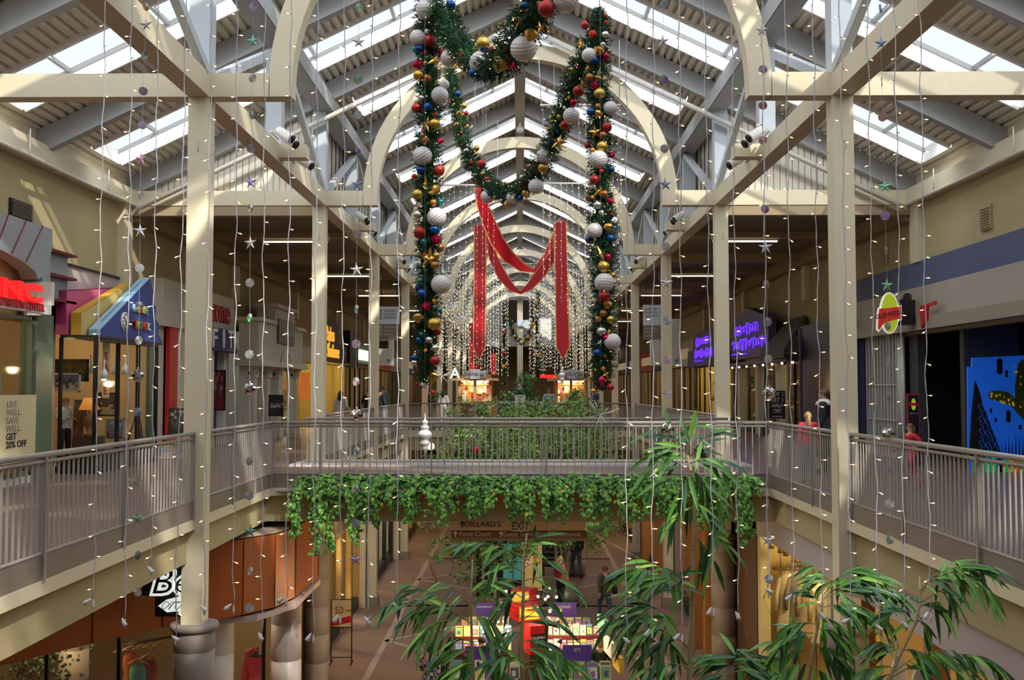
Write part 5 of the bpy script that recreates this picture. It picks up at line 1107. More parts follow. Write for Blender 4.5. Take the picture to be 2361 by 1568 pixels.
# silver finial and wire bursts
def finial(x, y0, y1, Y, label):
    p = at(x, y0, Y); h = p.z-at(x, y1, Y).z; t = thing('finial_ornament', label, 'ornament', p); r = h*.165
    pr = [(0, .0), (.05, -.03), (.1, -.14), (.42, -.20), (.45, -.24), (.30, -.27), (.6, -.32), (.62, -.36), (.45, -.39), (.72, -.42), (1, -.48), (.98, -.54), (.6, -.60), (.5, -.63), (.72, -.68), (.68, -.73), (.45, -.76), (.42, -.79), (.46, -.82), (.3, -.86), (.1, -.90), (.04, -1)]
    B().lathe([(a*r+.0004, c*h) for a, c in reversed(pr)], p, 20).build('turned_body', mat('silver_paint', (.72, .72, .75), .35, .35), t)
    B().tube([p, at(x, y0-1100 if y0 > 900 else y0-500, Y)], .0006, 4).build('thread', WIRE, t)
finial(980, 952, 1052, 6.5, 'silver turned finial ornament hanging before the bridge railing'); finial(1296, 838, 890, 24.0, 'distant silver finial below the right red ribbon')
def burst(x, y, r, Y, label, seed):
    rb = random.Random(seed); p = at(x, y, Y); t = thing('wire_burst', label, 'ornament', p); b = B()
    for k in range(13):
        d = Vector((rb.gauss(0, 1), rb.gauss(0, .7), rb.gauss(0, 1))).normalized(); b.tube([p-d*.004, p+d*r*Y/F_*rb.uniform(.85, 1.25)], .0018*Y/6.5, 4)
    b.ball(p, .006*Y/6.5, 6); b.build('spokes', mat('silver_paint'), t); B().tube([p, at(x, y-1050 if y > 900 and Y < 10 else y-440, Y)], .0005, 4).build('thread', WIRE, t)
burst(1384, 957, 42, 6.5, 'silver wire starburst in front of the bridge railing', 6); burst(1018, 866, 22, 24, 'distant silver starburst above the left kiosk', 9)
# ---------------------------------------------------------------- farther light curtains
SB = mat('string_bulb', (1, .9, .7), .4, emit=(1, .72, .38), es=2.2, sample=False); SBG = mat('string_bulb_green', (.5, .9, .4), .4, emit=(.5, .8, .25), es=.7, sample=False); SBW = mat('string_bulb_white', (1, 1, 1), .4, emit=(1, .93, .8), es=1.5, sample=False)
def curtain(xs, y0, ylens, Y, label, group, pitch=.15, br=.010, bar=None, seed=1, mix=(.6, .2, .2), orn=False):
    rc = random.Random(seed)
    if bar:
        t = thing('hanging_bar', bar[3], 'bar', at(bar[0], bar[2], Y)); B().tube([at(bar[0], bar[2], Y), at(bar[1], bar[2], Y)], .022, 6).build('bar', WHITE, t); B().tube([at(bar[0]+3, bar[2], Y), at(bar[0]-3, bar[2]-110, Y)], .008, 5).tube([at(bar[1]-3, bar[2], Y), at(bar[1]-3, bar[2]-150, Y)], .008, 5).build('cord', WIRE, t)
    for i, x in enumerate(xs):
        y1 = ylens*rc.uniform(.92, 1.05) if not isinstance(ylens, (list, tuple)) else rc.uniform(*ylens); Yi = Y+rc.uniform(-.4, .4)
        a, c = at(x, y0, Yi), at(x+(x-1199)*.012, y1, Yi); b = B(); b.add([a+Vector((q, w, 0)) for q, w in ((-.002, 0), (.002, 0), (0, .004))]+[c+Vector((q, w, 0)) for q, w in ((-.002, 0), (.002, 0), (0, .004))], [(0,1,4,3), (1,2,5,4), (2,0,3,5)])
        z = a.z-rc.uniform(0, pitch); L = a.z-c.z
        while z > c.z:
            u = (a.z-z)/L; p = a.lerp(c, u)+Vector((rc.uniform(-.02, .02), 0, 0)); w = rc.random(); b.mi = 1 if w < mix[0] else (2 if w < mix[0]+mix[1] else 3); r_ = br
            b.add([p+Vector(v)*r_ for v in ((1,0,0),(-1,0,0),(0,1,0),(0,-1,0),(0,0,1.3),(0,0,-1.3))], [(0,2,4),(2,1,4),(1,3,4),(3,0,4),(2,0,5),(1,2,5),(3,1,5),(0,3,5)]); z -= pitch
            if orn and rc.random() < .12: b.mi = 4; b.add([p+Vector(v)*r_*2.2 for v in ((1,0,0),(-1,0,0),(0,1,0),(0,-1,0),(0,0,1),(0,0,-1))], [(0,2,4),(2,1,4),(1,3,4),(3,0,4),(2,0,5),(1,2,5),(3,1,5),(0,3,5)])
        b.build('light_string', [WIRE, SB, SBG, SBW, SILV], label=label, cat='light string', group=group)
curtain([1022+13*i for i in range(10)], 428, (780, 870), 24.6, 'thin white light string across the left red ribbons', 'light strings before the left red ribbons', bar=(1018, 1150, 427, 'white bar with light strings left of centre'), seed=2, orn=True)
curtain([1253+13.5*i for i in range(9)], 424, (700, 860), 24.6, 'thin white light string across the right red ribbons', 'light strings before the right red ribbons', bar=(1250, 1366, 423, 'white bar with light strings right of centre, lower one'), seed=3, orn=True)
curtain([1252, 1268, 1335, 1350, 1363, 1398, 1412, 1424, 1431], 245, (640, 800), 16.5, 'light string hung from the upper white bar beside the right garland', 'light strings on the upper white bar', br=.008, bar=(1245, 1431, 243, 'white bar with light strings right of centre, upper one'), seed=4, orn=True)
for li, (Y, sp) in enumerate(((43, 9.0), (50, 8.0), (57, 7.0), (64, 6.6))):
    for (xa, xb, nm) in ((1012, 1180, 'left'), (1222, 1372, 'right')):
        n = int((xb-xa)/sp); rr_ = random.Random(li)
        B().tube([(-4.85 if xa < 1199 else 0, Y, at(1199, 590+18*li, Y).z), (0 if xa < 1199 else 4.85, Y, at(1199, 590+18*li, Y).z)], .012, 4).build('support_cable', WIRE, label='thin cable carrying the dense %s light curtain, layer %s' % (nm, ('one', 'two', 'three', 'four')[li]), cat='cable')
        curtain([xa+sp*i+rr_.uniform(-2, 2) for i in range(n)], 590+18*li, (840, 872), Y, 'sparkling light string in the dense %s curtain far down the mall' % nm, 'dense %s light curtain' % nm, pitch=.21, br=.015+.002*li, seed=10+li, mix=(.55, .22, .23), orn=True)
# ---------------------------------------------------------------- lower level shops
RUST = mat('rust_panel', (.36, .085, .015), .45, noise=.08); MAUVE = mat('mauve_band', (.42, .37, .38), .55); LG_ = mat('fill_disc_glow', (1, .85, .6), .5, emit=(1, .78, .45), es=5, sample=False)
def fill_light(x, y, z, e, label, grp, col=(1, .80, .55)):  # ceiling discs and spots added to brighten the lower level
    B().lathe([(.09, 0), (.09, .015)], (x, y, z-.015), 14).build('fill_disc', LG_, label=label, cat='lamp', group=grp)
    l = bpy.data.lights.new('fill_spot', 'SPOT'); l.energy = e; l.color = col; l.spot_size = R(150); l.spot_blend = .8; l.shadow_soft_size = .12
    o = bpy.data.objects.new('fill_spot', l); COL.objects.link(o); o.location = (x, y, z-.04)
for s, nm in ((-1, 'left'), (1, 'right')):
    for k in range(9): fill_light(s*6.4, 10.5+5.8*k, -.80, 170, 'added fill light disc in the %s lower ceiling' % nm, 'added fill lights of the %s lower ceiling' % nm)
for k in range(3): fill_light(-2.8+2.8*k, 21.2, -.80, 110, 'added fill light disc under the bridge', 'added fill lights under the bridge')
for k in range(5):
    for x in (-2.8, 2.8): fill_light(x, 43.5+7*k, -.80, 170, 'added fill light disc under the far concourse', 'added fill lights under the far concourse')
def lface(s, X, y0, y1, n, label, frame, wall, e, top=-1.0, hgt=3.6, plinth=BLACK, depth=3.0):
    t = thing('shopfront', label, 'shopfront', (s*X, (y0+y1)/2, LOW)); z0 = LOW+.35; z1 = LOW+2.75
    b = B()
    for i in range(n+1):
        y = y0+(y1-y0)*i/n; wbox(b, s, X-.04, y-.09, y+.09, LOW, z1, .14)
    wbox(b, s, X-.035, y0, y1, z1-.08, z1, .13)
    b.build('window_frame', frame, t)
    b = B(); wbox(b, s, X, y0, y1, z1, -.80, .12); b.build('fascia', wall, t)
    wbox(B(), s, X-.02, y0, y1, LOW, z0, .2).build('plinth', plinth, t)
    q = B(); q.quad((s*(X+.04), y0, z0), (s*(X+.04), y1, z0), (s*(X+.04), y1, z1), (s*(X+.04), y0, z1)); q.build('glass', GLASS, t)
    b = B(); wbox(b, s, X+depth, y0, y1, LOW, -.85, .1)
    for y in (y0, y1-.08): b.box((min(s*(X+.14), s*(X+depth)), y, LOW), (max(s*(X+.14), s*(X+depth)), y+.08, -.85))
    b.build('inner_wall', wall, t)
    lamp((y0+y1)/2, s, X+1.2, -2.1, e)
    return t
GWD = mat('golden_wood', (.55, .30, .08), .4, noise=.1)
lface(-1, 5.0, 23.9, 31.9, 5, 'lower shopfront with golden wood frames left of the brick floor', GWD, mat('amber_wall'), 160)
lface(-1, 5.05, 32.5, 40.6, 4, 'second lower shopfront on the left, black framed', BLACK, mat('pale_grey_wall'), 160)
lface(-1, 5.0, 41.3, 49.4, 4, 'third lower shopfront on the left, orange lit', GWD, YEL, 160)
lface(1, 5.0, 24.3, 31.9, 3, 'lower shopfront with dark orange wood pilasters on the right', ORW, ORW, 60, depth=1.5)
lface(1, 5.0, 32.5, 40.6, 4, 'second lower shopfront on the right with orange wood', ORW, mat('amber_wall'), 140)
lface(1, 5.0, 41.3, 49.4, 4, 'third lower shopfront on the right', ORW, YEL, 140)
for k in (3, 4, 5):
    for s in (-1, 1): wbox(B(), s, 4.78, D(k)-.32, D(k)+.32, LOW, -.80, .5).build('lower_pier', CREAM if s < 0 else PIERM, label='%s pier between the lower shops, %s from the camera' % ('cream' if s < 0 else 'taupe', ORD[k-3])+(' on the left' if s < 0 else ' on the right'), cat='pier', kind='structure')
# right side: orange pilasters standing proud
for i, (x, y) in enumerate(((1490, 40.0), (1522, 34.5), (1612, 27.2), (1638, 24.9))):
    p = at(x, 1300, y); B().box((p.x-.16, y-.2, LOW), (p.x+.16, y+.2, -.82)).build('wood_pillar', ORW, label='square orange wood pillar on the right of the lower floor, %s from the back' % ORD[i].replace('nearest', 'first'), cat='pillar', group='orange wood pillars')
st('wall_lower_dark', B().box((4.75, 23.55, LOW), (9, 23.75, -.8)).box((4.85, 21.9, LOW), (5.0, 23.6, -.8)), mat('dark_brown_wall', (.10, .05, .025), .5), 'dark brown wall beside the right round pier', 'wall')
# near right shop: pale band and bright window with coats
t = thing('shopfront', 'bright yellow-lit clothes shop window under the right walkway', 'shopfront', (4.8, 17, LOW))
B().box((4.74, -3.3, -1.25), (4.90, 21.4, -.80)).build('mauve_band', MAUVE, t); B().box((4.72, -3.3, -.80), (4.80, 21.4, -.775)).build('gap_joint', BLACK, t)  # black strip along the gap joint above the band
B().box((4.76, 20.5, LOW), (4.95, 20.75, -1.25)).box((4.76, 15.9, LOW), (4.95, 16.1, -1.25)).build('cream_jamb', mat('pale_yellow_trim', (.62, .52, .30), .5), t)
B().box((4.74, 20.75, LOW), (4.95, 21.9, -.8)).build('dark_end', mat('dark_brown_wall'), t)
B().quad((4.86, 16.1, LOW+.1), (4.86, 20.5, LOW+.1), (4.86, 20.5, -1.25), (4.86, 16.1, -1.25)).build('glass', GLASS, t)
YW = mat('window_yellow_wall', (.66, .50, .22), .7)
B().box((4.95, 21.7, LOW), (8.5, 21.8, -.85)).box((8.4, 12, LOW), (8.5, 21.7, -.85)).box((4.95, 14.2, LOW), (8.5, 14.3, -.85)).build('inner_wall', YW, t)
b = B()
for i in range(9): b.box((5.1+.36*i, 21.68, LOW), (5.11+.36*i, 21.7, -.9))
b.build('panel_joint', mat('amber_wall'), t)
lamp(19.6, 1, 6.0, -1.3, 130, (1, .76, .38)); lamp(17, 1, 6.6, -1.5, 90, (1, .76, .38))
for i, (x, y) in enumerate(((1778, 1253), (1800, 1263), (1832, 1285), (1848, 1295), (1812, 1270))):
    p = at(x, y, 20.2); B().lathe([(.06, -.1), (.06, .05), (.02, .08)], p, 12).build('brass_spotlight', mat('brass', (.5, .33, .1), .3, .9), label='small brass spot lamp in the top of the yellow window', cat='lamp', group='brass spot lamps in the yellow window')
t = thing('clothes_rail', 'wooden clothes rail high in the yellow shop window', 'rail', (5.9, 20.8, -2.0)); B().box((5.1, 20.75, -1.98), (7.6, 20.85, -1.92)).build('rail', DWOOD, t); B().box((5.5, 20.6, -1.78), (6.4, 21.0, -1.74)).build('top_shelf', WOOD, t)
def coat(x, y, z, h, col, label, s=1, tilt=0, dress=False):
    t = thing('dress' if dress else 'coat', label, 'clothing', (x, y, z)); w = .2*s; m = mat('cloth_%g_%g_%g' % col, col, .8, noise=.2, nscale=6)
    b = B(); prof = [(.05, 0), (.20, -.06), (.21, -.22), (.17, -.42), (.21, -.7), (.27, -1.0)] if not dress else [(.10, -.08), (.15, -.16), (.16, -.26), (.12, -.42), (.18, -.6), (.30, -1.0)]
    n = 16; vs = []
    for r_, zz in prof:
        for j in range(n):
            a = 2*math.pi*j/n; f = 1+.10*math.sin(5*a+zz*4)*(-zz); vs.append((x+r_*s*f*math.cos(a), y+r_*s*f*.45*math.sin(a), z+zz*h))
    b.add(vs, [(i*n+j, i*n+(j+1) % n, (i+1)*n+(j+1) % n, (i+1)*n+j) for i in range(len(prof)-1) for j in range(n)], True); b.build('body', m, t)
    if not dress:
        for k in (-1, 1): B().tube([(x+k*.17*s, y, z-.08*h), (x+k*.25*s, y-.03, z-.35*h), (x+k*.27*s, y-.05, z-.62*h)], .05*s, 8, rs=[.06*s, .055*s, .045*s]).build('sleeve', m, t)
    else:
        for k in (-1, 1): B().tube([(x+k*.09*s, y-.04, z-.12*h), (x+k*.07*s, y, z), (x, y, z+.02)], .008, 5).build('strap', m, t)
    h_ = B(); h_.tube([(x-.2*s, y, z-.07), (x, y, z+.03), (x+.2*s, y, z-.07)], .012, 6); h_.tube([(x, y, z+.03), (x, y, z+.10), (x+.03, y, z+.13), (x+.02, y, z+.09)], .005, 5); h_.build('hanger', mat('pale_wood_hanger', (.6, .42, .22), .5), t)
    return t
for i, (x, y0, col, lab) in enumerate(((1815, 1322, (.50,.40,.28), 'cream coat with pale collar hanging in the yellow window'), (1838, 1322, (.20,.16,.12), 'taupe coat hanging in the yellow window'), (1865, 1332, (.42,.30,.16), 'tan coat hanging in the yellow window'), (1893, 1345, (.62,.52,.36), 'pale beige coat near the column in the yellow window'), (1912, 1350, (.5,.42,.3), 'long cream coat hanging beside the right column'))):
    p = at(x, y0, 20.7-.05*i); coat(p.x, p.y, p.z, 1.15, col, lab, .9)
B().box((5.4, 19.5, LOW+.02), (7.4, 20.6, LOW+.9)).build('display_table', DWOOD, label='dark wooden display table at the bottom of the yellow window', cat='table')
for i in range(10):
    p = (5.5+.19*i, 19.8+.1*(i % 3), LOW+.92); B().ball((p[0], p[1], p[2]+.06), .07, 10, (1, 1, .9)).build('folded_bundle', rng.choice(STOCK[:5]), label='small bundle of goods on the display table in the yellow window', cat='goods', group='bundles on the display table')
# farther right along the near wall: dark wood shop with surfboards
t = thing('shopfront', 'dark wood surf shop window low in the right corner', 'shopfront', (5.1, 11, LOW))
B().box((5.0, 15.2, LOW), (5.2, 15.9, -1.25)).box((5.0, 12.6, LOW), (5.2, 12.9, -1.25)).build('wood_post', mat('mahogany', (.16, .045, .02), .4), t)
B().box((7.2, -3, LOW), (7.3, 14.2, -.85)).build('inner_wall', mat('amber_wall'), t); lamp(12, 1, 6.2, -1.6, 60, (1, .7, .3))
st('wall_right_lower', B().box((5.0, -3.3, LOW), (5.2, 9.5, -1.25)), MAUVE, 'pale wall of the lower right corner', 'wall')
for i, (x, y, r_, h, Y) in enumerate(((2072, 1502, .15, 1.0, 13.2), (2120, 1528, .16, .9, 12.9))):
    p = at(x, y, Y); t = thing('surfboard', ['cream surfboard with pink swirl standing in the lower right shop', 'shorter cream surfboard with pink patch behind the bamboo'][i], 'surfboard', (p.x, Y, p.z-h*2))
    pts = [(r_*math.sin(math.pi*q/12)**.6*(1 if q < 12 else 1), -h*q/12*1.6) for q in range(13)]; pl_ = [(a, c) for a, c in pts]+[(-a, c) for a, c in reversed(pts[1:-1])]
    B().prism(pl_, .05, MX, p).build('board', mat('cream_resin', (.72, .66, .5), .3), t)
    B().prism([(a*.55+.02, c*.45-.55) for a, c in pl_], .055, MX, p).build('pink_swirl', mat('magenta_resin', (.6, .03, .25), .3), t)
# ---------------------------------------------------------------- near left: rust curved shop
t = thing('shopfront', 'curved rust-orange fascia of the dress shop under the left walkway', 'shopfront', (-6, 17, LOW))
PA = [(-9.2, 12.2), (-7.3, 14.4), (-6.5, 15.7), (-5.8, 16.75), (-5.25, 17.2), (-4.75, 17.7), (-4.35, 18.3), (-4.18, 19.2), (-4.15, 21.2)]
b = B(); n = len(PA); vs = [(x, y, z) for z in (-.92, -2.2) for x, y in PA]+[(x-.25, y+.2, z) for z in (-.92, -2.2) for x, y in PA]
b.add(vs, [(i, i+1, n+i+1, n+i) for i in range(n-1)]+[(2*n+i+1, 2*n+i, 3*n+i, 3*n+i+1) for i in range(n-1)]+[(n+i, n+i+1, 3*n+i+1, 3*n+i) for i in range(n-1)]+[(i+1, i, 2*n+i, 2*n+i+1) for i in range(n-1)]); b.build('rust_fascia', RUST, t)
b = B()
for i in range(1, n): x, y = PA[i]; b.beam((x+.008, y-.008, -.93), (x+.008, y-.008, -2.19), .012, .012)
b.build('panel_joint', mat('joint_brown', (.10, .03, .01), .5), t)
b = B(); vs = [(x, y, -.90) for x, y in PA]+[(-9.2, y+2, -.90) for x, y in PA]; b.add(vs, [(i, i+1, n+i+1, n+i) for i in range(n-1)]); b.build('top_deck', mat('tan_top', (.45, .37, .26), .7), t)
PG = [(x-.75, y+.15) for x, y in PA[:4]]+[(-5.35, 18.1), (-4.6, 18.6), (-4.55, 21.0)]
b = B()
for i in range(len(PG)-1):
    (xa, ya), (xb, yb_) = PG[i], PG[i+1]; b.quad((xa, ya, LOW+.1), (xb, yb_, LOW+.1), (xb, yb_, -2.2), (xa, ya, -2.2))
b.build('glass', GLASS, t)
b = B()
for x, y in PG[1:]: b.box((x-.03, y-.03, LOW), (x+.03, y+.03, -2.2))
b.build('window_frame', BLACK, t)
B().add([(-5.9, 17.3, -2.35), (-4.55, 17.9, -2.35), (-4.1, 18.9, -2.35), (-4.1, 21.2, -2.35), (-5.9, 21.2, -2.35), (-5.9, 17.3, -2.25), (-4.55, 17.9, -2.25), (-4.1, 18.9, -2.25), (-4.1, 21.2, -2.25), (-5.9, 21.2, -2.25)], [(4,3,2,1,0), (5,6,7,8,9), (0,1,6,5), (1,2,7,6), (2,3,8,7), (3,4,9,8)]).build('pink_canopy', mat('pinkish_panel', (.48, .38, .36), .5), t)
B().box((-13.4, 22.6, LOW), (-4.9, 22.8, -.85)).box((-11, 12, LOW), (-10.9, 22.6, -.85)).build('inner_wall', mat('amber_wall'), t); lamp(17.5, -1, 8.0, -2.4, 70, (1, .7, .35)); lamp(20.5, -1, 6.0, -2.6, 50, (1, .8, .6))
for i, (x, y) in enumerate(((170, 1520), (505, 1500), (660, 1500))):
    Y = (18.6, 18.3, 20.6)[i]; p = at(x, y, Y); b = B(); pr = [(.26 if i != 2 else .30, LOW)]
    for k in range(4): z = LOW+.7*(k+1); pr += [(pr[0][0], z-.02), (pr[0][0]-.015, z-.01), (pr[0][0]-.015, z+.01), (pr[0][0], z+.02)]
    pr.append((pr[0][0], -2.25)); b.lathe(pr, (p.x, p.y, 0), 24).build('round_pillar', [mat('pale_round_pillar', (.50, .44, .38), .5), WHITE, mat('rosy_pillar', (.36, .31, .30), .5)][i], label=['pale round pillar at the lower left corner of the dress shop', 'white round pillar just right of the near left column', 'rosy grey round pillar behind the corner glass of the dress shop'][i], cat='pillar')
p = at(337, 1372, 15.9); t = thing('script_sign', 'white script letters on a black lightbox below the left walkway', 'sign', (p.x, 15.9, p.z)); LIT = mat('white_lit_script', (.8, .85, .8), .4, emit=(.9, 1, .92), es=.75, sample=False)
B().box((p.x-.08, 15.95, p.z-.02), (p.x+.80, 16.3, -.80)).box((p.x+.12, 15.95, p.z-.34), (p.x+.78, 16.25, p.z-.02)).build('black_box', BLACK, t)
me = text('Be', .58, .02, bold=.035, shear=.25, sx=1.05); put(me, 'white_outline', LIT, (p.x+.36, 15.93, p.z+.19), 0, t)
me = text('Be', .56, .02, bold=-.006, shear=.25, sx=1.06); put(me, 'script_line', BLACK, (p.x+.36, 15.902, p.z+.19), 0, t)
B().prism([(-.02, -.14), (.10, -.05), (.3, .0), (.45, .06), (.55, .07), (.55, -.3), (.35, -.32), (.28, -.22), (.12, -.24)], .04, MX, (p.x+.2, 15.94, p.z-.03)).build('scroll_panel', LIT, t)
b = B()
for k in range(4): b.tube([(p.x+.28+.10*k+.07*math.cos(a_)+.012*a_, 15.905, p.z-.16+.06*math.sin(a_*1.3+k)) for a_ in [q*.6 for q in range(11)]], .005, 4)
b.build('scroll_line', BLACK, t)
for i, (x, y0, col, h, lab) in enumerate(((318, 1522, (.10,.42,.36), 1.0, 'teal sleeveless dress hanging in the lower left window'), (303, 1492, (.62,.12,.03), 1.1, 'orange-red dress hanging behind the teal one'), (345, 1510, (.35,.02,.02), 1.2, 'dark red gown at the right of the teal dress'))):
    p = at(x, y0, 17.6+.15*i); coat(p.x, p.y, p.z, h, col, lab, .9, dress=True)
t = thing('hanging_rail', 'dark rail with spare hangers above the teal dress', 'rail', at(320, 1480, 17.9)); b = B(); q = at(270, 1490, 17.9); q2 = at(395, 1468, 17.9); b.tube([q, q2], .02, 6).build('rail', BLACK, t)
b = B()
for k in range(5):
    h0 = q.lerp(q2, .1+.18*k); b.tube([h0+Vector((-.16, 0, -.13)), h0+Vector((0, 0, -.04)), h0+Vector((.16, 0, -.13))], .010, 5); b.tube([h0, h0+Vector((0, 0, -.04))], .005, 4)
b.build('hanger', mat('pale_wood_hanger'), t)
p = at(592, 1498, 19.6); t = thing('mannequin', 'headless mannequin in a bright red one-shoulder gown', 'mannequin', (p.x, 19.6, LOW)); RG_ = mat('red_gown', (.62, .015, .04), .6, noise=.15)
n = 20; prof = [(.055, -.02), (.06, -.06), (.17, -.12), (.185, -.2), (.17, -.34), (.13, -.48), (.18, -.65), (.24, -.9), (.33, -1.3), (.40, -1.62)]
b = B(); vs = [(p.x+r_*(1+.06*math.sin(6*a))*math.cos(a), 19.6+.65*r_*math.sin(a), p.z+zz) for r_, zz in prof[2:] for a in [2*math.pi*j/n for j in range(n)]]; b.add(vs, [(i*n+j, i*n+(j+1) % n, (i+1)*n+(j+1) % n, (i+1)*n+j) for i in range(len(prof)-3) for j in range(n)], True); b.build('gown', RG_, t)
B().lathe([(.09, -.16), (.055, -.08), (.05, .0), (.03, .04)], p, 14).build('neck', BLACK, t)
B().tube([p+Vector((.0, -.05, .03)), p+Vector((-.15, 0, -.05)), p+Vector((-.22, .02, -.5)), p+Vector((-.27, .05, -1.3))], .07, 8, rs=[.05, .07, .08, .09]).build('draped_scarf', RG_, t)
p = at(530, 1450, 18.4); t = thing('dry_branches', 'bundle of bare dry branches standing in the dress shop window', 'branches', (p.x, 18.4, LOW)); b = B(); rb = random.Random(2)
for k in range(14): x = p.x+rb.uniform(-.1, .1); b.tube([(x, 18.4, LOW), (x+rb.uniform(-.15, .15), 18.4, LOW+1.2), (x+rb.uniform(-.45, .25), 18.4+rb.uniform(-.2, .2), LOW+rb.uniform(1.8, 2.5))], .012, 5, rs=[.014, .01, .004])
b.build('twigs', mat('dry_twig', (.28, .17, .10), .8), t)
b = B(); rb = random.Random(4); p = at(90, 1540, 17.5)
for k in range(260):
    q = p+Vector((rb.gauss(0, .35), rb.gauss(0, .2), rb.gauss(.1, .25))); heart(b, q, Vector((rb.gauss(0,1), rb.gauss(0,1), rb.gauss(0,1))), Vector((0, -1, .3)), .07)
t = thing('festive_garland', 'dark green garland with small glints behind the lower left glass', 'garland', p); b.build('foliage', mat('dark_foliage', (.03, .06, .02), .6), t)
# display goods behind the lower windows
def mannequin(x, y, col, label, h=1.6):
    t = thing('mannequin', label, 'mannequin', (x, y, LOW)); k = h/1.6
    m = mat('cloth_%g_%g_%g' % col, col, .8, noise=.2, nscale=6)
    B().lathe([(r_*k, z*k) for r_, z in ((.28, .35), (.22, .7), (.16, .95), (.13, 1.05), (.18, 1.25), (.19, 1.33), (.06, 1.42))], (x, y, LOW+.02), 16).build('garment', m, t)
    B().lathe([(r_*k, z*k) for r_, z in ((.05, 1.42), (.05, 1.48), (.085, 1.52), (.09, 1.58), (.06, 1.66), (.01, 1.69))], (x, y, LOW+.02), 12).build('head', mat('mannequin_skin', (.6, .5, .4), .5), t); B().lathe([(.2, 0), (.2, .03), (.02, .04), (.02, .4)], (x, y, LOW), 14).build('stand', BLACK, t)
mannequin(-5.5, 25.6, (.7,.68,.62), 'mannequin in white behind the golden wood window frames'); mannequin(-5.6, 27.6, (.45,.05,.05), 'mannequin in red behind the golden wood window frames'); mannequin(-5.6, 35.5, (.12,.3,.15), 'mannequin in green in the second lower shop on the left')
# sale sign on stand
Y = 25.5; a = at(764, 1382, Y); c = at(811, 1445, Y); t = thing('sign_stand', 'black floor stand with a fifty percent off sign on the lower floor', 'sign', ((a.x+c.x)/2, Y, LOW)); 
b = B()
for x in (a.x, c.x): b.tube([(x, Y, LOW+.02), (x, Y, a.z)], .016, 6); b.tube([(x, Y-.22, LOW+.02), (x, Y+.22, LOW+.02)], .016, 6)
for z in (a.z, c.z-.02, LOW+.15): b.tube([(a.x, Y, z), (c.x, Y, z)], .014, 6)
b.build('stand', BLACK, t); B().box((a.x+.02, Y-.01, c.z), (c.x-.02, Y+.01, a.z-.02)).build('board', mat('cream_card'), t)
put(text('50', .24, .002, sx=.9), 'lettering', mat('dark_red_print', (.35, .01, .02), .5), ((a.x+c.x)/2-.06, Y-.014, a.z-.27), 0, t); put(text('% off', .08, .002, sx=.9), 'lettering', mat('dark_red_print'), ((a.x+c.x)/2+.16, Y-.014, a.z-.27), 0, t); B().prism([(0, -.12), (c.x-a.x-.04, 0), (c.x-a.x-.04, -.16), (0, -.26)], .004, MX, (a.x+.02, Y-.014, c.z+.27)).build('red_swash', REDP, t)
# ---------------------------------------------------------------- escalator and poster kiosk
t = thing('escalator', 'escalator with dark steps beyond the poster kiosk', 'escalator', (1.25, 39.5, LOW)); b = B()
for k in range(16): b.box((.75, 39.2+.3*k, LOW), (1.7, 39.5+.3*k, LOW+.12+.17*k))
b.build('steps', mat('step_metal', (.04, .045, .05), .35, .5), t)
b = B()
for k in range(16): b.box((.75, 39.19+.3*k, LOW+.09+.17*k), (1.7, 39.2+.3*k, LOW+.12+.17*k))
b.build('step_edge', mat('aluminium'), t)
for x in (.68, 1.75):
    B().add([(x+q, y, z) for q in (0, .07) for y, z in ((38.8, LOW), (44, LOW), (44, LOW+3.4), (39.0, LOW+.75), (38.7, LOW+.7))], [(4,3,2,1,0), (5,6,7,8,9), (3,4,9,8), (2,3,8,7), (4,0,5,9)]).build('balustrade', WHITE, t)
    B().tube([(x+.035, 38.7, LOW+.4), (x+.035, 38.65, LOW+.8), (x+.035, 39.1, LOW+.95), (x+.035, 44, LOW+3.6)], .04, 8).build('handrail', BLACK, t)
Y = 33.6; t = thing('poster_kiosk', 'lit poster kiosk showing a blonde face beside a teal panel', 'kiosk', at(1170, 1365, Y)); pz0, pz1 = at(1200, 1362, Y).z, at(1200, 1250, Y).z
def kx(x): return at(x, 1300, Y).x
B().box((kx(1098), Y, pz0-.45), (kx(1255), Y+.5, pz1+.08)).build('cabinet', BLACK, t)
TE = mat('poster_teal', (.08, .32, .30), .5, emit=(.08, .35, .32), es=.35, sample=False); GO = mat('poster_gold', (.6, .42, .15), .5, emit=(.7, .48, .15), es=.35, sample=False); SKN = mat('poster_skin', (.75, .52, .30), .5, emit=(.8, .55, .3), es=.4, sample=False)
B().box((kx(1160), Y-.01, pz0+.35), (kx(1182), Y, pz1-.05)).box((kx(1184), Y-.01, pz0+.35), (kx(1202), Y, pz1-.05)).build('teal_panel', TE, t); B().box((kx(1203), Y-.01, pz0), (kx(1250), Y, pz1)).build('gold_panel', GO, t)
fx = kx(1217); fz = at(1200, 1290, Y).z
B().prism(oval(0, 0, .16, .27), .006, MX, (fx, Y-.014, fz)).build('face_shape', SKN, t)
B().prism([(-.2, .3), (-.1, .38), (.12, .36), (.28, .1), (.26, -.45), (.14, -.5), (.19, 0), (.12, .22), (-.05, .28), (-.14, .1), (-.2, .0)], .006, MX, (fx, Y-.018, fz)).build('hair_shape', mat('poster_hair', (.55, .28, .06), .5, emit=(.6, .3, .05), es=.3, sample=False), t)
b = B()
for k in (-.065, .065): b.prism(oval(k, .05, .028, .012), .006, MX, (fx, Y-.021, fz)); b.prism([(k-.035, .085), (k+.035, .095), (k+.03, .085), (k-.035, .075)], .006, MX, (fx, Y-.021, fz))
b.prism(oval(-.01, -.13, .045, .014), .006, MX, (fx, Y-.021, fz)).build('eyes_and_mouth', mat('poster_dark', (.2, .08, .04), .6), t)
b = B()
for k in range(7): b.box((kx(1161), Y-.015, pz0+.02+.045*k), (kx(1190)-.05*(k % 3), Y-.01, pz0+.035+.045*k))
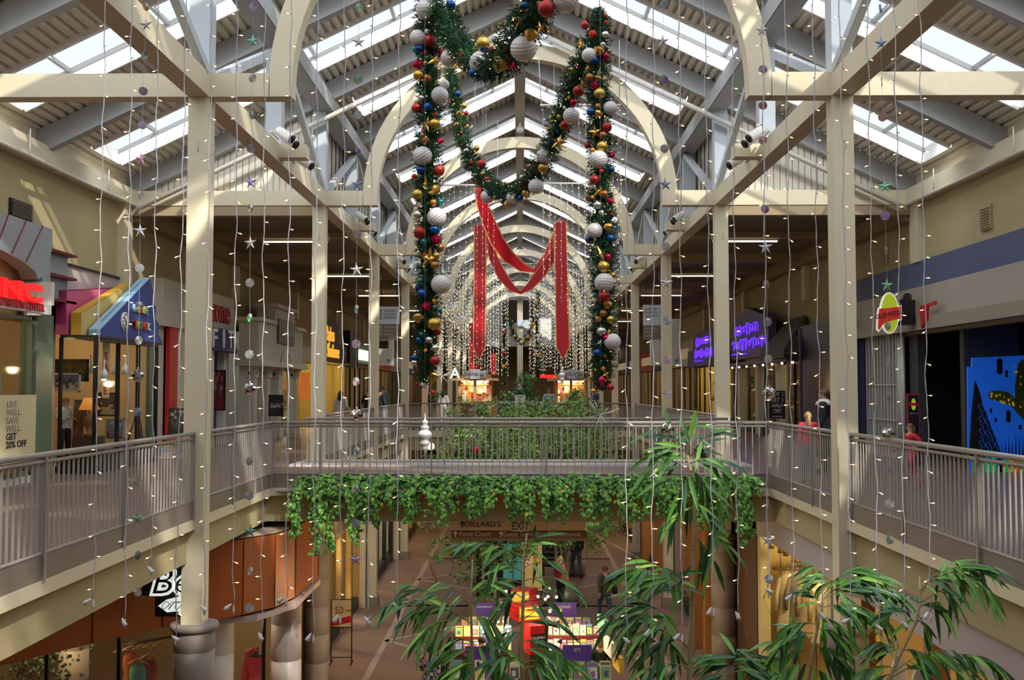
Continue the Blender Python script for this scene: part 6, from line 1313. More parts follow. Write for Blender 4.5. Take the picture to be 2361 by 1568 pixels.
b.build('text_line', mat('pale_letter'), t)
# ---------------------------------------------------------------- calendar kiosk
BOOKC = [(.75,.70,.60),(.75,.12,.08),(.80,.55,.10),(.12,.30,.5),(.55,.62,.55),(.70,.62,.35),(.08,.10,.12),(.65,.35,.12),(.82,.80,.76),(.30,.10,.35),(.15,.40,.25),(.78,.45,.30)]
BM = [mat('cover_%d' % i, c, .45) for i, c in enumerate(BOOKC)]; PAGE = mat('page_white', (.8, .78, .72), .6)
kr = random.Random(12)
def cover(x, y, z, w, h, par_label, grp, tilt=.28):
    """one calendar: box body with a printed picture block and a title strip on its cover"""
    b = B(); M = Matrix.Rotation(-tilt, 3, 'X'); m1, m2, m3 = kr.sample(range(len(BM)), 3)
    def cb(cx, cy, cz, sx, sy, sz, mi): b.mi = mi; b.cbox(Vector((x, y, z))+M @ Vector((cx, cy, cz)), (sx, sy, sz), M)
    cb(0, 0, h/2, w, .02, h, 0); cb(0, -.0115, h*.42, w*.82, .003, h*.55, 1); cb(kr.uniform(-.1, .1)*w, -.014, h*kr.uniform(.35, .5), w*.35, .003, h*.28, 2); cb(0, -.0125, h*.86, w*.8, .003, h*.12, 2)
    b.build('calendar', [BM[m1], BM[m2], BM[m3]], label=par_label, cat='calendar', group=grp)
def rack(x0, x1, Y, z0, rows, n, dz, label, grp, gl):
    t = thing('display_rack', label, 'rack', ((x0+x1)/2, Y, LOW)); b = B()
    for k in range(rows):
        z = z0+k*dz; y = Y+k*.22; b.box((x0, y-.14, z-.03), (x1, y+.08, z))
    b.box((x0, Y-.1, LOW), (x1, Y+.1+.22*(rows-1), z0-.03)); b.build('shelves', DWOOD, t)
    b = B()
    for k in range(rows): b.box((x0, Y+k*.22-.15, z0+k*dz-.05), (x1, Y+k*.22-.14, z0+k*dz+.02))
    b.build('shelf_edge', mat('dark_red_trim'), t)
    for k in range(rows):
        for i in range(n):
            w = (x1-x0)/n; cover(x0+w*(i+.5), Y+k*.22-.06, z0+k*dz, w*.88, min(dz*.92, .42)*kr.uniform(.85, 1), gl, grp)
X = lambda x, Y: at(x, 1480, Y).x
rack(X(1262,20.9), X(1410,20.9), 20.9, -4.2, 1, 5, .45, 'front rack of large calendars right of the kiosk centre', 'calendars on the front right rack', 'large wall calendar on the front right rack of the kiosk')
rack(X(1040,20.9), X(1200,20.9), 20.9, -4.2, 1, 6, .45, 'front rack of large calendars left of the kiosk centre', 'calendars on the front left rack', 'large wall calendar on the front left rack of the kiosk')
rack(X(1260,22.6), X(1384,22.6), 22.6, -4.02, 2, 8, .27, 'two-tier rack of small boxed calendars on the right', 'calendars on the right two-tier rack', 'small boxed calendar on the right two-tier rack of the kiosk')
rack(X(1048,22.6), X(1180,22.6), 22.6, -4.05, 2, 7, .27, 'two-tier rack of calendars on the left', 'calendars on the left two-tier rack', 'calendar on the left two-tier rack of the kiosk')
rack(X(1248,24.6), X(1362,24.6), 24.6, -3.98, 1, 6, .27, 'rear rack of calendars under the animals sign', 'calendars on the rear right rack', 'calendar on the rear right rack of the kiosk')
rack(X(1062,24.6), X(1175,24.6), 24.6, -3.98, 1, 6, .27, 'rear rack of calendars on the left of the kiosk', 'calendars on the rear left rack', 'calendar on the rear left rack of the kiosk')
PURS = mat('violet_card', (.11, .06, .42), .5)
for q, x0, y0, x1, y1, Y, tx in (('animals', 1272, 1389, 1329, 1408, 24.7, 'violet'), ('art', 1297, 1487, 1364, 1507, 21.0, 'violet'), ('entertainment', 1097, 1390, 1137, 1408, 24.7, 'violet'), ('style', 1120, 1468, 1150, 1488, 22.4, 'blue'), ('sports', 1072, 1490, 1132, 1508, 21.0, 'blue')):
    a = at(x0, y1, Y); c = at(x1, y0, Y); t = thing('category_sign', {'animals': 'violet card sign reading animals above the rear rack', 'art': 'violet card sign reading art above the front right rack', 'entertainment': 'violet card sign above the rear left rack of the kiosk', 'style': 'small violet card sign on the left two-tier rack', 'sports': 'violet card sign half hidden by bamboo above the front left rack'}[q], 'sign', ((a.x+c.x)/2, Y, a.z))
    B().box((a.x, Y-.006, a.z-.14), (c.x, Y+.006, c.z)).build('card', PURS, t)
    if q in ('animals', 'art', 'entertainment'): put(text(q, .13 if q == 'art' else (.12 if q == 'animals' else .07), .001, sx=.9), 'lettering', WHITE, ((a.x+c.x)/2, Y-.009, (a.z+c.z)/2), 0, t)
RB_ = mat('calendar_red', (.60, .01, .012), .4); YB_ = mat('poster_yellow', (.7, .5, .04), .5)
for i, (x0, y0, x1, y1, Y, lab) in enumerate(((1180, 1362, 1238, 1398, 24.0, 'upper red box sign at the back of the kiosk centre'), (1177, 1398, 1243, 1432, 23.2, 'middle red box sign with yellow front'), (1208, 1450, 1262, 1505, 21.8, 'largest red box sign leaning in the kiosk centre'))):
    a = at(x0, y1, Y); c = at(x1, y0, Y); t = thing('box_sign', lab, 'sign', ((a.x+c.x)/2, Y, a.z)); M = Matrix.Rotation(R((-24, 24, 22)[i]), 3, 'Z'); o = Vector(((a.x+c.x)/2, Y+.25, (a.z+c.z)/2)); w = (c.x-a.x)*.82; h = c.z-a.z+(.1 if i == 2 else 0)
    B().cbox(o, (w, w, h), M).build('red_box', RB_, t); f = M @ Vector((0, -w/2-.006, 0)); B().cbox(o+f, (w*.9, .006, h*.8), M).build('front_print', YB_ if i != 2 else RB_, t)
    ang = R((-24, 24, 22)[i]); f = M @ Vector((0, -w/2-.012, 0))
    if i == 2: g = M @ Vector((0, -w/2-.008, h*.05)); B().cbox(o+g, (w*.86, .006, h*.33), M).build('black_strip', BLACK, t)
    put(text(('CALENDAR', 'SPECIALS', 'CALENDAR')[i], w*.19, .001, bold=.002), 'lettering', (WHITE if i != 1 else mat('red_letter')), o+f+Vector((0, 0, h*(.2 if i < 2 else .08))), ang, t)
    if i == 2: put(text('CLUB', w*.19, .001, bold=.002), 'lettering', WHITE, o+f+Vector((0, 0, -h*.06)), ang, t)
    B().cbox((o.x, o.y, (LOW+o.z-h/2)/2), (w*.6, w*.6, o.z-h/2-LOW)).build('pedestal', DWOOD, t)
CB = mat('kiosk_bulb', (1, .85, .5), .4, emit=(1, .72, .35), es=18, sample=False)
for i, (x, y) in enumerate(((1147,1355),(1155,1357),(1167,1363),(1158,1391),(1149,1403),(1169,1408),(1148,1432),(1163,1432),(1147,1472),(1268,1355),(1263,1375),(1257,1381),(1241,1375),(1283,1376),(1268,1409),(1291,1412),(1267,1434),(1285,1438),(1288,1485),(1077,1524),(1106,1538))):
    Y = 23.6-(y-1355)*.02; p = at(x, y, Y); t = thing('clip_lamp', 'small lit black clip lamp over the calendar kiosk', 'lamp', p, 'clip lamps of the calendar kiosk'); d = Vector((kr.uniform(-.5, .5), -.6, -.6)).normalized(); M = (-d).to_track_quat('Z', 'Y').to_matrix()
    B().lathe([(.045, .0), (.05, .02), (.04, .10), (.02, .13)], p, 12, M).build('housing', BLACK, t); B().ball(p-(-d)*.005, .033, 10).build('bulb', CB, t)
    q = Vector((at(1205, 1400, 23).x, 23.3, p.z-.15)); B().tube([p-d*.12, (p+q)/2+Vector((0, 0, .05)), q], .007, 5).build('arm', BLACK, t)
t = thing('lamp_post', 'dark post in the kiosk centre carrying the clip lamps', 'post', (at(1205, 1400, 23).x, 23.3, LOW)); B().tube([(at(1205, 1400, 23).x, 23.3, LOW), (at(1205, 1400, 23).x, 23.3, -3.1)], .035, 8).build('pole', BLACK, t)
for x, y, e in ((1155, 1400, 80), (1268, 1400, 80), (1300, 1480, 70), (1100, 1500, 70)):
    p = at(x, y, 22.6); l = bpy.data.lights.new('kiosk_lamp', 'POINT'); l.energy = e; l.color = (1, .78, .45); l.shadow_soft_size = .08; o = bpy.data.objects.new('kiosk_lamp', l); COL.objects.link(o); o.location = (p.x, 22.2, -2.95)
# slanted end boards of the kiosk
for i, (x, y) in enumerate(((1405, 1492), (1424, 1525), (1390, 1440))):
    p = at(x, y, 21.2+.9*(i == 2)); B().cbox(p, (.09, .7, .3), Matrix.Rotation(R(8), 3, 'Z')).build('book_stack', [PAGE, mat('cover_2'), mat('cover_10')][i], label=['white upright stack at the right end of the front rack', 'yellow boxed set at the right end of the front rack', 'green upright board at the right end of the two-tier rack'][i], cat='goods')
# spiky potted plant behind the animals sign
p = at(1310, 1390, 26.4); t = thing('potted_plant', 'spiky leaved plant in a terracotta bowl behind the kiosk', 'potted plant', (p.x, 26.4, LOW)); B().lathe([(.2, 0), (.32, .55), (.35, .6), (.3, .6)], (p.x, 26.4, LOW), 18).build('pot', TERRA, t); b = B()
for k in range(60):
    a = kr.uniform(0, 6.28); e = kr.uniform(.2, 1.4); d = Vector((math.cos(a)*math.cos(e), math.sin(a)*math.cos(e), math.sin(e))); L = kr.uniform(.5, .95); o = Vector((p.x, 26.4, LOW+.95)); sd = d.cross(Vector((0, 0, 1))).normalized()*.018; b.add([o-sd, o+sd, o+d*L*.6+sd*.8, o+d*L*.6-sd*.8, o+d*L-Vector((0, 0, .06))], [(0,1,2,3), (3,2,4)])
b.build('leaves', mat('spiky_leaf', (.04, .12, .04), .5), t); B().tube([(p.x, 26.4, LOW+.5), (p.x, 26.4, LOW+1.0)], .04, 6).build('stem', mat('dry_twig'), t)
# ---------------------------------------------------------------- far concourse kiosks
def kiosk(x0, x1, Y, top, label, sign):
    a = at(x0, top, Y); c = at(x1, top, Y); t = thing('kiosk', label, 'kiosk', ((a.x+c.x)/2, Y, 0)); zt = a.z
    b = B()
    for x in (a.x, (a.x+c.x)/2, c.x):
        for y in (Y, Y+2.4): b.box((x-.06, y-.06, 0), (x+.06, y+.06, zt))
    b.build('post', WOOD, t); B().box((a.x-.35, Y-.3, zt), (c.x+.35, Y+2.7, zt+.12)).build('roof_frame', WOOD, t)
    B().box((a.x, Y-.05, 0), (c.x, Y+.35, .95)).build('counter', mat('reddish_counter', (.22, .08, .04), .5), t); B().box((a.x-.05, Y-.1, .95), (c.x+.05, Y+.4, 1.0)).build('counter_top', WOOD, t)
    w = c.x-a.x; B().box((a.x+w*.18, Y-.35, zt+.12), (c.x-w*.12, Y-.25, zt+.45)).build('side_panel', mat('speckled_grey', (.38, .38, .40), .6, noise=.4, nscale=30), t); B().box((a.x+w*.36, Y-.38, zt+.08), (c.x-w*.33, Y-.34, zt+.52)).build('name_board', mat('silver_board', (.5, .5, .52), .5), t)
    put(text(sign, .26, .002, shear=.2, sx=.8), 'lettering', mat('slate_letter'), ((a.x+w*.36+c.x-w*.33)/2, Y-.39, zt+.30), 0, t)
    return a.x, c.x, zt
kx0, kx1, kz = kiosk(1060, 1130, 46.5, 878, 'wooden retail kiosk with grey name board left of centre', 'Seacret spa'); jx0, jx1, jz = kiosk(1283, 1350, 46.5, 878, 'wooden retail kiosk with grey name board right of centre', 'Living Scriptures')
kq = random.Random(4)
for (a, c, nm) in ((kx0, kx1, 'left'), (jx0, jx1, 'right')):
    for i in range(30):
        x = kq.uniform(a+.1, c-.1); z = kq.choice((1.0, 1.0, 1.0)); h = kq.uniform(.12, .5); w = kq.uniform(.08, .2); B().box((x-w/2, 46.5+.02+.3*kq.random(), 1.0), (x+w/2, 46.7+.2*kq.random()+.12, 1.0+h)).build('goods_box', kq.choice([WHITE, mat('cream_print'), mat('orange_poster'), mat('goods_0'), mat('goods_7'), mat('cover_2')]), label='small packaged goods on the counter of the %s kiosk' % nm, cat='goods', group='goods on the %s kiosk counter' % nm)
    B().box((a, 47.9, 1.0), (c, 48.0, 2.3)).box((a, 47.6, 1.38), (c, 47.9, 1.41)).box((a, 47.6, 1.80), (c, 47.9, 1.83)).build('kiosk_shelf', WOOD, label='wooden goods shelf at the back of the %s kiosk' % nm, cat='shelf')
    for i in range(33):
        z = (1.0, 1.41, 1.83)[i % 3]; x = a+.1+(c-a-.2)*((i//3)+.5)/11; h = kq.uniform(.12, .34); w = .09; B().box((x-w*.6, 47.65, z), (x+w*.6, 47.8, z+h)).build('goods_box', kq.choice([WHITE, mat('cream_print'), mat('orange_poster'), mat('goods_0'), mat('cover_9'), mat('cover_2'), mat('cover_1')]), label='small packaged goods on the back shelf of the %s kiosk' % nm, cat='goods', group='goods on the %s kiosk back shelf' % nm)
    for i in range(5):
        x = a+(c-a)*(i+.5)/5; t = thing('pendant_lamp', 'lit pendant lamp under the roof of the %s kiosk' % nm, 'lamp', (x, 46.8, 2.0), 'pendant lamps of the %s kiosk' % nm); B().ball((x, 46.8, 2.0), .09, 10).build('globe', mat('pendant_glow', (1, .8, .5), .4, emit=(1, .75, .4), es=6, sample=False), t); B().tube([(x, 46.8, 2.08), (x, 46.8, jz)], .008, 4).build('cord', BLACK, t)
    l = bpy.data.lights.new('kiosk_lamp', 'POINT'); l.energy = 100; l.color = (1, .72, .4); l.shadow_soft_size = .2; o = bpy.data.objects.new('kiosk_lamp', l); COL.objects.link(o); o.location = ((a+c)/2, 47.2, 1.9)
picture(at(1305,930,45.9).x, 1.0, at(1326,930,45.9).x, at(1315,915,45.9).z, 45.9, [(.1,.05,.15),(.3,.1,.2),(.2,.2,.45)], 'dark violet screen standing on the right kiosk counter', (.4,.42,.45), nm='screen', seed=31)
t = thing('poster_stand', 'white poster stand in the centre above the green trees', 'sign', at(1199, 940, 42.0)); a = at(1187, 942, 42.0); c = at(1211, 911, 42.0); B().box((a.x, 42.0, a.z), (c.x, 42.04, c.z)).build('board', mat('white_vinyl'), t); B().box((a.x+.1, 41.99, c.z-.09), (c.x-.1, 42.0, c.z-.05)).box(((a.x+c.x)/2-.03, 41.99, a.z+.1), ((a.x+c.x)/2+.03, 42.0, a.z+.35)).build('print', GY, t); B().box((a.x+.05, 42.05, 0), (c.x-.05, 42.1, c.z-.1)).build('prop', GREYP, t)
rail = railing((-2.2, 45.5, 0), (1.4, 45.5, 0), 30, 'short pale railing behind the white poster stand', posts=(.1, 3.5), kick=False, double=False)
for i, (x0, x1, lab) in enumerate(((1120, 1145, 'dark wooden display cart left of centre'), (1345, 1365, 'small wooden display cart right of the right kiosk'))):
    a = at(x0, 930, 49); c = at(x1, 930, 49); t = thing('display_cart', lab, 'cart', ((a.x+c.x)/2, 49, 0)); B().box((a.x, 49, .1), (c.x, 50, 1.2)).build('body', WOOD, t); B().box((a.x-.1, 48.9, 2.2), (c.x+.1, 50.1, 2.3)).build('roof', DWOOD, t); b = B()
    for x in (a.x+.04, c.x-.04): b.box((x-.03, 49, 1.2), (x+.03, 49.06, 2.2))
    b.build('post', DWOOD, t)
# red awning shop sign far right of centre
t = thing('lit_sign', 'small red lit sign far down the mall right of centre', 'sign', at(1270, 868, 60)); a = at(1245, 872, 60); c = at(1288, 864, 60); B().box((a.x, 60, a.z), (c.x, 60.1, c.z)).build('panel', mat('red_lit_panel', (.8, .02, .02), .4, emit=(1, .02, .02), es=.8, sample=False), t)
t = thing('lit_letter', 'small pale lit letter A far down the left side', 'sign', at(1049, 862, 58)); put(text('A', .85, .02, bold=.02), 'letter', mat('white_lit_script'), at(1049, 862, 58), 0, t)
# ---------------------------------------------------------------- trees in the far well
FL1 = mat('ficus_leaf', (.15, .31, .045), .5, noise=.5, nscale=1.5); FL2 = mat('ficus_leaf_light', (.32, .48, .09), .5); FL3 = mat('ficus_leaf_dark', (.03, .085, .015), .5); BARK = mat('pale_bark', (.40, .37, .31), .8, noise=.2); FL4 = mat('ficus_leaf_brown', (.30, .18, .05), .6)
def tree(x, y, z0, blobs, n, label, leaf=.12, seed=1, trunk=True, mats=None, ls=.42):
    """blobs: (dx, dy, z, rx, ry, rz)"""
    rt = random.Random(seed); t = thing('tree', label, 'tree', (x, y, z0)); b = B(); tot = sum(q[3]*q[5] for q in blobs)
    for dx, dy, z, rx, ry, rz in blobs:
        cs = [(Vector((rt.gauss(0, 1), rt.gauss(0, 1)-.3, rt.gauss(0, 1))).normalized(), rt.uniform(.6, 1.05)) for _ in range(70)]
        for k in range(int(n*rx*rz/tot)):
            d, f = rt.choice(cs); d = (d+Vector((rt.gauss(0, .10), rt.gauss(0, .10), rt.gauss(0, .07))))
            cl = 1+.18*math.sin(d.x*7+x)*math.sin(d.z*6+y*2)+.08*math.sin(d.y*9); p = Vector((x+dx+d.x*rx*f*cl, y+dy+d.y*ry*f*cl, z+d.z*rz*f*cl))
            e = Vector((rt.gauss(0, 1), rt.gauss(0, 1), rt.gauss(-.4, .7))).normalized(); s_ = e.orthogonal().normalized(); w = rt.random(); s2 = leaf*rt.uniform(.7, 1.3)
            b.mi = 0 if w < .55 else (1 if w < .78 else (2 if w < .985 else 3)); b.add([p, p+e*s2*.5+s_*s2*ls*.5, p+e*s2, p+e*s2*.5-s_*s2*ls*.5], [(0,1,2,3)])
    b.build('foliage', mats or [FL1, FL2, FL3, FL4], t)
    if trunk:
        b = B()
        for k in range(3):
            q = blobs[k % len(blobs)]; b.tube([(x+.12*k-.12, y, z0), (x+.2*k-.2, y, (z0+q[2])*.5), (x+q[0]*.8, y+q[1]*.8, q[2])], .05, 7, rs=[.06, .045, .02])
        b.build('trunk', BARK, t); B().lathe([(.55, 0), (.6, .45), (.5, .45)], (x, y, z0), 20).build('planter', PIERM, t)
tree(-.9, 30.0, LOW, [(0,0,-.9,1.8,1.5,1.6), (.5,.3,-2.4,1.4,1.3,1.3), (-.6,.5,-2.6,1.3,1.2,1.2)], 9000, 'leafy green tree in the far well, nearest and lowest', seed=1)
tree(1.3, 32.5, LOW, [(0,0,-.2,1.8,1.5,1.5), (-.8,0,-1.8,1.5,1.4,1.4), (.5,.2,-2.3,1.3,1.3,1.3)], 9000, 'leafy green tree in the far well, right of centre', seed=2)
tree(-1.2, 35.8, LOW, [(0,0,.15,1.8,1.5,1.2), (.9,0,-.7,1.6,1.4,1.3), (-.6,0,-1.4,1.4,1.4,1.4)], 9000, 'leafy green tree in the far well, left rear', seed=3)
tree(1.8, 37.6, LOW, [(0,0,.25,1.8,1.4,1.05), (-1.3,0,.3,1.6,1.3,1.0), (.3,0,-1.3,1.6,1.4,1.4)], 9000, 'leafy green tree in the far well, right rear', seed=4)
tree(at(1205,900,54).x, 54, 0, [(0,0,.9,1.3,.8,.7), (-.9,0,.6,1.0,.8,.5), (1.0,0,.6,1.0,.8,.5), (0,0,1.8,.45,.4,.7)], 3500, 'dark evergreen planting below the centre column', leaf=.14, seed=5, trunk=False, mats=[mat('evergreen', (.02, .11, .035), .6), mat('evergreen_light', (.05, .18, .05), .6), FL3, FL3])
B().box((-1.9, 53.4, 0), (2.2, 54.6, .4)).build('planter_box', DWOOD, label='long dark planter box below the evergreen planting', cat='planter')
for x, y, Y, lab in ((1008, 918, 44, 'small bushy potted plant left on the far concourse'), (1330, 912, 46, 'small leafy plant on the right kiosk'), (1222, 874, 60, 'small leafy plant on a distant ledge')):
    p = at(x, y, Y); tree(p.x, Y, p.z-.5, [(0,0,p.z,.35,.3,.3)], 260, lab, leaf=.16, seed=7, trunk=False)
for x, y, c_, Y in ((1098, 1037, 'red', 31.0), (1361, 1046, 'red', 33.5), (993, 1029, 'yellow', 30)):
    p = at(x, y, Y); t = thing('ornament_ball', '%s hanging ball in the far well, %s of the trees' % (c_, 'left' if x < 1150 else 'right') if c_ == 'red' else 'yellow lamp globe at the left of the far well', 'ornament', p); B().ball(p, .11, 10).build('ball', mat('scarlet_bead') if c_ == 'red' else mat('pendant_glow'), t); B().tube([p, p+Vector((0, 0, 2.2))], .004, 4).build('thread', WIRE, t)
# ---------------------------------------------------------------- people
SKIN = mat('skin', (.55, .33, .22), .55); HAIRC = {'dark': mat('hair_dark', (.03, .018, .012), .5), 'blond': mat('hair_blond', (.42, .25, .10), .5), 'brown': mat('hair_brown', (.10, .045, .02), .5), 'ginger': mat('hair_ginger', (.30, .11, .03), .5)}
def clothmat(nm, c): return mat('clothing_'+nm, c, .8, noise=.18, nscale=9)
EYE = mat('eye_dark', (.02, .015, .01), .3); LIP = mat('lips', (.4, .12, .1), .5)
def person(loc, h, rot, label, top, legs, hair, pose=None, longhair=False, bag=None, shoes='black', skirt=False, plaid=False, sleeves=True, group=None):
    """standing or walking figure of height h facing local -y, turned by rot; pose overrides joints (given at 1.75 m)"""
    J = dict(pelvis=(0, 0, .95), waist=(0, 0, 1.10), chest=(0, .0, 1.30), neck=(0, .01, 1.47), head=(0, -.01, 1.56), crown=(0, 0, 1.68),
             ls=(.17, 0, 1.41), le=(.23, .03, 1.14), lw=(.24, -.06, .90), rs=(-.17, 0, 1.41), re=(-.23, .03, 1.14), rw=(-.24, -.06, .90),
             lh=(.09, 0, .90), lk=(.10, -.02, .50), la=(.10, .03, .09), lt=(.11, -.14, .04), rh=(-.09, 0, .90), rk=(-.10, -.02, .50), ra=(-.10, .03, .09), rt=(-.11, -.14, .04))
    if pose: J.update(pose)
    J = {k: Vector(v) for k, v in J.items()}
    chain = [('pelvis', None, (.145, .11)), ('waist', 'pelvis', (.125, .09)), ('chest', 'waist', (.155, .105)), ('neck', 'chest', (.052, .052)), ('head', 'neck', (.072, .082)), ('crown', 'head', (.066, .076)),
             ('ls', 'chest', (.062, .062)), ('le', 'ls', (.045, .045)), ('lw', 'le', (.028, .028)), ('rs', 'chest', (.062, .062)), ('re', 'rs', (.045, .045)), ('rw', 're', (.028, .028)),
             ('lh', 'pelvis', (.092, .092)), ('lk', 'lh', (.058, .058)), ('la', 'lk', (.038, .038)), ('lt', 'la', (.036, .03)), ('rh', 'pelvis', (.092, .092)), ('rk', 'rh', (.058, .058)), ('ra', 'rk', (.038, .038)), ('rt', 'ra', (.036, .03))]
    idx = {c[0]: i for i, c in enumerate(chain)}; me = bpy.data.meshes.new('body_skeleton')
    me.from_pydata([J[c[0]] for c in chain], [(idx[c[0]], idx[c[1]]) for c in chain if c[1]], [])
    o = bpy.data.objects.new('tmp', me); COL.objects.link(o); mo = o.modifiers.new('skin', 'SKIN'); sk = me.skin_vertices[0].data
    for i, c in enumerate(chain): sk[i].radius = c[2]; sk[i].use_root = (i == 0)
    sb = o.modifiers.new('sub', 'SUBSURF'); sb.levels = 2; sb.render_levels = 2
    dg = bpy.context.evaluated_depsgraph_get(); dg.update(); bm_ = bpy.data.meshes.new_from_object(o.evaluated_get(dg)); bpy.data.objects.remove(o)
    V = [v.co.copy() for v in bm_.vertices]; N = [v.normal.copy() for v in bm_.vertices]; Fc = [tuple(p.vertices) for p in bm_.polygons]
    segs = [(c[0], J[c[1]], J[c[0]]) for c in chain if c[1]]
    def near(p):
        best = None
        for nm, a, c in segs:
            ab = c-a; u = max(0, min(1, (p-a).dot(ab)/max(1e-9, ab.length_squared))); d = (a+ab*u-p).length
            if best is None or d < best[0]: best = (d, nm, u)
        return best[1], best[2]
    S = h/1.75; Rz = Matrix.Rotation(rot, 3, 'Z'); L = Vector(loc); X = lambda p: L+Rz @ (Vector(p)*S)
    t = thing('person', label, 'person', loc, group)
    b = B(); b.add([X(v) for v in V], Fc, True)
    for side, wr, el in (('l', J['lw'], J['le']), ('r', J['rw'], J['re'])):   # palm, four fingers, thumb
        d = (wr-el).normalized(); sx = 1 if side == 'l' else -1; out = Vector((0, -1, 0)); out = (out-d*out.dot(d)).normalized(); w = d.cross(out).normalized()
        pc = wr+d*.045; M = Matrix((out, w, d)).transposed()
        vs_ = [(a*.038, e*.014, f) for a, e, f in ((-1,-1,-.05),(1,-1,-.05),(1,1,-.05),(-1,1,-.05),(-1.05,-1,.045),(1.05,-1,.045),(1.05,1,.045),(-1.05,1,.045))]
        b.add([X(pc+M @ Vector(q)) for q in vs_], [(0,3,2,1),(4,5,6,7),(0,1,5,4),(1,2,6,5),(2,3,7,6),(3,0,4,7)], True)
        for k, (off, ln) in enumerate(((-.028, .062), (-.010, .074), (.009, .070), (.028, .055))):
            p0 = pc+M @ Vector((off, 0, .04)); p1 = p0+d*ln*.5-w*.006*sx; p2 = p1+d*ln*.42-w*.020*sx; b.tube([X(p0), X(p1), X(p2)], .0085, 5, rs=[.0088*S, .008*S, .0065*S])
        p0 = pc+M @ Vector((.034, 0, -.02)); b.tube([X(p0), X(p0+out*.025+d*.025), X(p0+out*.032+d*.055)], .009, 5, rs=[.0105*S, .0095*S, .0075*S])
    hd = J['head']; hc = (J['head']+J['crown'])*.5+Vector((0, 0, -.03))
    b.tube([X(hc+Vector((0, -.078, .03))), X(hc+Vector((0, -.098, -.012))), X(hc+Vector((0, -.082, -.02)))], .01, 6, rs=[.007*S, .014*S, .010*S])
    for k in (-1, 1): b.ball(X(hc+Vector((k*.082, .005, .0))), .022*S, 8, (.5, 1, 1.2))
    b.build('body', SKIN, t)
    e = B()
    for k in (-1, 1): e.ball(X(hc+Vector((k*.031, -.078, .022))), .0105*S, 8)
    e.build('eye', EYE, t); B().ball(X(hc+Vector((0, -.079, -.050))), .02*S, 8, (1, .5, .35)).build('mouth', LIP, t)
    info = [near(v) for v in V]
    def garment(nm, m, cond, off):
        keep = [f for f in Fc if sum(cond(info[i], V[i]) for i in f) >= len(f)*.5]; used = sorted({i for f in keep for i in f}); mp_ = {i: j for j, i in enumerate(used)}
        if not keep: return
        g = B(); g.add([X(V[i]+N[i]*off) for i in used], [tuple(mp_[i] for i in f) for f in keep], True); return g.build(nm, m, t)
    arms = ('ls', 'le', 'lw', 'rs', 're', 'rw'); 
    def is_top(q, v):
        nm, u = q
        if nm in ('lw', 'rw'): return sleeves and u < .88
        return nm in ('waist', 'chest', 'ls', 'rs', 'le', 're') or (nm == 'neck' and u < .35) or (nm in ('lh', 'rh', 'waist') and v.z > .93)
    garment('top', top, is_top, .016)
    garment('skirt' if skirt else 'trousers', legs, lambda q, v: (q[0] in ('lk', 'rk', 'lh', 'rh') or (q[0] in ('la', 'ra') and (u_ := q[1]) < .9)) and (not skirt or v.z > .45), .012 if not skirt else .03)
    garment('shoes', clothmat(shoes, {'black': (.02,.02,.02), 'white': (.6,.6,.6), 'red': (.35,.02,.03)}[shoes]), lambda q, v: q[0] in ('lt', 'rt') or (q[0] in ('la', 'ra') and q[1] > .93), .012)
    g = B(); n, m = 14, 10; hm = HAIRC[hair]; hv = []
    for i in range(m+1):
        a = math.pi*.02+(math.pi*(.60 if not longhair else .62))*i/m
        for j in range(n):
            c = 2*math.pi*j/n; front = max(0, -math.sin(c)); aa = a*(1-.42*front); hv.append(X(hc+Vector((.088*math.sin(aa)*math.cos(c), .008+.100*math.sin(aa)*math.sin(c), .012+.105*math.cos(aa)))))
    g.add(hv, [(i*n+j, (i+1)*n+j, (i+1)*n+(j+1) % n, i*n+(j+1) % n) for i in range(m) for j in range(n)]+[tuple(range(n))], True)
    if longhair == 'tail': g.tube([X(hc+Vector((0, .09, .02))), X(hc+Vector((0, .13, -.06))), X(hc+Vector((0, .12, -.2))), X(hc+Vector((0, .11, -.32)))], .04, 8, rs=[.03*S, .045*S, .04*S, .012*S])
    elif longhair: g.tube([X(hc+Vector((0, .05, .02))), X(hc+Vector((0, .07, -.1))), X(hc+Vector((0, .08, -.24)))], .08, 10, rs=[.085*S, .088*S, .05*S])
    g.build('hair', hm, t)
    if bag:
        m_ = clothmat('bag_'+bag, {'black': (.015,.015,.018), 'tan': (.35,.2,.08), 'red': (.45,.03,.03)}[bag]); sx = -1; B().lathe([(.04, -.14), (.14, -.13), (.15, .05), (.10, .12), (.02, .13)], X((sx*.30, .03, 1.0)), 14, Rz @ Matrix.Diagonal((.5, 1, 1)).to_3x3()).build('handbag', m_, t)
        B().tube([X((sx*.28, -.07, 1.1)), X((sx*.20, -.04, 1.40)), X((sx*.17, .03, 1.47)), X((sx*.20, .08, 1.38)), X((sx*.28, .10, 1.1))], .012*S, 6).build('bag_strap', m_, t)
    return t
WALK = dict(lk=(.10, -.20, .53), la=(.10, -.16, .10), lt=(.11, -.33, .07), rk=(-.10, .08, .50), ra=(-.10, .34, .14), rt=(-.11, .22, .05), le=(.24, .12, 1.16), lw=(.25, .16, .92), re=(-.24, -.04, 1.14), rw=(-.24, -.22, .95))
RUN = dict(lk=(.09, -.28, .62), la=(.09, -.12, .30), lt=(.09, -.22, .22), rk=(-.09, .10, .50), ra=(-.09, .38, .22), rt=(-.09, .30, .10), le=(.24, .16, 1.2), lw=(.22, .02, 1.12), re=(-.24, .0, 1.16), rw=(-.3, -.24, 1.02))
READ = dict(le=(.24, -.02, 1.16), lw=(.10, -.24, 1.16), re=(-.24, -.02, 1.16), rw=(-.10, -.24, 1.16), head=(0, -.04, 1.55), crown=(0, -.06, 1.67))
def gp(x, y, z): return atz(x, y, z)
def pp_(x, Y, z): p = at(x, 900, Y); return (p.x, Y, z)
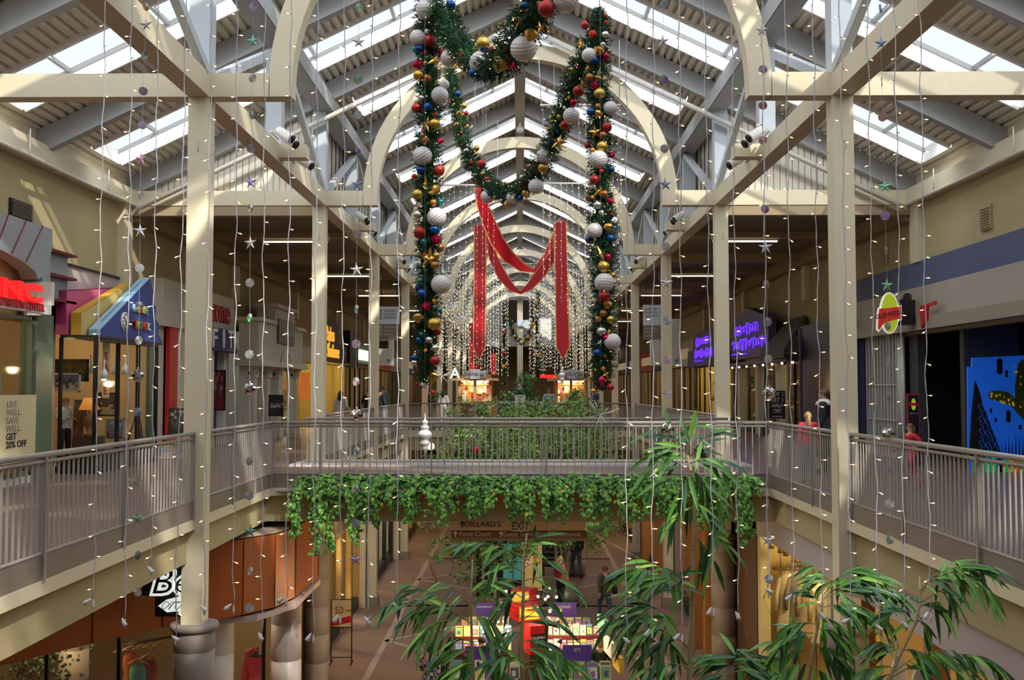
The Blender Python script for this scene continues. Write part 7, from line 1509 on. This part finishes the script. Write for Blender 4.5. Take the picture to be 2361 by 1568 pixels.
DEN = clothmat('denim', (.05, .08, .14)); BLK = clothmat('black', (.012, .012, .015)); 
person(pp_(1393, 30.0, LOW), 1.66, R(200), 'woman in dark olive sweater and jeans walking on the lower floor', clothmat('olive', (.055, .06, .03)), DEN, 'brown', WALK, bag='black')
person(pp_(1328, 36.8, LOW), 1.78, R(190), 'person in dark jacket and jeans under the direction sign', BLK, DEN, 'dark', WALK)
person(pp_(1291, 31.8, LOW), 1.66, R(120), 'woman in red jacket with tied blond hair beyond the kiosk', clothmat('red', (.55, .02, .04)), BLK, 'blond', longhair='tail', bag='red')
def plaidm():
    m = mat('clothing_plaid', (.1, .1, .2), .8); n = m.node_tree; bs = n.nodes['Principled BSDF']; tc = n.nodes.new('ShaderNodeTexCoord'); ck = n.nodes.new('ShaderNodeTexChecker'); ck.inputs['Scale'].default_value = 14; ck.inputs[1].default_value = (.55, .5, .55, 1); ck.inputs[2].default_value = (.03, .025, .07, 1)
    n.links.new(tc.outputs['Object'], ck.inputs[0]); n.links.new(ck.outputs[0], bs.inputs['Base Color']); return m
person(pp_(993, 20.6, LOW), 1.74, R(140), 'person in purple and white plaid shirt at the left of the kiosk', plaidm(), DEN, 'dark', READ)
person(pp_(1478, 20.6, LOW), 1.76, R(60), 'man in pale grey short-sleeved shirt at the right of the kiosk', clothmat('grey', (.34, .34, .32)), DEN, 'brown', sleeves=False)
person(pp_(1381, 21.7, LOW), 1.62, R(0), 'person with auburn hair reading behind the art sign', clothmat('dark_green', (.03, .04, .03)), BLK, 'ginger', READ)
person(pp_(1112, 21.6, LOW), 1.66, R(180), 'dark-haired person seen from behind at the left of the kiosk', clothmat('blue_shirt', (.08, .12, .3)), DEN, 'dark', READ)
person(pp_(1143, 23.6, LOW), 1.66, R(150), 'brown-haired person in maroon at the middle of the kiosk', clothmat('maroon', (.3, .05, .05)), DEN, 'brown', READ)
person(pp_(1862, 18.0, 0), 1.30, R(175), 'blond child in red jacket standing behind the right railing', clothmat('red', (.55, .02, .04)), clothmat('light_denim', (.12, .16, .22)), 'blond', longhair='tail')
t = person(pp_(1899, 20.2, 0), 1.70, R(-115), 'woman in long black coat with white collar by the navy shopfront', BLK, BLK, 'brown')
o = Vector(pp_(1899, 20.2, 0)); B().lathe([(.085, .0), (.15, -.07), (.17, -.12), (.15, -.11), (.08, -.03)], o+Vector((0, 0, 1.46)), 18).build('white_collar', clothmat('white', (.7, .68, .66)), t); B().lathe([(.30, 0), (.27, .4), (.23, .75)], o+Vector((0, 0, .35)), 18).build('coat_skirt', BLK, t)
person(pp_(2097, 16.9, 0), 1.13, R(-80), 'small child in red dress running along the right walkway', clothmat('red', (.55, .02, .04)), clothmat('red', (.55, .02, .04)), 'brown', RUN, shoes='red', skirt=True, sleeves=False, longhair=True)
person(pp_(786, 33.5, 0), 1.62, R(160), 'woman in white long-sleeved shirt with tan bag by the yellow shop', clothmat('white', (.7, .68, .66)), BLK, 'dark', longhair=True, bag='tan')
person(pp_(877, 39.0, 0), 1.72, R(150), 'person in navy shirt leaning beyond the left column', clothmat('navy', (.02, .03, .06)), DEN, 'dark')
person(pp_(884, 41.5, 0), 1.78, R(150), 'person in grey-green shirt behind the one in navy', clothmat('grey_green', (.10, .16, .14)), DEN, 'brown')
person(pp_(850, 38.0, 0), 1.70, R(170), 'person in black shirt with bare arms left of the one in navy', BLK, DEN, 'brown', sleeves=False)
person(pp_(1023, 43.5, 0), 1.62, R(160), 'woman with long dark hair in white at the left kiosk', clothmat('white', (.7, .68, .66)), clothmat('white', (.7, .68, .66)), 'dark', longhair=True, sleeves=False)
person(pp_(1266, 42.6, 0), 1.70, R(0), 'man in pale grey shirt reading beside the green trees', clothmat('pale_blue', (.30, .36, .42)), clothmat('grey', (.34, .34, .32)), 'brown', READ)
person(pp_(1374, 43.2, 0), 1.74, R(60), 'man in blue shirt standing at the right kiosk counter', clothmat('blue', (.06, .10, .20)), BLK, 'dark')
person(pp_(992, 43.8, 0), 1.68, R(90), 'person in dark clothes holding a white sheet left of the far railing', BLK, BLK, 'dark', READ)
person(at(150, 905, 20.55).xy.to_3d()+Vector((0, 0, .12)), 1.42, R(60), 'boy-like display figure in white shirt and black vest in the picture shop window', clothmat('white', (.7, .68, .66)), BLK, 'ginger', READ)
B().box((at(150,905,20.55).x-.4, 20.3, 0), (at(150,905,20.55).x+.4, 20.8, .12)).build('display_plinth', DWOOD, label='low dark plinth under the display figure in the picture shop', cat='plinth')
# ---------------------------------------------------------------- bamboo rising from the lower floor
BL1 = mat('bamboo_leaf', (.085, .25, .035), .38, noise=.4, nscale=4); BL2 = mat('bamboo_leaf_dark', (.04, .13, .045), .38, noise=.4, nscale=4); BL3 = mat('bamboo_leaf_bright', (.20, .44, .05), .38); CANE = mat('bamboo_cane', (.38, .32, .16), .5, noise=.25, nscale=3); CANE2 = mat('bamboo_twig', (.20, .17, .05), .6)
rb = random.Random(77); DENS = .9; LSZ = .95
def bleaf(b, p, d, L, w):
    """long lance-shaped leaf, folded and drooping"""
    d = d.normalized(); s = d.cross(Vector((rb.uniform(-.4, .4), rb.uniform(-1, -.3), rb.uniform(.2, 1)))).normalized(); n = s.cross(d); N_ = 5; up = []
    for i in range(N_+1):
        u = i/N_; c = p+d*L*u+Vector((0, 0, -.22*L*u*u)); ww = w*math.sin(math.pi*min(1, u*.93+.07))**.8*(1-.35*u); up.append((c-s*ww+n*ww*.35, c, c+s*ww+n*ww*.35))
    vs = [q for r_ in up for q in r_]; fs = []
    for i in range(N_): a = 3*i; fs += [(a, a+1, a+4, a+3), (a+1, a+2, a+5, a+4)]
    b.add(vs, fs, True)
def spray(lb, sb, x0, y0, x1, y1, Y, n, size=80, bend=None, dy=0):
    """a drooping branch from pixel (x0,y0) to (x1,y1) with leaves along it; size is the leaf length in pixels"""
    a = at(x0, y0, Y); c = at(x1, y1, Y+dy); L = (c-a).length; m = (a+c)/2+Vector((0, 0, L*(.22 if bend is None else bend))); pts = []
    for i in range(9): u = i/8; pts.append(a*(1-u)**2+m*2*u*(1-u)+c*u*u)
    sb.tube(pts, .003, 5, rs=[.0035-.0024*i/8 for i in range(9)], cap=False)
    n = max(3, int(n*DENS)); size *= LSZ
    for k in range(n):
        u = .15+.85*(k+rb.random()*.6)/n; i = min(7, int(u*8)); p = pts[i].lerp(pts[i+1], u*8-i); t_ = (pts[i+1]-pts[i]).normalized()
        sd = rb.choice((-1, 1)); d = t_*rb.uniform(.5, 1.1)+Vector((sd*rb.uniform(.0, .7), rb.uniform(-.6, .5), rb.uniform(-1.0, -.05)))
        lb.mi = rb.choices((0, 1, 2), (.45, .4, .15))[0]; bleaf(lb, p, d, size*Y/F_*rb.uniform(.7, 1.2), size*Y/F_*.082*rb.uniform(.8, 1.15))
def cane(b, pts, r0, r1, Y):
    P = [at(x, y, Y) for x, y in pts]; base = P[0].copy(); base.z = LOW; full = [base]+P; n = len(full); b.tube(full, r0, 9, rs=[r0+(r1-r0)*i/(n-1) for i in range(n)])
    for i in range(n-1):
        a, c = full[i], full[i+1]; L = (c-a).length; k = max(1, int(L/.27))
        for q in range(k):
            p = a.lerp(c, (q+.5)/k); r_ = (r0+(r1-r0)*i/(n-1))*1.14; d = (c-a).normalized(); M = d.to_track_quat('Z', 'Y').to_matrix(); b.lathe([(r_*.8, -.006), (r_, 0), (r_*.8, .006)], p, 9, M)
def bamboo(label, Y, canes, sprays, twigs=()):
    base = at(*canes[0][0][0], Y); t = thing('bamboo', label, 'bamboo plant', (base.x, Y, LOW), 'bamboo plants'); b = B()
    for pts, r0, r1 in canes: cc = B(); cane(cc, pts, r0, r1, Y); cc.build('cane', CANE, t)
    lb, sb = B(), B()
    for s_ in sprays: spray(lb, sb, s_[0], s_[1], s_[2], s_[3], Y+(s_[6] if len(s_) > 6 else rb.uniform(-.3, .3)), s_[4], s_[5] if len(s_) > 5 else 78)
    for x0, y0, x1, y1 in twigs: sb.tube([at(x0, y0, Y), at((x0+x1)/2+rb.uniform(-6, 6), (y0+y1)/2, Y), at(x1, y1, Y)], .0025, 4, rs=[.003, .002, .0012])
    lb.build('leaves', [BL1, BL2, BL3], t); sb.build('branches', CANE2, t)
    B().lathe([(.22, 0), (.30, .42), (.33, .48), (.27, .48), (.26, .42)], (base.x, Y, LOW), 20).build('pot', TERRA, t)
bamboo('tallest bamboo right of centre, its bright tip rising in front of the bridge railing', 6.6,
 [([(1590,1568),(1594,1450),(1597,1330),(1603,1200),(1600,1120),(1585,1050)], .021, .008), ([(1530,1568),(1530,1480),(1527,1440)], .009, .005)],
 [(1585,1050,1520,985,7,95), (1585,1050,1600,980,7,90), (1588,1060,1645,995,8,95), (1590,1070,1665,1060,9,95), (1592,1090,1495,1050,9,90), (1588,1070,1540,1030,7,90), (1594,1100,1510,1115,6,75), (1598,1110,1650,1135,6,80), (1597,1080,1620,1120,5,80), (1596,1090,1560,1150,6,75), (1600,1150,1545,1205,8,70), (1602,1170,1520,1220,6,70), (1603,1180,1660,1220,6,75), (1604,1210,1690,1270,6,80), (1604,1240,1655,1310,6,85), (1600,1160,1640,1190,6,65),
  (1590,1370,1440,1310,22,80), (1580,1360,1470,1290,14,75), (1590,1400,1560,1320,12,75), (1575,1345,1500,1345,12,80), (1590,1500,1420,1400,20,80), (1585,1490,1405,1430,18,80), (1580,1480,1450,1370,14,80), (1540,1430,1480,1470,14,75), (1535,1440,1540,1480,10,75), (1500,1400,1440,1470,12,75), (1530,1480,1475,1530,10,70), (1530,1470,1560,1500,8,70), (1590,1540,1480,1545,10,75), (1530,1500,1500,1565,8,75)],
 [(1592,1520,1640,1430), (1592,1540,1655,1470), (1640,1430,1650,1400), (1590,1540,1560,1500), (1560,1330,1355,1225), (1597,1330,1620,1290)])
DENS = .66; LSZ = .82
bamboo('bamboo at the centre bottom, its leaves spreading before the calendar kiosk', 6.2,
 [([(1205,1568),(1203,1480),(1207,1360),(1208,1280),(1215,1230)], .016, .005), ([(1092,1568),(1088,1480),(1085,1380),(1090,1290)], .011, .005)],
 [(1195,1280,1035,1260,16,85), (1205,1300,1240,1235,8,85), (1206,1310,1300,1300,9,80), (1206,1340,1330,1350,7,80), (1205,1320,1130,1300,9,85), (1200,1345,1120,1340,12,95), (1200,1360,1150,1400,8,95),
  (1086,1400,1010,1340,10,70), (1087,1370,1150,1340,8,70), (1088,1420,1140,1440,10,90), (1088,1440,905,1385,22,85), (1080,1430,880,1400,18,80), (1060,1420,935,1350,14,80), (1040,1430,960,1470,14,85), (1000,1400,925,1430,12,75), (1085,1480,985,1480,14,80), (1085,1500,1000,1520,14,85), (1090,1500,1160,1490,12,85), (1090,1530,1010,1560,14,85), (1092,1540,1160,1550,14,85), (1205,1440,1290,1440,10,80), (1205,1400,1290,1395,7,80), (1205,1460,1140,1470,12,85), (1204,1480,1270,1490,14,85), (1204,1500,1310,1520,16,85), (1204,1520,1120,1530,14,85), (1204,1540,1290,1560,16,85), (1204,1530,1360,1540,12,80), (1204,1560,1180,1590,12,85), (1092,1560,1060,1590,12,85), (1092,1480,1080,1540,10,85), (1204,1545,1400,1560,10,75)],
 [(1208,1280,1190,1230), (1208,1280,1240,1225), (1208,1260,1210,1200), (1205,1430,1150,1380), (1205,1430,1265,1380), (1085,1380,1080,1320), (1000,1330,985,1250), (1005,1345,1000,1290)])
DENS = .9; LSZ = .92
bamboo('bamboo at the right, arching before the right near column', 6.8,
 [([(1865,1568),(1875,1500),(1890,1420),(1900,1370)], .016, .006), ([(1830,1568),(1825,1500),(1822,1480)], .007, .004)],
 [(1895,1380,2040,1330,26,80), (1890,1370,1990,1310,18,80), (1900,1380,2080,1370,24,80), (1960,1330,2060,1380,18,75), (1900,1400,1990,1410,18,80), (1930,1390,2050,1440,18,75), (1880,1440,1800,1450,12,70), (1875,1460,1790,1490,14,75), (1870,1480,1820,1440,10,65), (1870,1500,1780,1530,14,75), (1890,1420,1940,1450,12,75), (1885,1450,1960,1490,14,75), (1880,1490,1960,1540,16,80), (1870,1530,1790,1560,12,75), (1870,1540,1930,1580,14,80), (1825,1500,1780,1480,8,65), (1920,1350,1860,1300,8,60), (1920,1350,1875,1330,10,65), (1890,1400,1870,1360,8,65)],
 [(1800,1500,1760,1380), (1760,1380,1770,1340), (1900,1370,1940,1320)])
bamboo('bamboo in the lower right corner with a forked cane', 6.4,
 [([(2048,1568),(2080,1500),(2110,1440),(2122,1390),(2120,1330)], .013, .005), ([(2055,1568),(2065,1520),(2070,1470)], .008, .004)],
 [(2122,1370,2210,1290,12,80), (2122,1360,2260,1310,18,85), (2150,1330,2300,1310,16,80), (2180,1320,2290,1370,12,85), (2150,1340,2200,1380,10,85), (2120,1400,2170,1390,8,80), (2112,1440,2060,1400,10,80), (2115,1430,2150,1460,6,70), (2080,1500,2150,1520,10,80), (2075,1510,2020,1480,10,80), (2060,1550,2200,1500,12,75), (2060,1560,2250,1520,14,80), (2150,1530,2260,1560,12,75), (2200,1510,2300,1540,12,70), (2250,1520,2340,1570,10,70), (2060,1540,1990,1550,14,80), (2055,1555,2000,1580,12,80)],
 [(2122,1390,2190,1350), (2110,1440,2180,1370), (2180,1370,2110,1330)])
bamboo('low bamboo spray at the bottom between the tall bamboo and yellow window', 6.9,
 [([(1690,1568),(1688,1540)], .008, .004)],
 [(1690,1545,1640,1510,16,80), (1690,1545,1700,1495,10,80), (1690,1545,1760,1520,18,85), (1690,1555,1640,1570,12,80), (1690,1550,1790,1570,16,85), (1720,1530,1770,1560,12,80)])
